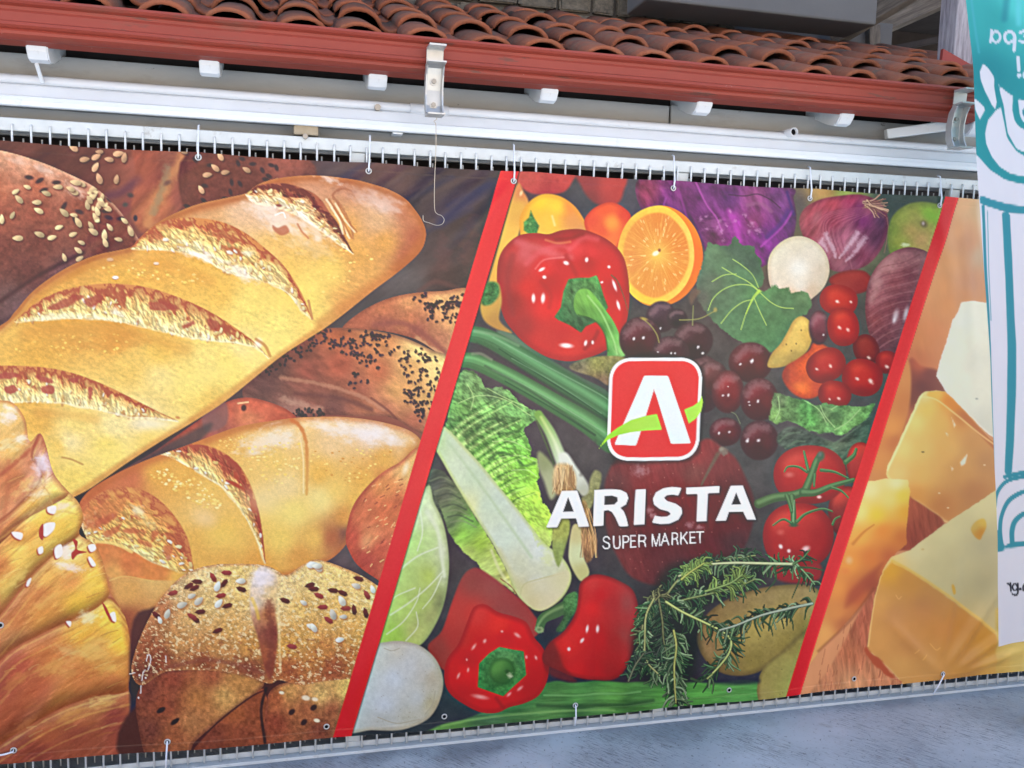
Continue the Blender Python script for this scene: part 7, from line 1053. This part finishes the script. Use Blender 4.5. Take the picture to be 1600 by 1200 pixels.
bm = bmesh.new(); n = 18; V = []
for y, r in ((.012, .0125), (0, .0125), (0, .0175), (.14, .0175)): V.append([bm.verts.new((r * math.cos(2 * math.pi * k / n), y, r * math.sin(2 * math.pi * k / n))) for k in range(n)])
for A_, C_ in zip(V, V[1:]):
    for k in range(n): bm.faces.new((A_[k], A_[(k + 1) % n], C_[(k + 1) % n], C_[k]))
st = tag(obj('pipe_stub', bm, M['pvc'], None, True, tuple(a)), 'short open ended grey white tube poking out above the casing', 'pipe')
obj('bore', tube(bmesh.new(), [(0, .011, 0), (0, .012, 0)], .0124, 14), M['hole'], st)
def bracket(x, dz, label):
    t = thing('awning_bracket', label, 'bracket', (x, 0, dz), 'awning brackets over the gutter')
    def plate(name, prof, x0, x1, m='alu', par=None):
        bm = extrude(bmesh.new(), prof, x0, x1); bmesh.ops.bevel(bm, geom=[e for e in bm.edges if abs(e.verts[0].co.x - e.verts[1].co.x) < 1e-6], offset=.0012, segments=1, affect='EDGES'); return obj(name, bm, M[m], par or t)
    plate('top_tongue', [(-.235, 2.545), (-.235, 2.551), (-.168, 2.553), (-.166, 2.50), (-.172, 2.50), (-.174, 2.545)], -.028, .028)
    plate('lower_tongue', [(-.225, 2.496), (-.225, 2.501), (-.176, 2.499), (-.168, 2.494), (-.17, 2.488), (-.18, 2.494)], -.031, .031)
    plate('web', [(-.168, 2.499), (-.160, 2.47), (-.150, 2.42), (-.152, 2.37), (-.165, 2.335), (-.158, 2.335), (-.146, 2.37), (-.144, 2.42), (-.154, 2.47), (-.162, 2.499)], -.025, .025)
    plate('bottom_tongue', [(-.228, 2.330), (-.228, 2.335), (-.17, 2.338), (-.155, 2.337), (-.155, 2.331)], -.029, .029)
    for s in (-1, 1):
        q = [(-.168, 2.492), (-.198, 2.490), (-.180, 2.465), (-.172, 2.43), (-.172, 2.40), (-.178, 2.365), (-.195, 2.339), (-.158, 2.339), (-.142, 2.37), (-.140, 2.42), (-.150, 2.47)]
        plate('cheek', q, s * .0275 - .0024, s * .0275 + .0024)
    for z, y in ((2.447, -.155), (2.372, -.152)):
        b = obj('bolt', tube(bmesh.new(), [(0, y + .004, z), (0, y - .009, z)], .0085, 6), M['steel'], t); obj('washer', tube(bmesh.new(), [(0, y + .004, z), (0, y - .003, z)], .0135, 14), M['alu'], b)
    return t
bx = at(679, 120, -.17)[0]; bx2 = at(1497, 190, -.17)[0]
bracket(bx, -.05, 'cast metal bracket hooked over the middle of the red gutter with a wire below'); bracket(bx2, -.03, 'cast metal bracket at the right end of the red gutter beside the teal flag')

# ------------------------------------------------------------------ fence
fen = thing('bar_fence', 'white galvanised bar fence with close upright rods behind the banner', 'fence')
obj('top_rail', B(-5, 5, .008, .04, 2.176, 2.217, .003), M['galv'], fen)
obj('bottom_rail', B(-5, 5, .012, .018, .0065, .027, .002), M['galv'], fen); obj('bottom_ledge', B(-5, 5, -.026, .018, .003, .006), M['galv'], fen); obj('bottom_lip', B(-5, 5, -.031, -.0265, .001, .0125, .001), M['galv'], fen)
p0 = None
for x in [.249 + 1.2225 * k for k in range(-4, 4)]:
    if p0 is None: p0 = obj('post', B(-.024, .024, .016, .05,   .01, 2.1755, .003), M['galv'], fen, loc=(x, 0, 0))
    else: again(p0, fen, (x, 0, 0))
r0 = r1 = None; rr = random.Random(5)
for k in range(-74, 92):
    x = -.833 + .0555 * k + rr.uniform(-.0015, .0015)
    if not -4.9 < x < 4.9: continue
    if r0 is None:
        r0 = obj('rod', tube(bmesh.new(), [(0, 0, .0065), (0, 0, 1.2), (0, 0, 2.186), (0, .003, 2.192), (0, .008, 2.194)], .0037, 6), M['rod'], fen, True, (x, .001, 0))
        r1 = obj('rear_rod', tube(bmesh.new(), [(0, 0, .02), (0, 0, 2.16)], .0028, 5), M['rod'], fen, True, (x + .018, .058, 0))
    else:
        again(r0, fen, (x, .001, rr.uniform(-.004, .003)))
        if k % 1 == 0: again(r1, fen, (x + .018, .058, 0))

# ------------------------------------------------------------------ banner
YB = -.03; TOPZ = 2.137
def bottom_z(X): return np.interp(X, [-3, -.93, -.1, .85, 1.95, 3.1, 4], [.11, .097, .076, .063, .061, .077, .085]) + .003 * np.sin(X * 9)
cols = np.concatenate([np.arange(-2.45, -.95, .012), [at(x, 650, YB)[0] for x in np.arange(-24, 1612, 1.25)], np.arange(3.19, 3.5, .012)])
cols = np.unique(np.round(cols, 5)); ROWN = 770
tz = TOPZ - .0055 * np.abs(np.sin((cols + .272) * math.pi / .573)) + .002 ; bz = bottom_z(cols); v = np.linspace(0, 1, ROWN)
GX = np.repeat(cols[:, None], ROWN, 1); GZ = tz[:, None] + (bz - tz)[:, None] * v[None, :]
PX, PY = measured(np.stack([GX, np.full_like(GX, YB), GZ], -1))
pr = Print(PX, PY); paint_bread(pr); paint_veg(pr); crisp(pr); paint_cheese(pr)
# folds and slack of the hung vinyl
dep = .0075 * fbm(PX, PY, 260, 2, 0, 1, 3) + .0026 * fbm(PX, PY, 80, 2, 80, 3, 9) + .0010 * fbm(PX, PY, 40, 2, -55, 3, 15)
def ridge(p0, p1, wd, h, fade=1.0):
    p0, p1 = np.array(p0, float), np.array(p1, float); t = p1 - p0; L = np.hypot(*t); t /= L; u = (PX - p0[0]) * t[0] + (PY - p0[1]) * t[1]; q = -(PX - p0[0]) * t[1] + (PY - p0[1]) * t[0]
    return h * np.exp(-(q / wd) ** 2) * sst(-.1 * L, .25 * L, u) * (1 - sst(.55 * L, 1.1 * L, u) * fade)
for a, b, wd, h in (((1468, 1055), (1570, 900), 9, .007), ((1475, 1056), (1610, 960), 8, .006), ((1482, 1056), (1620, 1005), 7, .005), ((1460, 1052), (1500, 860), 11, .005), ((1466, 1052), (1380, 960), 9, .003), ((975, 1120), (968, 800), 16, .006), ((1010, 1110), (1000, 560), 22, .003), ((930, 1120), (938, 880), 12, -.003),
                    ((580, 268), (470, 350), 10, .005), ((640, 258), (560, 330), 10, .004), ((700, 262), (610, 340), 10, .005), ((770, 268), (660, 360), 12, .006), ((800, 284), (690, 420), 12, .005), ((315, 246), (200, 420), 14, .004), ((300, 250), (20, 500), 16, .006), ((1052, 294), (1000, 420), 12, .003), ((1265, 310), (1230, 430), 12, .003), ((1468, 321), (1500, 520), 14, .004), ((1500, 330), (1530, 620), 10, .004), ((262, 1157), (300, 1000), 12, .003), ((899, 1102), (870, 960), 12, .003), ((20, 1170), (120, 1040), 14, .004)):
    dep = dep + ridge(a, b, wd, h * (2.3 if a[0] > 900 and a[1] > 1000 else 1.7))
hem = (GZ > tz[:, None] - .028) | (GZ < bz[:, None] + .028); dep = dep + .0012 * hem
Yv = YB - np.clip(dep, -.016, .026)
nC, nR = GX.shape; co = np.stack([GX, Yv, GZ], -1).reshape(-1, 3).astype(np.float32)
idx = np.arange(nC * nR).reshape(nC, nR); quads = np.stack([idx[:-1, :-1], idx[:-1, 1:], idx[1:, 1:], idx[1:, :-1]], -1).reshape(-1, 4)
def sheet(name, co, quads, col, m, parent):
    me = bpy.data.meshes.new(name); me.vertices.add(len(co)); me.vertices.foreach_set('co', co.ravel())
    me.loops.add(quads.size); me.loops.foreach_set('vertex_index', quads.ravel().astype(np.int32)); me.polygons.add(len(quads)); me.polygons.foreach_set('loop_start', np.arange(0, quads.size, 4, dtype=np.int32))
    me.polygons.foreach_set('use_smooth', np.ones(len(quads), bool)); me.update(calc_edges=True)
    at_ = me.color_attributes.new('print', 'FLOAT_COLOR', 'POINT'); at_.data.foreach_set('color', np.concatenate([col, np.ones((len(col), 1))], 1).astype(np.float32).ravel())
    me.materials.append(m); o = bpy.data.objects.new(name, me); COL.objects.link(o); o.parent = parent; return o
def inks(C, k=(1, 1, 1), veil=0.0):
    c = np.clip(C, 0, 255) / 255; c = np.where(c <= .04045, c / 12.92, ((c + .055) / 1.055) ** 2.4)
    return np.clip((c - veil) * np.asarray(k), .004, .86)
def vinyl(name, rough, spec, trans=0.0):
    m = bpy.data.materials.new(name); m.use_nodes = True; n = m.node_tree.nodes; l = m.node_tree.links; p = n['Principled BSDF']
    a = n.new('ShaderNodeVertexColor'); a.layer_name = 'print'; l.new(a.outputs[0], p.inputs['Base Color']); p.inputs['Roughness'].default_value = rough; p.inputs['Specular IOR Level'].default_value = spec
    tc = n.new('ShaderNodeTexCoord'); z = n.new('ShaderNodeTexNoise'); z.inputs['Scale'].default_value = 260; z.inputs['Detail'].default_value = 3; l.new(tc.outputs['Object'], z.inputs['Vector']); b = n.new('ShaderNodeBump'); b.inputs['Strength'].default_value = .06; b.inputs['Distance'].default_value = .002; l.new(z.outputs[0], b.inputs['Height']); l.new(b.outputs[0], p.inputs['Normal'])
    if trans:
        t = n.new('ShaderNodeBsdfTranslucent'); l.new(a.outputs[0], t.inputs[0]); x = n.new('ShaderNodeMixShader'); x.inputs[0].default_value = trans; l.new(p.outputs[0], x.inputs[1]); l.new(t.outputs[0], x.inputs[2]); l.new(x.outputs[0], n['Material Output'].inputs[0])
    return m
ban = thing('printed_banner', 'large vinyl banner with bread, vegetables and cheese, two red stripes and white lettering', 'banner', (1.0, YB, 0))
sh = sheet('vinyl_sheet', co - np.array([1.0, YB, 0], np.float32), quads, inks(pr.C.reshape(-1, 3), INK, VEIL), vinyl('printed_vinyl', .36, .35), ban)
# eyelets
def ring(r, t, n=18, m=8):
    bm = bmesh.new(); V = [[bm.verts.new(((r + t * math.cos(2 * math.pi * j / m)) * math.cos(2 * math.pi * i / n), t * .7 * math.sin(2 * math.pi * j / m), (r + t * math.cos(2 * math.pi * j / m)) * math.sin(2 * math.pi * i / n))) for j in range(m)] for i in range(n)]
    for i in range(n):
        for j in range(m): bm.faces.new((V[i][j], V[(i + 1) % n][j], V[(i + 1) % n][(j + 1) % m], V[i][(j + 1) % m]))
    return bm
def surf_y(x, y):
    i = int(np.argmin(np.abs(PX[:, nR // 2] - x))); i = int(np.argmin(np.abs(PX[:, int(np.argmin(np.abs(PY[i] - y)))] - x))); j = int(np.argmin(np.abs(PY[i] - y))); return float(Yv[i, j])
e0 = h0 = None; EY = [(310, 246), (576, 267), (802, 283), (1052, 294), (1265, 310), (1468, 321), (22, 1171), (262, 1157), (510, 1134), (694, 1119), (899, 1102), (1139, 1078), (1335, 1061), (1470, 1051), (2, 975)]
EP = []
for x, y in EY:
    q = at(x, y, YB); yy = surf_y(x, y); loc = (q[0] - 1.0, yy - YB - .002, q[2]); EP.append((q[0], yy - .003, q[2]))
    if e0 is None:
        e0 = obj('eyelet', ring(.0085, .0028), M['alu'], ban, True, loc); h0 = obj('eyelet_hole', tube(bmesh.new(), [(0, -.0012, 0), (0, .0005, 0)], .0072, 14), M['hole'], e0)
    else: e = again(e0, ban, loc); h = again(h0, e, (0, 0, 0))
# cable ties
def tie(i, pts, label):
    x, y, z = EP[i]; P = [Vector(p) for p in pts]
    bm = tube(bmesh.new(), P, .0032, 6)
    o = tag(obj('cable_tie', bm, M['plastic'], None, True), label, 'cable tie', 'cable ties holding the banner')
    return o
LB = ['first', 'second', 'third', 'fourth', 'fifth', 'last']
UPP = [(310, 197), (578, 213), (803, 227), (1053, 244), (1266, 262), (1469, 276)]
for i in range(6):
    x, y, z = EP[i]; u = at(*UPP[i], -.012)
    tie(i, [(x, y + .004, z - .004), (x, y - .004, z + .002), (x + (u[0] - x) * .3, y - .005, z + .03), (u[0], -.016, u[2] - .02), (u[0], -.012, u[2]), (u[0] + .001, .006, u[2] + .006)], 'white cable tie on the banner\'s top edge, %s from the left' % LB[i])
for i, (a, b), lb in ((6, (-6, 1181), 'bent white cable tie at the banner\'s bottom left corner'), (7, (259, 1203), 'white cable tie below the seeded roll at the banner\'s bottom edge'), (10, (898, 1134), 'white cable tie below the red peppers at the banner\'s bottom edge'), (13, (1458, 1085), 'slanting white cable tie below the cheese at the banner\'s bottom edge')):
    x, y, z = EP[i]; u = at(a, b, -.045); tie(i, [(x, y + .004, z + .004), (x, y - .005, z - .002), (x + (u[0] - x) * .5, -.05, (z + u[2]) / 2), (u[0], -.045, max(u[2], .012))], lb)
a = at(681, 183, -.15); wp = [at(681, 178, -.155), at(682, 186, -.15), at(678, 190, -.15), at(681, 196, -.145), at(681, 235, -.13), at(679, 285, -.11), at(679, 325, -.10), at(683, 334, -.10), at(690, 337, -.105), at(694, 343, -.11), at(691, 350, -.11), at(682, 352, -.10), at(670, 348, -.09), at(662, 345, -.085), at(661, 336, -.085)]
tag(obj('hanging_wire', tube(bmesh.new(), [Vector(p) for p in smooth3(wp, 4)], .0013, 5), M['wire'], None, True), 'thin loose wire hanging from the middle bracket with a hooked end over the bread', 'wire')

# ------------------------------------------------------------------ flag
YF = -.5
fl = thing('feather_flag', 'teal and white fabric flag with mirrored lettering hanging at the right edge', 'flag', (3.1, YF, 0))
zz = np.linspace(3.15, .425, 520)
edge_x = np.interp(zz, [.42, .438, 1.044, 1.516, 2.1, 2.507, 2.734, 3.15], [2.612, 2.611, 2.538, 2.468, 2.361, 2.294, 2.239, 2.15])
uu = np.concatenate([np.linspace(0, .30, 150), np.linspace(.306, .52, 40)])
FX = edge_x[None, :] + uu[:, None] * np.interp(zz, [.4, 2, 3.15], [.95, 1.0, .9])[None, :]; FZ = np.repeat(zz[None, :], len(uu), 0) + .03 * np.sin(uu * 4)[:, None] * np.clip((1.0 - zz) / .6, 0, 1)[None, :]
fx, fy = measured(np.stack([FX, np.full_like(FX, YF), FZ], -1))
fp = Print(fx, fy); paint_flag(fp)
fd = .007 * np.sin(uu[:, None] * 30 + FZ * 1.3) * np.clip(uu[:, None] * 6, .15, 1) + .006 * fbm(fx, fy, 60, 2, 85, 5, 5) + .0012 * fbm(fx, fy, 22, 2, 80, 4, 8)
fco = np.stack([FX - 3.1, fd, FZ], -1).reshape(-1, 3).astype(np.float32); n1, n2 = FX.shape; idx = np.arange(n1 * n2).reshape(n1, n2)
fq = np.stack([idx[:-1, :-1], idx[:-1, 1:], idx[1:, 1:], idx[1:, :-1]], -1).reshape(-1, 4)
sheet('flag_cloth', fco, fq, inks(fp.C.reshape(-1, 3), INK_F), vinyl('flag_fabric', .7, .2, .5), fl)
obj('flag_pole', tube(bmesh.new(), [(.06, 0, .03), (.06, 0, 1.0), (.0, 0, 2.0), (-.14, 0, 2.7), (-.36, 0, 3.1), (-.95, 0, 3.17)], .011, 10), M['alu'], fl, True)
obj('pole_base', B(-.14, .26, -.2, .2, 0, .03, .008), M['steel'], fl)
